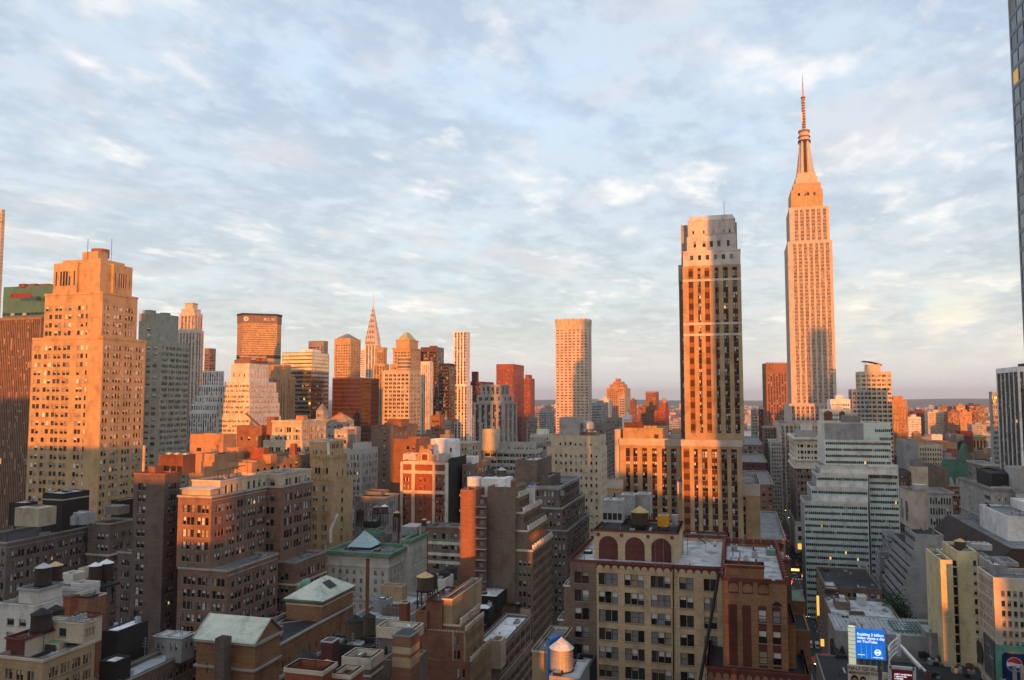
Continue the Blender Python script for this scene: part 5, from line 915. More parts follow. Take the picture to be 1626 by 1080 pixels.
b.t(660, 731, 762, 992, D=184, S=OT(6, .4), W=FS('P60n4P5', 1, 21.5, .55, .5), zb=z); b.blocks(0, 8, .9, 1.2, .6, 'cream_trim'); b.ring(.15, .5, m='cream_trim'); z = b.last[1]-1
b.t(660, 678, None, 971, D=184.2, dep=6, zb=z); b.t(676, 702, None, 955, D=184.3, dep=14, zb=z, roof='grey_roof'); b.ring(.1, .35, m='coping_red'); b.t(702.2, 718, None, 951, D=184.6, dep=22, zb=z, wall='buff_brick'); b.ring(.12, .35, m='cream_trim')
b.t(720, 745, None, 955, D=203, dep=9, zb=z, wall='white_brick', roof='tar', W=FS('PnPnP', 1, 20, .3, 2, style='plain', nf=1)); b.t(728, 757, 762, 948, D=215, zb=z, wall='tan_brick', roof='grey_roof'); b.done()
b = Bld('long_brown_building', 'long brown building with a white roof, black roof cabins and stone corner blocks', 205, 'brown_brick', 'white_roof')
LB = lambda n, t=1.6: FS('P.7nmnmn', n, 17.5, .64, t, rec=.3)
b.t(762, 792, 846, 1080, D=200, S=LB(7, 2)); b.ring(.1, .3, m='concrete'); z = b.last[1]-1
b.t(752, 796, 843, 1026, D=203, S=LB(5, 1.6), W=FS('P', 1, 20), zb=z); pl, z, _ = b.last; b.ring(.12, .4, m='concrete')
for xl, xr, xe, y, D in ((778, 795.5, 803, 1018, 202.6), (826, 841, 845, 968, 246)): b.t(xl, xr, xe, y, D=D, zb=z-5.5, wall='pale_buff', roof='brown_roof')
b.t(752, 776, 786, 968, D=226, zb=z-1, wall='black_metal', roof='white_roof', ph=.2, W=FS('PnP', 1, 20, .3, 2, style='plain', nf=1)); b.t(754, 789, 810, 948, D=238, zb=z-1, wall='black_metal', roof='white_roof', ph=.2, S=FS('wmw', 2, 20, .6, 2, style='plain', nf=1)); b.t(806, 826, 830, 960, D=246, zb=z-1, wall='black_metal', roof='grey_roof', ph=.4); b.done()
# the tan and brown building in front
b = Bld('tan_brick_loft', 'tan and brown brick loft building with three blind arches on its roof house', 170, 'loft_tan', 'silver_roof', win=100)
D = 170.; c = [atD(905, 888, D)]; X = c[0].x; ya = c[0].y; ym = atX(947, 890, X).y; yb = atX(1151, 897, X).y; ZT = c[0].z; XB = X+36
nm = 'triple'
fl = FS('P7w11m1w11P12', 1, 27.6, .64, 2.35, rec=.3, sill=.95, mar=.05, wall='brown_brick'); fr_ = FS('P3n10m.6n10m.6n10P11n10m.6n10m.6n10P11n10m.6n10m.6n10P14n10.5m.6n10.5P16n9.5m.6n9.5P13', 1, 27.6, .64, 2.35, rec=.3, sill=.95, mar=.05)
for xl, py, zb_ in ((879, 1062, 0), (886, 985, 0), (895, 930, 0)):
    b.t(xl, 915, None, py, D=171+(905-xl)*.03, dep=30, zb=0, wall='brown_brick', roof='silver_roof', ph=.6); b.ring(.1, .3, m='white_paint')
b.tier([(X, yb), (XB, yb), (XB, ya), (X, ya), (X, ym)], ZT, [None, None, None, fl, fr_], zb=0, D=D, ph=1.1); b.ring(.14, .42, m='coping_red'); zr = ZT-1.1
fz = b.part('frieze'); fz.box(X-.04, X-.004, yb, ym, ZT-1.5, ZT-.43, 'maroon_brick')
n = 17; w = (ym-yb)/n
for k in range(n):
    y = yb+w*(k+.5); a = b.part('frieze_arch') if k == 0 else a; pts = [(X-.09, y-w*.42, ZT-1.62)]+[(X-.09, y+w*.42*cos(t), ZT-1.45+w*.42*sin(t)*1.1) for t in [pi-pi*i/8 for i in range(9)]]+[(X-.09, y+w*.42, ZT-1.62)]
    a.poly(pts, 'loft_tan')
b.part('drain_pipe').tube((X-.25, atX(1069, 890, X).y, ZT), (X-.25, atX(1064, 1075, X).y, 0), .12, 'black_metal')
for px in (1041, 1054): p = atX(px, 920, X-.3); b.part('hoist_cable').tube((p.x, p.y, ZT+5), (p.x, p.y, 30), .025, 'grey_concrete', 4)
b.t(943, 1077, None, 846, D=171.6, dep=17, zb=zr, wall='loft_tan', roof='tar', ph=.8); b.ring(.12, .4, m='coping_red'); pl, zp, _ = b.last; xp = pl[0][0]
for px in (966, 1008, 1050):
    m_ = b.part('blind_arch'); y = atX(px, 870, xp).y; r = 2.08; zc_ = zp-2.0-r+.65; pts = [(xp-.06, y+r, zr)]+[(xp-.06, y+r*cos(t), zc_+r*sin(t)) for t in [pi*i/14 for i in range(15)]]+[(xp-.06, y-r, zr)]; m_.poly(pts, 'maroon_brick')
for px in (950, 987, 1029, 1067): y = atX(px, 853, xp).y; b.part('medallion').poly([(xp-.05, y+.42*cos(t), zp-1.1+.42*sin(t)) for t in [2*pi*i/12 for i in range(12)]], 'coping_red')
b.t(1084, 1158, None, 852, D=196, dep=6, zb=zr, wall='brown_brick', roof='grey_roof', W=FS('P2w1.5P9', 1, 40, .4, 1.6, nf=1), ph=.6); b.ring(.1, .35, m='coping_red')
st = b.part('fire_escape'); s0, s1 = atD(1110, 855, 194), atD(1143, 880, 194); st.tube(s0, s1, .15, 'black_metal'); st.tube(s0+Vector((0, 0, 1)), s1+Vector((0, 0, 1)), .06, 'black_metal')
for px in (1084.5, 1092): p = atD(px, 880, 180); b.part('roof_ladder').tube((p.x, p.y, zr), (p.x, p.y, zp), .05, 'black_metal')
b.done(); ROOF_T, ROOF_P = zr, zp-.8
b = Bld('brown_brick_wing', 'brown brick building with dark red vertical strips and toothed red copings', 150, 'rust_brick', 'silver_roof', win=100)
b.wallm = 'brown_brick'
D = 150; X = atD(1150, 918, D).x; f = FS('P9S14P8S14P11w13P9w13P10', 1, 31, .6, 4.6, S='maroon_brick', srec=.12, rec=.35, mar=.05, style='sash', sp='maroon_brick', skip=())
b.t(1122, 1285, None, 1057, D=147.6, dep=30, zb=0, W=FS('P8S13P12S13P8S13P10w13P9w13P11w13P16', 1, 31, .62, 3.6, S='maroon_brick', srec=.1, rec=.35, mar=.05, sp='maroon_brick'), roof='tar'); b.ring(.1, .35, m='coping_red'); pl, z, _ = b.last; z -= 1
n = 13; w = (pl[2][1]-pl[0][1])/n; xx = pl[0][0]; b.part('frieze').box(xx-.04, xx-.004, pl[0][1], pl[2][1], z-.9, z+.62, 'maroon_brick'); ar = b.part('frieze_arch')
for k in range(n): y = pl[0][1]+w*(k+.5); ar.poly([(xx-.09, y-w*.38, z-1.3)]+[(xx-.09, y+w*.38*cos(t), z-.75+w*.38*sin(t)*1.5) for t in [pi-pi*i/8 for i in range(9)]]+[(xx-.09, y+w*.38, z-1.3)], 'rust_tan')
b.t(1249.3, 1263, None, 989, D=149.2, dep=14, zb=z, wall='rust_tan', roof='grey_roof'); b.ring(.1, .3, m='coping_red')
b.t(1146, 1249, None, 918, D=150, dep=40, zb=z, W=f, wall='rust_tan', roof='silver_roof', ph=1.0); b.ring(.14, .4, m='coping_red'); pl, z1, _ = b.last; xx = pl[0][0]
b.blocks(0, 16, 1.1, .7, .6, 'coping_red'); b.blocks(2, 20, 1.1, .7, .6, 'coping_red'); b.blocks(1, 7, 1.4, .7, .6, 'coping_red'); b.blocks(3, 5, 1.7, .3, .6, 'coping_red')
ca = b.part('frieze_arch'); wp = lambda px: atX(px, 930, xx).y
for px in (1164.5, 1187, 1212): r = .85; ca.poly([(xx-.05, wp(px)+r, z1-2.3), (xx-.05, wp(px)+r, z1-1.6)]+[(xx-.05, wp(px)+r*cos(t), z1-1.6+r*sin(t)) for t in [pi*i/8 for i in range(9)]]+[(xx-.05, wp(px)-r, z1-2.3)], 'rust_tan'); ca.box(xx-.03, xx-.004, wp(px)-.95, wp(px)+.95, z1-2.6, z1-.45, 'maroon_brick')
b.part('arch_window').poly([(xx-.03, wp(1233)+.8*cos(t), z1-4.45+.8*sin(t)) for t in [pi*i/8 for i in range(9)]], 'dark_glass')
b.t(1151, 1213, None, 897, D=151.4, dep=4.5, zb=z1-1, wall='rust_tan', roof='tar', ph=.5); b.ring(.14, .4, m='coping_red'); b.blocks(3, 12, .5, .15, .7, 'rust_brick')
b.t(1244, 1256, None, 892, D=166, dep=6, zb=z1-12, wall='brown_brick'); b.blocks(3, 2, .8, .6, .6, 'coping_red'); b.t(1222, 1243, None, 868, D=184, dep=5, zb=z1-1, wall='brown_brick', roof='tar'); b.ring(.1, .3, m='coping_red')
b.t(1246, 1279, None, 953, D=169, dep=11, zb=0, wall='rust_tan', roof='copper_green', ph=.1); b.t(1250, 1286, None, 999, D=157, dep=12, zb=0, wall='rust_tan', roof='tar', W=FS('P9w4P3', 1, 40, .4, 1, style='plain', nf=1), ph=.2)
for px, py in ((1196, 878), (1197, 895)): p = atD(px, py, 178); b.part('vent_pipe').tube((p.x, p.y, z1-1), (p.x, p.y, z1+.5), .12, 'black_metal')
p = atD(1224, 884, 176); b.part('copper_box').box(p.x, p.x+1.5, p.y-1, p.y+1, z1-1, z1+.2, 'copper_green')
b.part('exhaust_duct').tube((X-.2, atX(1147, 896, X).y+.6, z1+1), (atD(1122, 1080, 147).x-.4, atD(1122, 1080, 147).y+1.2, atD(1122, 1085, 147).z), .3, 'black_metal', 8); b.done()
b = Bld('tank_base_house', 'small tan brick house at the bottom edge carrying the sunlit roof tank', 132, 'wood_grey', 'grey_roof')
b.t(845, 880, 908, 1035, D=150, wall='buff_brick', ph=.5); b.ring(.12, .4, m='cream_trim'); z = b.last[1]-.5; b.t(872, 920, None, 1078, D=128, dep=9, zb=0, wall='grey_concrete', roof='silver_roof', ph=.2); b.t(905, 935, None, 1062, D=142, dep=8, zb=0, wall='black_brick', roof='silver_roof'); b.done()
# ---------------------------------------------------------------- right of the street
b = Bld('stepped_grey_building', 'grey building with a blank stepped side wall and strip windows stepping down to the left', 330, 'grey_concrete', 'tar')
zb = 0
SN = lambda: FS('B', 4, 15, .5, .8, style='dark', rec=.5, mar=.3)
for xl, xr, xe, y in ((1428, 1506, 1402, 944), (1434, 1506, 1405, 920), (1441, 1506, 1412, 900), (1447, 1506, 1416, 873), (1453, 1498, 1437, 848)): b.t(xl, xr, xe, y, D=330, N=SN(), zb=zb, ph=.4); zb = b.last[1]-.4
b.t(1398, 1430, 1385, 960, D=352, zb=0, N=SN(), ph=.4)
b.t(1443, 1472, 1428, 779, D=345, zb=zb, wall='stained_concrete', roof='brown_roof', N=FS('PBP', 2, 40, .8, 4, style='grid', nf=1)); z = b.last[1]; b.ring(.1, .4, m='grey_concrete')
p = atD(1460, 776, 352); b.part('rooftop_plant').box(p.x, p.x+5, p.y-3, p.y+2, z-1, z+1.6, 'galv'); b.done()
b = Bld('low_annex', 'grey glass annex stepping down beside the banded glass block', 395, 'grey_concrete', 'grey_roof', win=60)
b.t(1409, 1428, 1400, 850, D=395, dep=None, W=FS('B', 3, 11, .45, 1, style='band'), N=FS('B', 6, 11, .45, 1, style='band')); b.t(1396, 1424, 1390, 876, D=380, zb=0, W=FS('B', 4, 11, .45, 1, style='band'), N=FS('B', 6, 11, .45, 1, style='band')); b.done()
b = Bld('mall_building', 'long building with brown sloping roof, a window row below and white box on top', 300, 'grey_stone', 'grey_roof', win=100)
dm('slate_brown', (.065, .045, .04), var=.25)
pa, pf = atD(1568, 872, 300), None; y1 = pa.y; z = pa.z; xfar = atY(1474, 795, y1).x; xfar = min(xfar, pa.x+170)
b.tier([(pa.x, y1-60), (xfar, y1-60), (xfar, y1), (pa.x, y1)], z-9, [None, None, FS('Pw', 40, 14, .5, 1.2, style='plain'), None], zb=0, ph=0)
q = b.last[0]; b.part('sloping_roof').prism(q, z-9, z+.5, 'slate_brown', 'grey_roof', [(q[0][0]+1, q[0][1]), (q[1][0]-1, q[1][1]), (q[2][0]-1, q[2][1]-8), (q[3][0]+1, q[3][1]-8)])
x0, yy = pa.x+18, y1-12; zt = atY(1530, 800, yy).z
b.tier([(x0, yy-28), (xfar-38, yy-28), (xfar-38, yy), (x0, yy)], z+10, [None, None, FS('P4wPP', 5, 60, .34, 3, style='plain', nf=1), None], zb=z+.4, wall='white_paint', roof='grey_roof', ph=.6); zt = b.last[1]
for k in range(7): b.part('rooftop_plant').box(x0+22+k*9, x0+28+k*9, yy-20, yy-12, zt-.6, zt+3.2, 'white_paint')
b.done()
b = Bld('ornate_stone_hotel', 'grey brown stone hotel wings with a black roof house at the right edge', 350, 'concrete', 'grey_roof')
HP = lambda n, t=3: FS('PnPn', n, 11.9, .5, t, style='plain')
b.t(1573, 1611, 1566, 775, D=350, dep=50, W=HP(3), N=HP(1), wall='grey_stone'); b.ring(.7, 1, m='dark_stone'); b.ring(.5, .6, -14, 'concrete'); b.ring(.5, .6, -40, 'concrete'); z = b.last[1]-1; b.blocks(3, 16, .5, .7, .5, 'concrete')
b.t(1613, 1660, None, 778, D=344, dep=50, zb=0, W=HP(3), wall='grey_stone'); b.ring(.7, 1, m='dark_stone'); b.t(1619, 1660, None, 745, D=346, dep=20, zb=z, wall='concrete', W=HP(2))
b.t(1575, 1616, None, 752, D=362, dep=24, zb=z, wall='black_metal', roof='tar', ph=.1); pl, z, _ = b.last; b.part('pitched_roof').prism(pl, z, z+1.4, 'tar', 'tar', offset(pl, -7)); b.done()
b = Bld('green_mansard_hotel', 'brown brick hotel with a steep green mansard roof and ornate gables', 520, 'concrete', 'dark_green_roof', win=60)
b.t(1507, 1561, 1495, 770, D=520, dep=40, W=FS('pw', 16, 9.2, .55, 2, style='plain'), N=FS('pw', 6, 9.2, .55, 2, style='plain'), wall='rust_brick', ph=0); pl, z, _ = b.last; b.ring(.6, 1, m='concrete'); b.ring(.6, .8, -6, 'concrete')
b.part('mansard_roof').prism(pl, z, z+14, 'dark_green_roof', 'tar', offset(pl, -5))
for k in range(6): y = pl[0][1]+(pl[2][1]-pl[0][1])*(k+.5)/6; b.part('dormer').prism([(pl[0][0]-.3, y-1.4), (pl[0][0]+3, y-1.4), (pl[0][0]+3, y+1.4), (pl[0][0]-.3, y+1.4)], z, z+4.5, 'concrete', None, [(pl[0][0]-.3, y-.2), (pl[0][0]+3, y-.2), (pl[0][0]+3, y+.2), (pl[0][0]-.3, y+.2)])
b.t(1526, 1546, None, 733, D=540, dep=14, zb=z+13, wall='dark_green_roof', ph=0); pl, z, _ = b.last; b.part('mansard_roof').prism(pl, z, z+12, 'dark_green_roof', 'dark_green_roof', offset(pl, -3.5)); b.t(1530, 1535, None, 712, D=545, dep=3, zb=z, wall='grey_stone'); b.done()
b = Bld('brown_hotel_wing', 'dark red brown brick wall building with a pale chimney tower behind the stained stair tower', 470, 'dark_brick', 'tar', win=40)
b.t(1426, 1448, None, 748, D=470, dep=20, W=FS('Pn', 4, 10, .5, 2, style='plain')); b.t(1474, 1505, None, 744, D=478, dep=40, zb=0, W=FS('pP', 5, 10), wall='brown_brick'); b.t(1447, 1473, None, 741, D=466, dep=8, zb=0, wall='pale_buff'); b.t(1448, 1466, None, 730, D=470, dep=8, wall='dark_stone', zb=b.last[1]-1); b.done()
b = Bld('arcaded_low_building', 'pale stone low building with an arched attic below the brown hotel wing', 430, 'concrete', 'grey_roof', win=30)
b.t(1472, 1512, None, 781, D=430, dep=24, W=FS('pw', 8, 16, .6, 2, style='plain')); b.ring(.6, .8, m='concrete'); b.done()
b = Bld('beige_window_block', 'beige loft block with large windows above the brown hotel wing', 640, 'pale_buff', 'grey_roof', win=60)
b.t(1457, 1496, None, 706, D=640, dep=30, W=FS('Pw', 9, 7.5, .55, 2, style='plain')); b.t(1435, 1457, 1428, 700, D=630, dep=30, zb=0, wall='grey_concrete'); b.t(1470, 1478, None, 700, D=644, dep=6, wall='terracotta', zb=b.last[1]-12); b.done()
b = Bld('sunlit_roof_house', 'orange sunlit roof house with a peaked tank shed on the far roofs', 800, 'terracotta', 'terracotta', win=20)
b.t(1440, 1470, None, 698, D=800, dep=20, W=FS('pw', 6, 6, .5, 4, style='plain')); b.t(1450, 1463, None, 688, D=806, dep=8, zb=b.last[1]-1, ph=0); pl, z, _ = b.last; b.part('peaked_roof').prism(pl, z, z+2.5, 'terracotta', 'terracotta', offset(pl, -3)); b.done()
b = Bld('arched_orange_building', 'ornate orange building with big arches and a pale green cornice', 800, 'terracotta', 'copper', win=40)
b.t(1536, 1566, 1531, 692, D=800, dep=26, W=FS('Pw', 5, 16, .7, 3, style='plain'), N=FS('Pw', 4, 16, .7, 3, style='plain')); b.ring(1.2, 1.6, m='copper_green'); b.done()
b = Bld('rust_flat_block', 'plain orange red flat roofed block left of the arched orange building', 760, 'terracotta', 'grey_roof', win=20)
b.t(1495, 1519, None, 703, D=760, dep=20, W=FS('Pn', 5, 7, .4, 6, style='plain')); b.t(1518, 1530, None, 690, D=770, dep=12, zb=0, wall='dark_stone'); b.t(1524, 1545, None, 685, D=790, dep=14, zb=0, wall='maroon_brick'); b.done()
b = Bld('grey_cornice_block', 'dark grey office block below the pinstriped tower', 450, 'dark_stone', 'grey_roof', win=40)
b.t(1560, 1584, 1553, 737, D=450, dep=30, W=FS('pw', 5, 10.5, .55, 2, style='plain'), N=FS('pw', 4, 10.5, .55, 2, style='plain')); b.ring(.6, 1, m='concrete'); b.done()
for xl, xr, y, D, wl, lb in ((1428, 1452, 725, 700, 'dark_stone', 'dark low block with roof units right of the banded glass block'), (1496, 1520, 726, 640, 'grey_stone', 'grey low block with domed vents behind the green mansard hotel'), (1545, 1572, 722, 600, 'brown_brick', 'dark brown block left of the narrow grid front block'), (1420, 1440, 760, 560, 'grey_concrete', 'small grey block tucked beside the banded glass block'), (1506, 1526, 718, 700, 'red_brick', 'red roof house beside domed vents on the far right roofs')):
    b = Bld('roof_block', lb, D, wl, win=20); b.t(xl, xr, None, y, dep=24, W=FS('pw', max(3, int((xr-xl)/4)), 3.6*F/D, .5, 2, style='plain')); p = b.last; b.part('penthouse').box(p[0][0][0]+3, p[0][0][0]+9, p[0][0][1]+3, p[0][0][1]+9, p[1]-1, p[1]+3, wl, 'grey_roof'); b.done()
# yellow building and its neighbour with the drink billboard
b = Bld('cream_slit_building', 'tall cream painted building with a dark window slit down its blank wall', 255, 'cream_paint', 'tar')
b.t(1493, 1512.4, None, 889, D=254, dep=20, zb=0); pl, z, _ = b.last
b.t(1519, 1552, None, 875, D=254.6, dep=18, zb=0, W=FS('P25n5P2', 1, 14.7, .55, 2, mar=.1)); 
q0, q1 = atD(1512.5, 900, 255), atD(1518.9, 900, 255); mb = b.part('window_slit'); mb.box(q0.x+.6, q0.x+.8, q1.y, q0.y, 0, z-.5, 'glass_a')
for k in range(22): b.part('slit_floor').box(q0.x+.1, q0.x+.59, q1.y+.02, q0.y-.02, z-2.6-k*2.95, z-2.25-k*2.95, 'cream_paint')
b.done()
b = Bld('pale_window_building', 'pale pinkish building with gridded windows and an uneven roof above a drink billboard', 229, 'cream_trim', 'grey_roof')
b.t(1577, 1660, 1552, 917, D=229, N=FS('Pn1n1Pn1', 4, 14.8, .5, 1, style='plain'), W=FS('P1.4W2', 7, 15.2, .55, 2.9, style='grid', mar=1.2)); b.wall.mats = b.wall.mats; pl, z, _ = b.last; zr = z-1
b.t(1576, 1600, None, 897, D=237, dep=14, zb=zr, wall='grey_concrete', roof='silver_roof'); b.t(1560, 1572, None, 884, D=256, dep=8, zb=zr, wall='grey_concrete', W=FS('PwP', 1, 20, .4, 2, style='plain', nf=1)); b.t(1594, 1618, None, 893, D=249, dep=10, zb=zr, wall='grey_stone'); b.part('roof_railing').tube((pl[0][0]+.5, pl[0][1]+2, z+.9), (pl[0][0]+.5, pl[2][1]-1, z+.9), .05, 'black_metal')
b.done(); PWB = pl
# low roofs by the street
b = Bld('low_brick_roofs', 'row of low dark brick roofs with silver skylights beside the banded glass block', 330, 'brown_brick', 'tar', win=30)
b.t(1310, 1400, 1297, 930, D=345, dep=40, W=FS('Pw', 9, 14, .45, 1.4, style='plain'), N=FS('Pw', 5, 14, .45, 1.4, style='plain')); z = b.last[1]-1; b.t(1308, 1392, None, 917, D=372, dep=14, zb=0, wall='dark_brick'); b.t(1311, 1330, None, 934, D=342, dep=14, zb=z, roof='silver_roof', ph=.2); b.t(1352, 1378, None, 928, D=352, dep=12, zb=z, roof='white_roof', wall='white_brick'); b.t(1366, 1380, None, 902, D=378, dep=8, zb=z, wall='galv'); b.t(1308, 1316, None, 905, D=378, dep=6, zb=z, wall='tar')
b.done()
b = Bld('low_silver_roofs', 'low brick houses with rumpled silver roofs and small white vents beside the trees', 300, 'brown_brick', 'silver_roof', win=20)
b.t(1320, 1430, 1305, 976, D=305, dep=30); z = b.last[1]-1; b.t(1327, 1350, None, 955, D=316, dep=10, zb=z, roof='silver_roof'); b.t(1350, 1374, None, 974, D=306, dep=4, zb=z, wall='dark_brick'); b.t(1334, 1342, None, 948, D=322, dep=3, zb=z, wall='white_brick', ph=.1); b.t(1363, 1376, None, 948, D=322, dep=6, zb=z, wall='white_brick', ph=.1); b.done()
b = Bld('metal_roof_hall', 'beige hall with ribbed grey metal roof and a gridded skylight behind the blue billboard', 285, 'concrete', 'galv', win=20)
b.t(1326, 1530, 1312, 1001, D=272, dep=22, wall='concrete', ph=.3); pl, z, _ = b.last; rb = b.part('roof_rib')
for k in range(28): y = pl[0][1]+(pl[2][1]-pl[0][1])*k/28; rb.box(pl[0][0]+1, pl[1][0]-1, y, y+.35, z-.3, z-.02, 'silver_roof')
ya, yb = atZ(1412, 990, z).y, atZ(1458, 995, z).y; xa, xb = pl[0][0]+4, pl[1][0]-6; sk = b.part('skylight'); sk.prism([(xa, yb), (xb, yb), (xb, ya), (xa, ya)], z-.3, z+.6, 'copper_green', 'skylight_glass')
for k in range(9): y = yb+(ya-yb)*k/8; sk.box(xa, xb, y-.08, y+.08, z+.6, z+.68, 'frame_dark')
for k in range(6): x = xa+(xb-xa)*k/5; sk.box(x-.08, x+.08, yb, ya, z+.681, z+.74, 'frame_dark')
b.t(1326, 1530, None, 1001, D=268, dep=3, zb=0, wall='sand', ph=.1) if False else None
b.t(1470, 1530, None, 1004, D=262, dep=14, zb=0, wall='grey_concrete', roof='silver_roof'); b.t(1328, 1345, None, 1040, D=262, dep=18, zb=0, wall='black_brick', roof='tar'); b.done()
b = Bld('billboard_building', 'low building under the billboards with a cluttered roof of pipes and boxes', 240, 'dark_stone', 'tar', win=20)
b.t(1310, 1600, None, 1085, D=238, dep=28, wall='dark_stone', ph=.5); z = b.last[1]-.5; b.t(1410, 1440, None, 1030, D=262, dep=4, zb=z, roof='silver_roof', wall='grey_concrete'); b.done(); BZ = z
rnd = random.Random(5)
for i in range(15):
    px, py = rnd.uniform(1455, 1560), rnd.uniform(1046, 1078); p = atZ(px, py, BZ); s = rnd.uniform(.7, 1.5); mb = MB(); m = rnd.choice(['galv', 'black_metal', 'steel', 'rust'])
    mb.box(p.x, p.x+s*1.3, p.y-s, p.y+s, BZ+.004, BZ+s*1.2, m); mb.cone(p.x+s*.6, p.y, BZ+s*1.2, BZ+s*1.35, s*.5, s*.5, 'black_metal', 10); tag(mb.build('air_conditioner'), 'small metal roof air conditioner among the dark clutter below the cream slit building', 'air conditioner', 'cluttered roof air conditioners')
# ---------------------------------------------------------------- billboards
def text(body, loc, size, m, parent, name='lettering', rot=(pi/2, 0, -pi/2), ext=.02, shear=0, spc=1.0):
    cu = bpy.data.curves.new(name, 'FONT'); cu.body = body; cu.size = size; cu.extrude = ext; cu.space_line = .95; cu.materials.append(M[m]); cu.space_character = spc; cu.offset = size*.012
    o = bpy.data.objects.new(name, cu); C.objects.link(o); o.parent = parent; o.location = Vector(loc)-parent.location; o.rotation_euler = rot
    dg = bpy.context.evaluated_depsgraph_get(); me = bpy.data.meshes.new_from_object(o.evaluated_get(dg)); n = bpy.data.objects.new(name, me); C.objects.link(n); n.parent = parent; n.location = o.location; n.rotation_euler = rot; bpy.data.objects.remove(o); return n
M['ad_blue'] = mat('ad_blue', (.012, .14, .55), emit=.75); M['ad_blue_light'] = mat('ad_light', (.05, .3, .72), emit=.8); M['ad_white'] = mat('ad_white', (.85, .9, 1.), emit=.85)
M['ad_cream'] = mat('ad_cream', (.86, .80, .58), .7, var=.1); M['ad_purple'] = mat('ad_purple', (.20, .02, .12), .7); M['ad_red'] = mat('ad_red', (.38, .02, .03), .7); M['skin'] = mat('skin', (.55, .30, .19), .7, var=.1, fine=0); M['hair'] = mat('hair', (.03, .018, .012), .7); M['can_blue'] = mat('can_blue', (.012, .03, .12), .4); M['ad_green'] = mat('ad_green', (.14, .36, .27), .7, var=.5, sc=.3); M['ad_grey'] = mat('ad_grey', (.12, .12, .115), .7, var=.5, sc=.4); M['logo_red'] = mat('logo_red', (.5, .03, .03), .6); M['logo_blue'] = mat('logo_blue', (.02, .06, .3), .6); M['logo_white'] = mat('logo_white', (.75, .75, .75), .6)
def rect(mb, X, y0, y1, z0, z1, m): mb.poly([(X, y0, z0), (X, y1, z0), (X, y1, z1), (X, y0, z1)], m)
def ell(mb, X, y, z, ry, rz, m, a0=0, a1=2*pi, n=20): mb.poly([(X, y+ry*cos(a0+(a1-a0)*i/n), z+rz*sin(a0+(a1-a0)*i/n)) for i in range(n+1 if a1-a0 < 6 else n)], m)
pa, pb, pc = atD(1358, 998, 250), atD(1407, 1006, 250), atD(1358, 1045, 250); X = pa.x; y1, y0 = pa.y, atX(1405, 1006, X).y; z1, z0 = pa.z, pc.z; w, h = y1-y0, z1-z0
r = empty('video_billboard', 'bright blue lit billboard with white words about two billion video views', 'billboard', (X, (y0+y1)/2, BZ))
mb = MB(); mb.box(X, X+.5, y0, y1, z0, z1, 'ad_blue'); mb.build('screen', r, r.location)
for k in range(5): mb = MB(); y = y1-w*(.16+.17*k); mb.poly([(X-.012, y-w*.012, z0+.1), (X-.012, y-w*.05, z0+.1), (X-.012, y-w*.035, z0+h*.48), (X-.012, y-w*.025, z0+h*.48)], 'ad_blue_light'); mb.build('light_streak', r, r.location)
text('Enabling 2 billion\nvideo views a day\non YouTube.', (X-.06, y1-w*.05, z1-h*.22), h*.125, 'ad_white', r)
mb = MB(); ly, lz, lr = y0+w*.26, z0+h*.24, h*.105
for i in range(20): a, c = 2*pi*i/20, 2*pi*(i+1)/20; mb.poly([(X-.03, ly+lr*k*cos(t), lz+lr*k*sin(t)) for t, k in ((a, .72), (a, 1), (c, 1), (c, .72))], 'ad_white')
rect(mb, X-.03, ly-lr*.6, ly+lr*.6, lz-lr*.3, lz+lr*.3, 'ad_white'); mb.build('logo', r, r.location)
mb = MB(); rect(mb, X-.03, y1-w*.3, y1-w*.06, z0+h*.12, z0+h*.14, 'ad_white'); mb.build('small_print', r, r.location); mb = MB(); rect(mb, X-.03, y0+w*.08, y0+w*.42, z0+h*.06, z0+h*.08, 'ad_white'); mb.build('small_print', r, r.location)
for k in range(5): mb = MB(); y = y0+w*(k+.5)/5; mb.box(X+.1, X+.4, y-.1, y+.1, BZ, z0, 'steel'); mb.tube((X+.6, y, z1), (X+3.5, y, BZ), .1, 'steel'); mb.build('support_post', r, r.location)
mb = MB()
for k in range(4): mb.tube((X+.6, y0, z0+h*k/3), (X+.6, y1, z0+h*k/3), .07, 'steel')
mb.tube((X+.55, y0-.2, z0), (X+.55, y0-.2, z1), .12, 'steel'); mb.build('back_frame', r, r.location)
p = atX(1353, 998, X); r2 = empty('lit_glass_pylon', 'pale cream lit glass corner column standing left of the blue billboard', 'pylon', (X+1, p.y, BZ))
M['pylon'] = mat('pylon', (.6, .6, .42), emit=.55); mb = MB(); mb.cone(X+1.2, p.y, BZ, z1+.3, 1.05, 1.05, 'pylon', 16); mb.build('glass_column', r2, r2.location)
mb = MB(); [mb.cone(X+1.2, p.y, z0+(z1-z0)*k/7, z0+(z1-z0)*k/7+.12, 1.09, 1.09, 'steel', 16) for k in range(8)]; mb.build('hoop', r2, r2.location)
pa, pb = atD(1346, 1055, 236), atD(1394, 1064, 236); X = pa.x; y1, y0 = pa.y, atX(1394, 1064, X).y; z1 = pa.z; w = y1-y0
r = empty('film_billboard', 'cream billboard with purple words and two drawn dark haired heads', 'billboard', (X, (y0+y1)/2, z1-9))
mb = MB(); mb.box(X, X+.4, y0, y1, z1-9, z1, 'ad_cream'); mb.build('panel', r, r.location)
text('HALF OF ALL', (X-.05, y1-w*.02, z1-w*.17), w*.175, 'ad_purple', r); text('MARRIAGES END', (X-.05, y1-w*.02, z1-w*.31), w*.135, 'ad_purple', r)
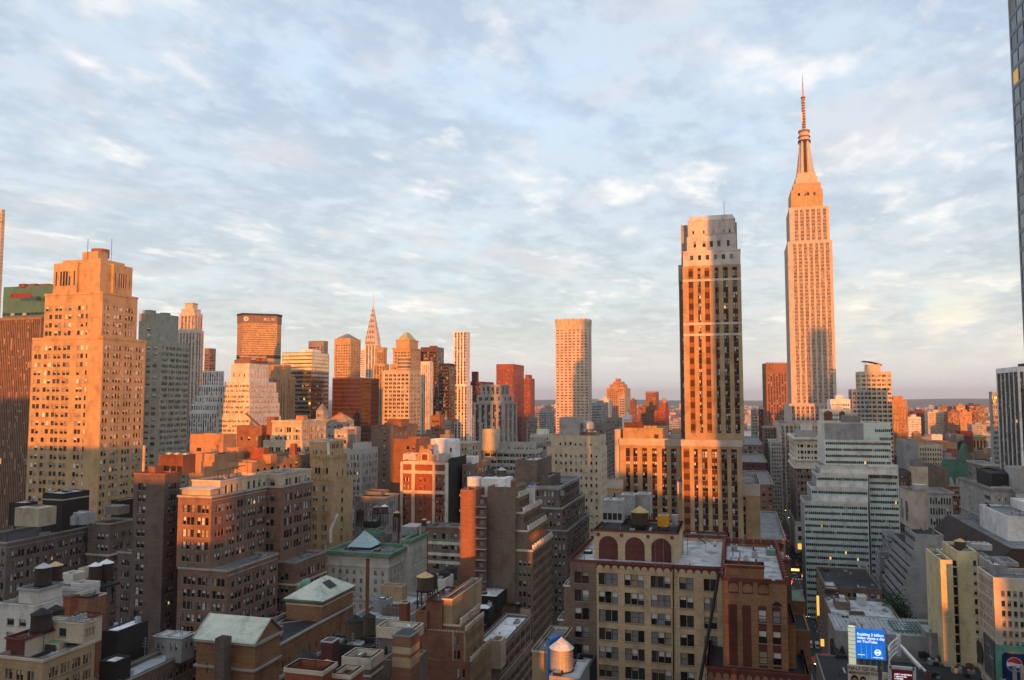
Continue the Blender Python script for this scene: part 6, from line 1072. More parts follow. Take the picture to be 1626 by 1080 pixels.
for fy, s_ in ((.22, 1.), (.50, .85)):
    mb = MB(); y = y1-w*fy; zc = z1-w*.52; ell(mb, X-.02, y, zc, w*.125*s_, w*.17*s_, 'hair'); mb.build('painted_hair', r, r.location); mb = MB(); ell(mb, X-.04, y, zc-w*.035, w*.085*s_, w*.12*s_, 'skin')
    for e in (-1, 1): ell(mb, X-.05, y+e*w*.035*s_, zc-w*.01, w*.012, w*.007, 'hair', n=8)
    mb.build('painted_face', r, r.location)
pa = atD(1401, 1068, 238); X = pa.x; y1, y0 = pa.y, atX(1411, 1068, X).y; mb = MB(); mb.box(X, X+.3, y0, y1, pa.z-8, pa.z, 'ad_cream'); r = empty('small_poster', 'small white poster with an orange brown splash between the two larger billboards', 'poster', (X, y0, pa.z-8)); mb.build('panel', r, r.location)
mb = MB(); yc, zc = (y0+y1)/2, pa.z-2.6; mb.poly([(X-.02, yc+(.9 if i % 2 else .35)*cos(i*pi/7), zc+(1.1 if i % 2 else .5)*sin(i*pi/7)) for i in range(14)], 'rust_orange'); mb.build('painted_splash', r, r.location)
pa, pb = atD(1416, 1064, 232), atD(1449, 1070, 232); X = pa.x; y1, y0 = pa.y, atX(1449, 1070, X).y; z1 = pa.z; w = y1-y0
r = empty('red_billboard', 'red billboard with white handwriting inside a curved white steel frame', 'billboard', (X, (y0+y1)/2, BZ-6))
mb = MB(); mb.box(X, X+.4, y0, y1, z1-8, z1, 'ad_red'); mb.build('panel', r, r.location)
text('wish I could have\nI want to be\na Sunday', (X-.05, y1-w*.12, z1-w*.22), w*.12, 'ad_white', r)
fr = MB()
for y in (y0-.5, y1+.5): fr.box(X-.1, X+.6, y-.4, y+.4, BZ-6, z1+1.1, 'white_paint')
fr.box(X-.1, X+.6, y0-.5, y1+.5, z1+.35, z1+1.1, 'white_paint'); fr.build('frame', r, r.location)
for k in range(4):
    rib = MB(); zz_ = z1+1.4+k*1.25; pr = None
    for i in range(13):
        a = i/12; q = (X+9*a-.2, y1+1.6*sin(pi*(1-a)*.75)-.6-a*(w*.55), zz_+a*1.6)
        if pr: rib.tube(pr, q, .22 if k in (0, 3) else .13, 'white_paint', 5)
        pr = q
    rib.build('curved_rail', r, r.location)
arm = MB(); e = (X+8.8, y1-.6-w*.55, z1+7.2); arm.box(e[0]-.4, e[0]+.4, e[1]-.5, e[1]+.5, z1+1.5, e[2]+.3, 'white_paint'); arm.tube((e[0], e[1]-.4, z1+4.5), (X, y0-2.2, z1+1.2), .55, 'white_paint', 4); arm.tube((e[0]+1, e[1]-.8, z1+4.2), (X+.6, y0-3.4, z1+.2), .35, 'white_paint', 4); arm.build('frame_arm', r, r.location)
pv = MB()
for i in range(1, 12): a = i/12; q = (X+9*a-.2, y1+1.6*sin(pi*(1-a)*.75)-.6-a*(w*.55), z1+1.4+a*1.6); pv.tube(q, (q[0], q[1], q[2]+3.8), .09, 'white_paint', 4)
pv.build('upright', r, r.location)
# drink billboard on the pale building
X = PWB[0][0]-.5; pa = atX(1580.5, 1023, X); y1 = pa.y; y0 = atX(1640, 1023, X).y; z1 = pa.z; z0 = z1-14
r = empty('drink_billboard', 'green billboard with a dark blue drink can and round red, white and blue emblem', 'billboard', (X, (y0+y1)/2, z0)); mb = MB(); mb.box(X, X+.45, y0, y1, z0, z1, 'ad_green'); mb.build('panel', r, r.location)
cy_, cz_ = atX(1613, 1055, X).y, atX(1613, 1055, X).z; mb = MB(); cw = 3.4; mb.poly([(X-.03, cy_-cw, z0), (X-.03, cy_+cw, z0), (X-.03, cy_+cw, cz_+2.2), (X-.03, cy_+cw*.72, cz_+3.2), (X-.03, cy_-cw*.72, cz_+3.2), (X-.03, cy_-cw, cz_+2.2)], 'can_blue'); mb.build('can', r, r.location)
mb = MB(); ell(mb, X-.045, cy_, cz_+3.2, cw*.72, .4, 'steel'); mb.build('can_lid', r, r.location)
mb = MB(); rr = 2.0; oy = cy_+.3; oz = cz_-.1; ell(mb, X-.05, oy, oz, rr, rr, 'logo_white'); mb.build('emblem', r, r.location); mb = MB(); mb.poly([(X-.06, oy+rr*.93*cos(t), oz+rr*.93*sin(t)) for t in [R(15)+R(160)*i/14 for i in range(15)]]+[(X-.06, oy-rr*.35, oz+rr*.12), (X-.06, oy+rr*.3, oz+rr*.28)], 'logo_red'); mb.build('emblem_red', r, r.location)
mb = MB(); mb.poly([(X-.06, oy+rr*.93*cos(t), oz+rr*.93*sin(t)) for t in [R(200)+R(140)*i/14 for i in range(15)]]+[(X-.06, oy+rr*.3, oz-rr*.2), (X-.06, oy-rr*.4, oz-rr*.42)], 'logo_blue'); mb.build('emblem_blue', r, r.location)
text('pepsi', (X-.06, cy_+2.6, z0+.3), 2.2, 'logo_white', r, rot=(pi/2, -pi/2, -pi/2))
for px in (1611, 1623): pl_ = atX(px, 1058, X-5); mb = MB(); mb.box(pl_.x, pl_.x+.5, pl_.y-.45, pl_.y+.45, z0-16, pl_.z, 'grey_stone'); mb.build('front_post', r, r.location)
# grey billboard on the side wall
Y = PWB[2][1]+.4; pa, pb = atY(1577, 1019, Y), atY(1561, 1005, Y); x0, x1 = pa.x, min(pb.x, pa.x+26); r = empty('grey_billboard', 'grey black and white photo billboard on the side wall of the pale window building', 'billboard', (x0, Y, pa.z-12)); mb = MB(); mb.box(x0, x1, Y-.3, Y, pa.z-11, pa.z, 'ad_grey'); mb.build('panel', r, r.location)
for k in range(3): mb = MB(); mb.box(x0+4, x1-3-k*3, Y+.005, Y+.02, pa.z-2.5-k*1.3, pa.z-2.0-k*1.3, 'blind_b'); mb.build('line_of_writing', r, r.location)
mb = MB(); mb.poly([(x0+14+3.0*cos(t), Y+.03, pa.z-7+3.4*sin(t)) for t in [2*pi*i/16 for i in range(16)]], 'spandrel_dark'); mb.build('printed_figure', r, r.location)
# ---------------------------------------------------------------- roof tanks: wooden barrel, hoops, conical lid, stand
def tank(px, py0, py1, wpx, D, label, barrel='wood_dark', lid='tar', leg=0, lidpx=None, z=None, hoop=True, group='roof water tanks'):
    """px: centre column, py0: foot of the barrel, py1: eave of the lid, wpx: width in pixels"""
    a, c = atD(px, py0, D), atD(px, py1, D); r = wpx*D/F/2; x, y = a.x+r, a.y; zb, zt = a.z, c.z; lh = (lidpx or wpx*.28)*D/F
    root = empty('water_tank', label, 'water tank', (x, y, zb-leg), group); o = root.location
    mb = MB(); mb.cone(x, y, zb, zt, r*.97, r*.94, barrel, 24); mb.build('barrel', root, o)
    if hoop:
        for k in range(7): mb = MB(); zz = zb+(zt-zb)*(.06+.14*k); mb.cone(x, y, zz, zz+(.05 if barrel != 'galv' else .03), r*.985, r*.985, 'black_metal' if barrel != 'galv' else 'steel', 24); mb.build('hoop', root, o)
    mb = MB(); mb.cone(x, y, zt, zt+lh, r*1.06, .08, lid, 20); mb.build('lid', root, o)
    mb = MB(); mb.cone(x, y, zb-.35, zb-.004, r*1.08, r*1.08, 'black_metal', 16); mb.build('platform', root, o)
    if leg > .4:
        for sx in (-1, 1):
            for sy in (-1, 1): mb = MB(); mb.box(x+sx*r*.7-.12, x+sx*r*.7+.12, y+sy*r*.7-.12, y+sy*r*.7+.12, zb-leg, zb-.35, 'black_metal'); mb.build('leg', root, o)
        for sy in (-1, 1): mb = MB(); mb.tube((x-r*.7, y+sy*r*.7, zb-leg), (x+r*.7, y+sy*r*.7, zb-.4), .06, 'black_metal', 4); mb.build('brace', root, o); mb = MB(); mb.tube((x-r*.8, y-r*.7*sy, zb-leg), (x-r*.8, y+r*.7*sy, zb-.4), .06, 'black_metal', 4); mb.build('brace', root, o)
    return root
tank(58, 929, 903, 24, 186, 'dark wooden tank with a silver cone lid on the white rendered building', lid='steel', leg=.6)
tank(78, 923, 900, 22, 192, 'dark wooden tank with a plywood coloured lid on the white rendered building', lid='ply', leg=.6)
tank(143, 925, 900, 19, 205, 'left tank with a white lid on the black stand behind the white rendered building', lid='white_paint', leg=6); tank(160, 921, 896, 21, 209, 'right tank with a white lid on the black stand behind the white rendered building', lid='white_paint', leg=6)
tank(52, 1003, 978, 31, 143, 'nearer black lidded tank on the tan penthouse building', leg=.7); tank(77, 993, 971, 26, 149, 'farther black lidded tank on the tan penthouse building', leg=.7)
tank(557, 1020, 988, 28, 166, 'old wooden tank with a black lid, the nearer of two on the black walled roof', 'wood_brown', leg=1.2); tank(581, 1010, 982, 21, 176, 'old wooden tank with a black lid, the farther of two on the black walled roof', 'wood_brown', leg=1.2)
tank(476, 1075, 1047, 33, 140, 'pale weathered tank with a black lid at the bottom edge', 'wood_grey', leg=5); tank(510, 1092, 1062, 33, 130, 'dark tank with a plywood coloured lid at the bottom edge', 'wood_dark', 'ply', leg=5)
tank(670, 939, 918, 26, 205, 'weathered tank with a plywood lid high on an open black stand', 'wood_brown', 'ply', leg=5.5); tank(684, 934, 915, 16, 222, 'dark tank half hidden behind the weathered plywood lid tank', leg=6)
tank(702, 925, 911, 19, 236, 'black tank, the nearer of the pair on the white tank base'); tank(713, 919, 904, 19, 242, 'black tank, the farther of the pair on the white tank base')
tank(776, 766, 749, 15, 262, 'brown wooden tank with a dark lid on the stair shaft building', 'wood_brown', leg=.5); tank(794, 766, 747, 16, 262, 'brown wooden tank with a silver lid on the stair shaft building', 'wood_brown', 'silver_roof', leg=.5)
tank(1014.5, 834, 815, 28, 180, 'brown wooden tank with a plywood lid between grey cooling units', 'wood_brown', 'ply', leg=.8, lidpx=9.5)
tank(888, 1068, 1034, 37, 131, 'pale galvanised tank glowing orange in the sun at the bottom edge', 'galv', 'white_roof', leg=1.2, lidpx=16); tank(898, 1058, 1024, 30, 142, 'dark ribbed tank behind the glowing galvanised tank', 'black_metal', 'black_metal', leg=.6)
tank(672, 833, 826, 8, 285, 'tiny tank with a straw lid at the foot of the red and white building', 'wood_brown', 'ply', leg=.5); tank(628, 820, 815, 11, 300, 'small dark tank with a straw lid on a black stand beside the low grey offices', 'wood_dark', 'ply', leg=6)
tank(608, 815, 805, 12, 318, 'small tank with a white lid on a black stand near the low grey offices', 'wood_brown', 'white_paint', leg=5); tank(595, 815, 806, 12, 322, 'small dark tank with a grey lid on a black stand near the low grey offices', 'wood_brown', 'wood_grey', leg=5); tank(569, 826, 812, 12, 330, 'dark tank in the shade left of the white lidded tank', leg=3)
tank(1527, 873, 861, 17, 262, 'brown tank with a straw lid on the cream slit building', 'wood_brown', 'ply', leg=1)
tank(668, 726, 710, 9, 372, 'orange tank with a pointed lid, the left of two behind the ornate gable', 'terracotta', 'terracotta', leg=1); tank(681, 724, 708, 11, 374, 'orange tank with a pointed lid, the right of two behind the ornate gable', 'terracotta', 'terracotta', leg=1)
tank(1530, 722, 702, 11, 760, 'black tank on the far roofs left of the arched orange building', 'black_metal', hoop=False, leg=2); tank(1466, 735, 724, 10, 660, 'dark tank above the pale chimney tower', hoop=False, leg=2); tank(1493, 733, 724, 8, 640, 'tank with a silver lid above the brown hotel wing', 'wood_grey', 'steel', hoop=False, leg=2); tank(1558, 722, 713, 9, 640, 'dark square shouldered tank on the dark brown block', hoop=False, leg=2)
tank(1316, 668, 655, 13, 560, 'rust brown tank, the left of two above the corner hotel', 'rust', 'rust', hoop=False, leg=1); tank(1338, 667, 655, 9, 560, 'rust brown tank, the right of two above the corner hotel', 'rust', 'rust', hoop=False, leg=1)
# ---------------------------------------------------------------- machines and chimneys on the roofs
def unit(px, py, wpx, hpx, D, label, m='galv', dep=None, fans=2, name='cooling_tower', cat='cooling unit', legs=0, group=None, grille=True, z0=None):
    a, c = atD(px-wpx/2, py, D), atD(px+wpx/2, py-hpx, D); y1, y0 = a.y, c.y; X = a.x; d = dep or (y1-y0); zb = a.z if z0 is None else z0
    r = empty(name, label, cat, (X, (y0+y1)/2, zb-legs), group); o = r.location; mb = MB(); mb.box(X, X+d, y0, y1, zb, c.z, m); mb.build('casing', r, o)
    for k in range(fans): f = MB(); yy = y0+(y1-y0)*(k+.5)/fans; rr = min(d*.38, (y1-y0)/fans*.38); f.cone(X+d/2, yy, c.z+.004, c.z+.45, rr, rr*.95, 'steel', 16, False); f.cone(X+d/2, yy, c.z+.005, c.z+.02, rr*.95, rr*.9, 'black_metal', 16); f.build('fan', r, o)
    if grille:
        g = MB(); h = c.z-zb
        for k in range(4): ya = y0+(y1-y0)*(k+.1)/4; yb = y0+(y1-y0)*(k+.9)/4; g.box(X-.05, X-.004, ya, yb, zb+h*.12, zb+h*.42, 'black_metal')
        g.build('grille', r, o)
    if legs:
        for sx in (0, d-.2):
            for sy in (y0, y1-.2): l = MB(); l.box(X+sx, X+sx+.2, sy, sy+.2, zb-legs, zb-.003, 'black_metal'); l.build('leg', r, o)
    return r
unit(973, 829, 32, 35, 176, 'big grey cooling tower with dark louvres left of the plywood lid tank', fans=2, dep=5, legs=.8); unit(997, 818, 24, 32, 186, 'grey cooling tower behind the tank, the left of two', fans=1, dep=5, legs=1.5, grille=False); unit(1021, 818, 23, 33, 187, 'grey cooling tower behind the tank, the right of two', fans=1, dep=5, legs=1.5, grille=False)
unit(1053, 836, 17, 17, 179, 'bright yellow generator box on the roof house with three arches', 'yellow_paint', fans=1, name='generator', cat='generator', legs=.7, grille=False, dep=3); unit(1071, 834, 9, 16, 181, 'slim grey cabinet beside the yellow generator', 'galv', fans=0, name='equipment_cabinet', cat='cabinet', grille=False, dep=1.5)
unit(48, 835, 51, 29, 268, 'pale weathered timber cooling tower box on the long loft building', 'wood_pale', fans=1, dep=7, legs=1.4, grille=False); unit(126, 833, 21, 19, 282, 'grey pair of condensers beside the black roof house at the left', 'galv', fans=2, legs=.5, grille=False); unit(142, 831, 10, 17, 284, 'small grey condenser beside the grey pair', 'galv', fans=1, legs=.5, grille=False); unit(180, 817, 26, 13, 292, 'dark pipe covered chiller on the long loft building', 'spandrel_grey', fans=3, legs=1, grille=False); unit(115, 834, 8, 14, 280, 'small round capped vent box left of the grey pair', 'galv', fans=1, grille=False)
unit(275, 752, 48, 30, 250, 'large rusty cooling unit with white domes on the dark brick tower', 'rust', fans=3, dep=6, legs=.4, grille=True); 
unit(938, 694, 20, 8, 410, 'small dark roof unit on the cream stepped building', 'dark_stone', fans=2, grille=False)
unit(545, 812, 16, 12, 330, 'dark roof unit behind the white marble building', 'spandrel_dark', fans=2, grille=False); unit(588, 838, 20, 10, 320, 'black roof unit near the glass pyramid', 'black_metal', fans=2, grille=False)
unit(1360, 740, 30, 7, 445, 'white roof unit on the setback of the banded glass block', 'white_paint', fans=3, grille=False); unit(1497, 880, 14, 7, 300, 'grey condenser behind the cream slit building', 'galv', fans=2, grille=False); unit(1558, 873, 30, 9, 275, 'row of grey condensers behind the cream slit building', 'galv', fans=4, grille=False)
unit(890, 787, 10, 7, 302, 'small roof box on the arcaded loft', 'grey_stone', fans=1, grille=False)
def chimney(px, py, wpx, D, label, m='red_brick', zb=30, cap='cream_trim', round_=False, name='chimney', cat='chimney'):
    a, c = atD(px-wpx/2, py, D), atD(px+wpx/2, py, D); w = a.y-c.y; x, y = a.x, (a.y+c.y)/2; r = empty(name, label, cat, (x+w/2, y, zb)); o = r.location; mb = MB()
    if round_: mb.cone(x+w/2, y, zb, a.z, w/2, w/2, m, 12)
    else: mb.box(x, x+w*1.2, y-w/2, y+w/2, zb, a.z-.25, m)
    mb.build('shaft', r, o); mb = MB()
    if round_: mb.cone(x+w/2, y, a.z-.3, a.z+.1, w*.6, w*.6, cap, 12)
    else: mb.box(x-.12, x+w*1.2+.12, y-w/2-.12, y+w/2+.12, a.z-.245, a.z, cap); mb.box(x+.2, x+w*1.2-.2, y-w/2+.2, y+w/2-.2, a.z+.004, a.z+.03, 'black_metal')
    mb.build('cap', r, o); return r
chimney(108, 947, 15, 172, 'red brick chimney behind the two black lidded tanks', cap='coping_red'); chimney(134, 947, 19, 168, 'wider brown brick chimney right of the red one', 'rust_brick', cap='black_brick'); chimney(155, 944, 12, 178, 'short brick chimney stub beside the white rendered building', 'rust_brick')
r = chimney(639.5, 1008, 32, 137, 'thick rusty brick chimney with a worn yellow band at bottom centre', 'rust_brick', cap='dark_stone'); a, c = atD(623.5, 1008, 137), atD(655.5, 1008, 137)
for dz, h, m in ((1.9, 1.1, 'sand'), (3.6, 1.6, 'buff_brick')): mb = MB(); w = a.y-c.y; mb.box(a.x-.03, a.x+w*1.2+.03, c.y-.03, a.y+.03, a.z-dz-h, a.z-dz, m); mb.build('worn_band', r, r.location)
for k, (px, py, D, l) in enumerate(((560, 1032, 163, 6), (598, 1040, 150, 5), (700, 962, 190, 5), (800, 985, 215, 8), (120, 1000, 150, 5), (230, 1040, 160, 6), (1120, 872, 182, 7), (1180, 880, 178, 6), (985, 842, 176, 4), (620, 972, 222, 6))):
    p = atD(px, py, D); mb = MB(); mb.tube((p.x, p.y, p.z-.3), (p.x, p.y, p.z+3.4), .05, 'steel', 5)
    for j in range(4): mb.tube((p.x-.0, p.y-.7+.1*j, p.z+1.6+.5*j), (p.x, p.y+.7-.1*j, p.z+1.6+.5*j), .03, 'steel', 4)
    o = mb.build('aerial'); tag(o, ['thin steel roof aerial on the black walled roof at bottom centre', 'thin steel roof aerial by the pale corniced brick house', 'thin steel roof aerial on the ornate terrace building', 'thin steel roof aerial on the white roof of the long brown building', 'thin steel roof aerial on the tan penthouse building', 'thin steel roof aerial on the wide pale roof beside the black box', 'thin steel roof aerial behind the arched roof house', 'thin steel roof aerial on the brown brick wing roof', 'thin steel roof aerial beside the big grey cooling tower', 'thin steel roof aerial on the low grey roofs'][k], 'aerial')
chimney(640.5, 957, 13, 205, 'slim red brick chimney on the low grey roofs', cap='cream_trim'); chimney(520, 1018, 20, 152, 'red topped grey chimney beside the two old wooden tanks', 'maroon_brick', cap='concrete')
chimney(583, 888, 6, 222, 'tall thin rusty flue pipe in front of the white marble building', 'rust', round_=True, cap='black_metal', name='flue_pipe', cat='flue'); chimney(228, 708, 4.5, 250, 'yellow lit flue pipe on the dark brick tower', 'ply', round_=True, cap='steel', zb=90, name='flue_pipe', cat='flue')
chimney(284, 752, 4, 262, 'white curved vent stack, the left of two by the rusty cooling unit', 'white_paint', round_=True, cap='steel', zb=85, name='vent_stack', cat='vent') if False else None
p = atD(873, 1018, 146); mb = MB(); mb.tube((p.x, p.y, 60), (p.x, p.y, p.z), .45, 'blue_tarp', 10); mb.tube((p.x, p.y, p.z), (p.x+1.4, p.y-1.4, p.z+.5), .5, 'blue_tarp', 10); mb.tube((p.x+1.4, p.y-1.4, p.z+.5), (p.x+1.5, p.y-1.5, p.z-3), .45, 'blue_tarp', 10); tag(mb.build('vent_duct'), 'bright blue wrapped bent duct beside the glowing galvanised tank', 'duct')
p = atD(162, 912, 206); mb = MB(); q = atD(128, 926, 200); mb.box(p.x-2, p.x+4, p.y-2, q.y, p.z-3.2, p.z-2.6, 'black_metal')
for k in range(4): y = p.y-2+(q.y-p.y+2)*k/3; mb.box(p.x-1.8, p.x-1.5, y-.15, y+.15, 40, p.z-3.2, 'black_metal')
tag(mb.build('tank_stand'), 'black steel stand under the two white lidded tanks', 'stand')
M['lamp_sign'] = mat('shop_sign', (1., .55, .15), emit=1.6)
# ---------------------------------------------------------------- street life on the far street
def car_mesh(name, paint):
    body, glass_, wheels, lights = MB(), MB(), [], []
    body.prism([(-2.2, -.88), (2.2, -.88), (2.2, .88), (-2.2, .88)], .35, .85, paint); body.prism([(-1.5, -.8), (1.1, -.8), (1.1, .8), (-1.5, .8)], .853, 1.45, 'glass_a', paint, [(-1.1, -.66), (.5, -.66), (.5, .66), (-1.1, .66)])
    return body
def car(x, y, paint, label, rot=0, van=False, group='vehicles on the far street'):
    r = empty('van' if van else 'car', label, 'van' if van else 'car', (x, y, .104), group); r.rotation_euler = (0, 0, rot)
    b_ = car_mesh('car', paint)
    if van: b_ = MB(); b_.prism([(-2.6, -1), (2.4, -1), (2.4, 1), (-2.6, 1)], .4, 2.3, paint, None, [(-2.6, -.95), (1.7, -.95), (1.7, .95), (-2.6, .95)]); b_.box(2.0, 2.12, -.8, .8, 1.3, 1.9, 'glass_a')
    b_.build('body', r)
    for sx in (-1.35, 1.35):
        for sy in (-.9, .9): w = MB(); w.tube((sx, sy-.1, .34), (sx, sy+.1, .34), .34, 'tar', 10); w.build('wheel', r)
    for sy in (-.6, .6): w = MB(); w.box(-2.26, -2.2, sy-.15, sy+.15, .6, .75, 'tail'); w.build('tail_light', r); w = MB(); w.box(2.2, 2.26, sy-.15, sy+.15, .55, .7, 'head'); w.build('headlight', r)
    return r
M['tail'] = mat('tail_light', (1., .03, .01), emit=2.5); M['head'] = mat('headlight', (1., .9, .7), emit=3); M['cab_yellow'] = mat('cab_yellow', (.75, .42, .03), .4, var=.05); M['car_black'] = mat('car_black', (.02, .02, .022), .3, var=0, streak=0, spec=.6); M['car_white'] = mat('car_white', (.7, .7, .7), .35, var=.05); M['car_grey'] = mat('car_grey', (.22, .23, .25), .35, var=.05); M['car_red'] = mat('car_red', (.4, .02, .02), .35, var=.05); M['bus_blue'] = mat('bus_blue', (.1, .2, .5), .4)
rnd = random.Random(11); lanes = (-5.5, -2.2, 2.2, 5.5); paints = [('cab_yellow', 'yellow taxi cab'), ('car_black', 'black car'), ('car_white', 'white car'), ('car_grey', 'grey car'), ('car_red', 'red car')]; used = []
for i in range(90):
    x = 330*(2.7**rnd.random()); l = rnd.choice(lanes)
    if any(abs(x-a) < 8 and l == c for a, c in used): continue
    used.append((x, l)); m, nm = rnd.choice(paints+paints[:1]); v = rnd.random() < .2
    car(x, ST_Y+l, m, '%s small and far off among the traffic of the street canyon' % (nm.replace('car', 'van') if v else nm) if not (v and 'cab' in nm) else 'yellow van small and far off among the traffic of the street canyon', 0 if l < 0 else pi, v, group='%s in the street canyon' % (m.replace('_', ' ')+(' vans' if v else 's')))
def traffic_light(x, y, c, label):
    r = empty('traffic_light', label, 'traffic light', (x, y, .22)); mb = MB(); mb.tube((x, y, .22), (x, y, 6), .1, 'steel'); mb.tube((x, y, 5.8), (x, y+(3 if y < ST_Y else -3), 6.1), .07, 'steel'); mb.build('pole', r, r.location); yy = y+(3 if y < ST_Y else -3)
    mb = MB(); mb.box(x-.2, x+.2, yy-.2, yy+.2, 5.2, 6.3, 'yellow_paint'); mb.build('signal_head', r, r.location); mb = MB(); mb.cone(x-.35, yy, 5.4, 6.0, .34, .34, c, 10); mb.build('lamp', r, r.location)
M['sig_red'] = mat('signal_red', (1., .03, .02), emit=6); M['sig_green'] = mat('signal_green', (.05, 1., .4), emit=5); M['lamp_warm'] = mat('lamp_warm', (1., .62, .2), emit=4)
traffic_light(316, ST_Y-9, 'sig_red', 'traffic light showing red at the nearest crossing'); traffic_light(514, ST_Y+9, 'sig_red', 'traffic light showing red in front of the white based hotel'); traffic_light(548, ST_Y-9, 'sig_green', 'traffic light showing green near the street trees'); traffic_light(860, ST_Y+9, 'sig_green', 'traffic light showing green far up the street canyon')
def lamp(x, y):
    r = empty('street_lamp', 'lit street lamp on the pavement of the far street', 'street lamp', (x, y, .22), 'street lamps along the far street'); mb = MB(); s = 1 if y < ST_Y else -1; mb.tube((x, y, .22), (x, y, 8.5), .09, 'steel'); mb.tube((x, y, 8.5), (x, y+1.8*s, 8.9), .06, 'steel'); mb.build('pole', r, r.location); mb = MB(); mb.cone(x, y+1.8*s, 8.55, 8.85, .5, .3, 'lamp_warm', 8); mb.build('lamp_head', r, r.location)
for k in range(11): lamp(330+k*48, ST_Y-9.5); lamp(350+k*48, ST_Y+9.5)
def person_mesh(h, top, bot):
    mb = MB(); mb.cone(0, .1, 0, .82, .09, .12, bot, 8); mb.cone(.1, -.1, 0, .82, .09, .12, bot, 8); mb.cone(.03, 0, .8, 1.45, .17, .21, top, 10); mb.cone(.03, .26, .75, 1.42, .05, .07, top, 6); mb.cone(.03, -.26, .75, 1.42, .05, .07, top, 6); mb.cone(.03, 0, 1.44, 1.52, .06, .06, 'skin', 8); mb.cone(.03, 0, 1.5, 1.64, .08, .11, 'skin', 10); mb.cone(.03, 0, 1.64, 1.76, .115, .05, 'hair', 10); return mb
for i in range(26):
    x = rnd.choice((rnd.uniform(318, 420), rnd.uniform(318, 500))); s = rnd.choice((-1, 1)); y = ST_Y+s*rnd.uniform(9, 13); tp = rnd.choice(['car_white', 'car_black', 'car_red', 'bus_blue', 'blind_c']); o = person_mesh(1.7, tp, rnd.choice(['car_black', 'can_blue'])).build('person'); o.location = (x, y, .224); o.rotation_euler = (0, 0, rnd.uniform(0, 6)); tag(o, 'person in a %s top, tiny on the pavement of the far street' % {'car_white': 'white', 'car_black': 'black', 'car_red': 'red', 'bus_blue': 'blue', 'blind_c': 'tan'}[tp], 'person', 'people in %s on the far pavement' % {'car_white': 'white', 'car_black': 'black', 'car_red': 'red', 'bus_blue': 'blue', 'blind_c': 'tan'}[tp])
# trees: tapered trunk, limbs, crown of small leaf clumps with gaps
def tree(x, y, z, h, r, label, leaf='leaf_dark', n=520, seed=1, group=None):
    rn = random.Random(seed); root = empty('street_tree', label, 'tree', (x, y, z), group); mb = MB(); mb.cone(x, y, z, z+h*.45, .32, .2, 'bark', 8); limbs = []
    for k in range(6):
        a = rn.uniform(0, 6.28); e = Vector((x+cos(a)*r*.6, y+sin(a)*r*.6, z+h*rn.uniform(.6, .9))); mb.tube((x, y, z+h*.4), e, .09, 'bark', 5); limbs.append(e)
    mb.build('trunk', root, root.location); mb = MB()
    for i in range(n):
        e = rn.choice(limbs); c = e+Vector((rn.gauss(0, r*.32), rn.gauss(0, r*.32), rn.gauss(0, h*.13))); u = Vector((rn.gauss(0, 1), rn.gauss(0, 1), rn.gauss(0, 1))).normalized(); w = u.orthogonal().normalized(); s = rn.uniform(.25, .6)
        mb.poly([c+u*s, c+w*s*.7, c-u*s, c-w*s*.7], leaf if rn.random() < .75 else 'leaf')
    mb.build('crown', root, root.location)
for i, (px, py) in enumerate(((1408, 962), (1418, 960), (1428, 966), (1436, 972))): p = atD(px, py+10, 322); tree(p.x, p.y, 15, max(6, p.z-15+5), 3.6, 'dark green tree in the cluster at the foot of the stepped grey building', seed=i, group='trees at the foot of the stepped grey building', n=700)
for i in range(7): tree(570+i*9, ST_Y-5-rnd.uniform(-3, 4), 0.1, 11, 4, 'dark tree in the small square down the street canyon', seed=20+i, group='trees in the small square', n=420)
# building fronts that line the far street
for X0, X1, h, wl, lb in ((318, 395, 22, 'dark_stone', 'low shop building with a lit sign on the near right side of the street'), (600, 690, 38, 'concrete', 'long grey building wall along the right side of the street beyond the hotel'), (700, 770, 44, 'pale_buff', 'pale cream building on the right of the street before the tallest tower')):
    b = Bld('street_building', lb, X0, wl, win=40); y = ST_Y-14.2; b.tier([(X0, y-30), (X1, y-30), (X1, y), (X0, y)], h, [None, None, FS('Pw', int((X1-X0)/4.2), 4*F/X0, .5, 1.5, style='plain'), FS('Pw', 6, 4*F/X0, .5, 1.5, style='plain')], zb=0); b.ring(.4, .6, m='concrete')
    for k in range(6): b.part('shop_sign').box(X0+3+k*((X1-X0)/7), X0+7+k*((X1-X0)/7), y+.05, y+.4, 4.2, 5.6, 'lamp_sign')
    b.done()

for X0, X1, h, wl, lb in ((420, 520, 46, 'brown_brick', 'brown building on the left of the street right behind the buff wing'), (545, 640, 60, 'rust_brick', 'tall brown building on the left side of the street'), (650, 740, 66, 'maroon_brick', 'dark red brick building farther up the left side of the street'), (750, 900, 74, 'brown_brick', 'brown building closing the left side of the street canyon')):
    b = Bld('street_building', lb, X0, wl, win=40); y = ST_Y+14.2; b.tier([(X0, y), (X1, y), (X1, y+26), (X0, y+26)], h, [None, None, None, FS('Pw', 6, 3.8*F/X0, .5, 1.5, style='plain')], zb=0); b.ring(.4, .6, m='concrete'); b.done()
ST_S = [(1212, 1232, 678, 860, 'brown_brick', 'orange topped brown apartment block on the right of the street before the tallest tower'), (1222, 1240, 700, 760, 'concrete', 'grey stone block with a cornice on the right of the street')]
for xl, xr, y, D, wl, lb in ST_S: b = Bld('street_block', lb, D, wl, win=20); b.t(xl, xr, None, y, dep=40, W=FS('Pw', 4, 3.6*F/D, .5, 2, style='plain'), N=FS('Pw', 8, 3.6*F/D, .5, 2, style='plain')); b.ring(.4, .8, m='cream_trim'); b.done()

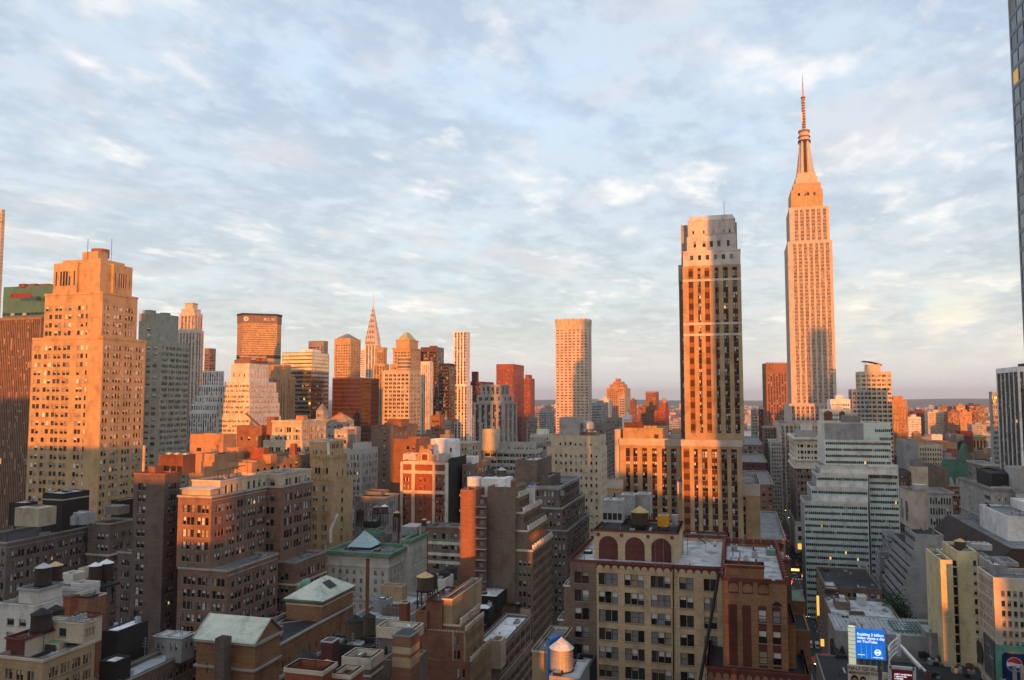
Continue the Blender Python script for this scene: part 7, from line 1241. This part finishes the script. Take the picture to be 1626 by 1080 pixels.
# signs and awnings lit along the far street
M['sign_yellow'] = mat('sign_yellow', (1., .5, .1), emit=.8); M['awning_red'] = mat('awning_red', (.42, .03, .03), .7)
for px, py, w, h, D, k, nm, lb in ((1299, 962, .9, 7.5, 322, 'sign_yellow', 'marquee_sign', 'tall yellow lit marquee sign above the street behind the low brick roofs'), (1306, 1021, 1.2, 2.4, 300, 'sign_yellow', 'oval_sign', 'yellow lit sign over the pavement near the red awning'), (1270, 868, 2.4, 3.6, 520, 'sign_yellow', 'lit_entrance', 'glowing yellow entrance arch in the white base of the corner hotel'), (1262, 905, 5, 1.2, 480, 'lamp_sign', 'shop_sign', 'orange glowing shop sign beside the banded glass block'), (1278, 915, 3, 1.2, 455, 'lamp_sign', 'shop_sign', 'second orange glowing shop sign lower down the street')):
    p = atD(px, py, D); mb = MB(); mb.box(p.x, p.x+.6, p.y-w/2, p.y+w/2, p.z-h/2, p.z+h/2, k); r = empty(nm, lb, 'sign', (p.x, p.y, p.z-h/2)); mb.build('panel', r, r.location); mb = MB(); mb.box(p.x+.61, p.x+1.1, p.y-w/2-.2, p.y+w/2+.2, p.z-h/2-.2, p.z+h/2+.2, 'black_metal'); mb.build('casing', r, r.location)
p = atD(1303, 1046, 300); r = empty('awning', 'dark red awning over the pavement at the near end of the street', 'awning', (p.x, p.y, p.z-2)); mb = MB(); mb.prism([(p.x-2, p.y-3.5), (p.x+5, p.y-3.5), (p.x+5, p.y+3), (p.x-2, p.y+3)], p.z-1.2, p.z+.8, 'awning_red', None, [(p.x-2, p.y-3.5), (p.x+5, p.y-3.5), (p.x+5, p.y-1.5), (p.x-2, p.y-1.5)]); mb.build('canvas', r, r.location)
p = atD(1308, 1062, 296); r = empty('red_lamp', 'round red glowing lamp just below the red awning', 'lamp', (p.x, p.y, p.z-1)); mb = MB(); mb.cone(p.x, p.y, p.z-.8, p.z, .5, .8, 'sig_red', 12); mb.cone(p.x, p.y, p.z, p.z+.8, .8, .5, 'sig_red', 12); mb.build('globe', r, r.location); mb = MB(); mb.tube((p.x, p.y, 0), (p.x, p.y, p.z-.8), .1, 'steel'); mb.build('pole', r, r.location)
# ---------------------------------------------------------------- unseen hotel and added blocks behind the photographer, shaped to throw the evening shadows
sa, ca, te = sin(SUN_A), cos(SUN_A), tan(SUN_E)
def west_poly(l0, l1, x0, x1): return [(x0, (x1*sa-l1)/ca), (x1, (x1*sa-l1)/ca), (x1, (x0*sa-l0)/ca), (x0, (x0*sa-l0)/ca)]
def west_top(poly, r): s = sum(p[0]*ca+p[1]*sa for p in poly)/4; return r-s*te
WF = FS('Pwmw', 4, 14, .5, 2, style='plain')
b = Bld('hotel', 'stepped brick hotel tower from whose upper storeys the view is taken', 200, 'tan_brick', win=0)
for l0, l1, r_ in ((-35, -16, 168), (-16, -11.5, 79), (-11.5, 5.6, 170), (5.6, 9.4, 74), (9.4, 39, 168)):  # wing heights and gaps shaped for the shade and sun patches they throw
    p = west_poly(l0, l1-.004, -16 if l1-l0 < 6 else -24, -12); b.tier(p, west_top(p, r_), [None, FS('Pw', 2, 14, .5, 2, style='plain') if l1-l0 > 6 else None, None, None], zb=0)
p = west_poly(5.6, 9.396, -16, -12); b.tier(p, west_top(p, 168), None, zb=west_top(p, 87)); b.done()  # added block bridging the gap, leaves only a low slot for the sun
for l0, l1, r_, x0, x1, wl, lb in ((-430, -242, 141, -120, -80, 'brown_brick', 'broad brown slab block behind the photographer to the far north'), (-242, -125, 112, -90, -60, 'grey_stone', 'grey stone block behind the photographer to the north'), (-125, -99, 103, -70, -52, 'limestone', 'limestone house behind the photographer beside the grey stone block'), (-99, -85, 86, -66, -54, 'red_brick', 'low red brick house behind the photographer'), (-85, -63, 126, -70, -54, 'buff_brick', 'tall buff brick house behind the photographer'), (-63, -35.1, 92, -62, -44, 'concrete', 'concrete house just north of the hotel behind the photographer'),
    (39.1, 53, 104, -56, -48, 'pale_buff', 'pale house just south of the hotel behind the photographer'), (53, 68, 97, -56, -48, 'cream_trim', 'cream house wedged between the pale house and the dark glass tower behind the photographer'), (133.3, 137.4, 64, -72, -69, 'dark_brick', 'narrow low dark brick house behind the photographer'), (137.41, 302, 142, -140, -100, 'grey_concrete', 'wide concrete slab behind the photographer to the south'), (320, 700, 122, -160, -110, 'brown_brick', 'long brown slab behind the photographer to the far south')):
    b = Bld('west_block', lb, 300, wl, win=0); p = west_poly(l0, l1, x0, x1); b.tier(p, west_top(p, r_), [None, WF, None, None], zb=0); b.done()  # unseen block added for its shadow, height set by the shadow line
b = Bld('round_topped_tower', 'round topped slab tower behind the photographer to the south', 300, 'limestone', win=0)
p = west_poly(303, 322, -130, -116); zt = west_top(p, 224); b.tier(p, zt, [None, FS('Pwmw', 3, 14, .5, 2, style='plain'), None, None], zb=0, ph=0)  # unseen; outline shaped for the curved shadow on the tallest tower
mb = b.part('rounded_top'); y0, y1 = p[0][1], p[2][1]; n = 10; pr = [((y0+y1)/2-(y1-y0)/2*cos(pi*i/n), zt+8*sin(pi*i/n)) for i in range(n+1)]
for xx in (p[0][0], p[1][0]): mb.poly([(xx, a, c) for a, c in pr], 'limestone')
for (a, c), (d, e) in zip(pr, pr[1:]): mb.poly([(p[0][0], a, c), (p[1][0], a, c), (p[1][0], d, e), (p[0][0], d, e)], 'limestone')
b.done()
# ---------------------------------------------------------------- evening haze over the whole city
hz = bpy.data.materials.new('haze'); hz.use_nodes = True; nt = hz.node_tree; nt.nodes.clear()
pv_ = nt.nodes.new('ShaderNodeVolumePrincipled'); pv_.inputs['Color'].default_value = (.80, .85, .93, 1); pv_.inputs['Density'].default_value = 3.4e-5; pv_.inputs['Anisotropy'].default_value = .2
ou = nt.nodes.new('ShaderNodeOutputMaterial'); nt.links.new(pv_.outputs[0], ou.inputs['Volume']); M['haze'] = hz
mb = MB(); mb.box(-3100, 40500, -30500, 30500, -1.02, 470, 'haze'); tag(mb.build('haze'), kind='stuff')
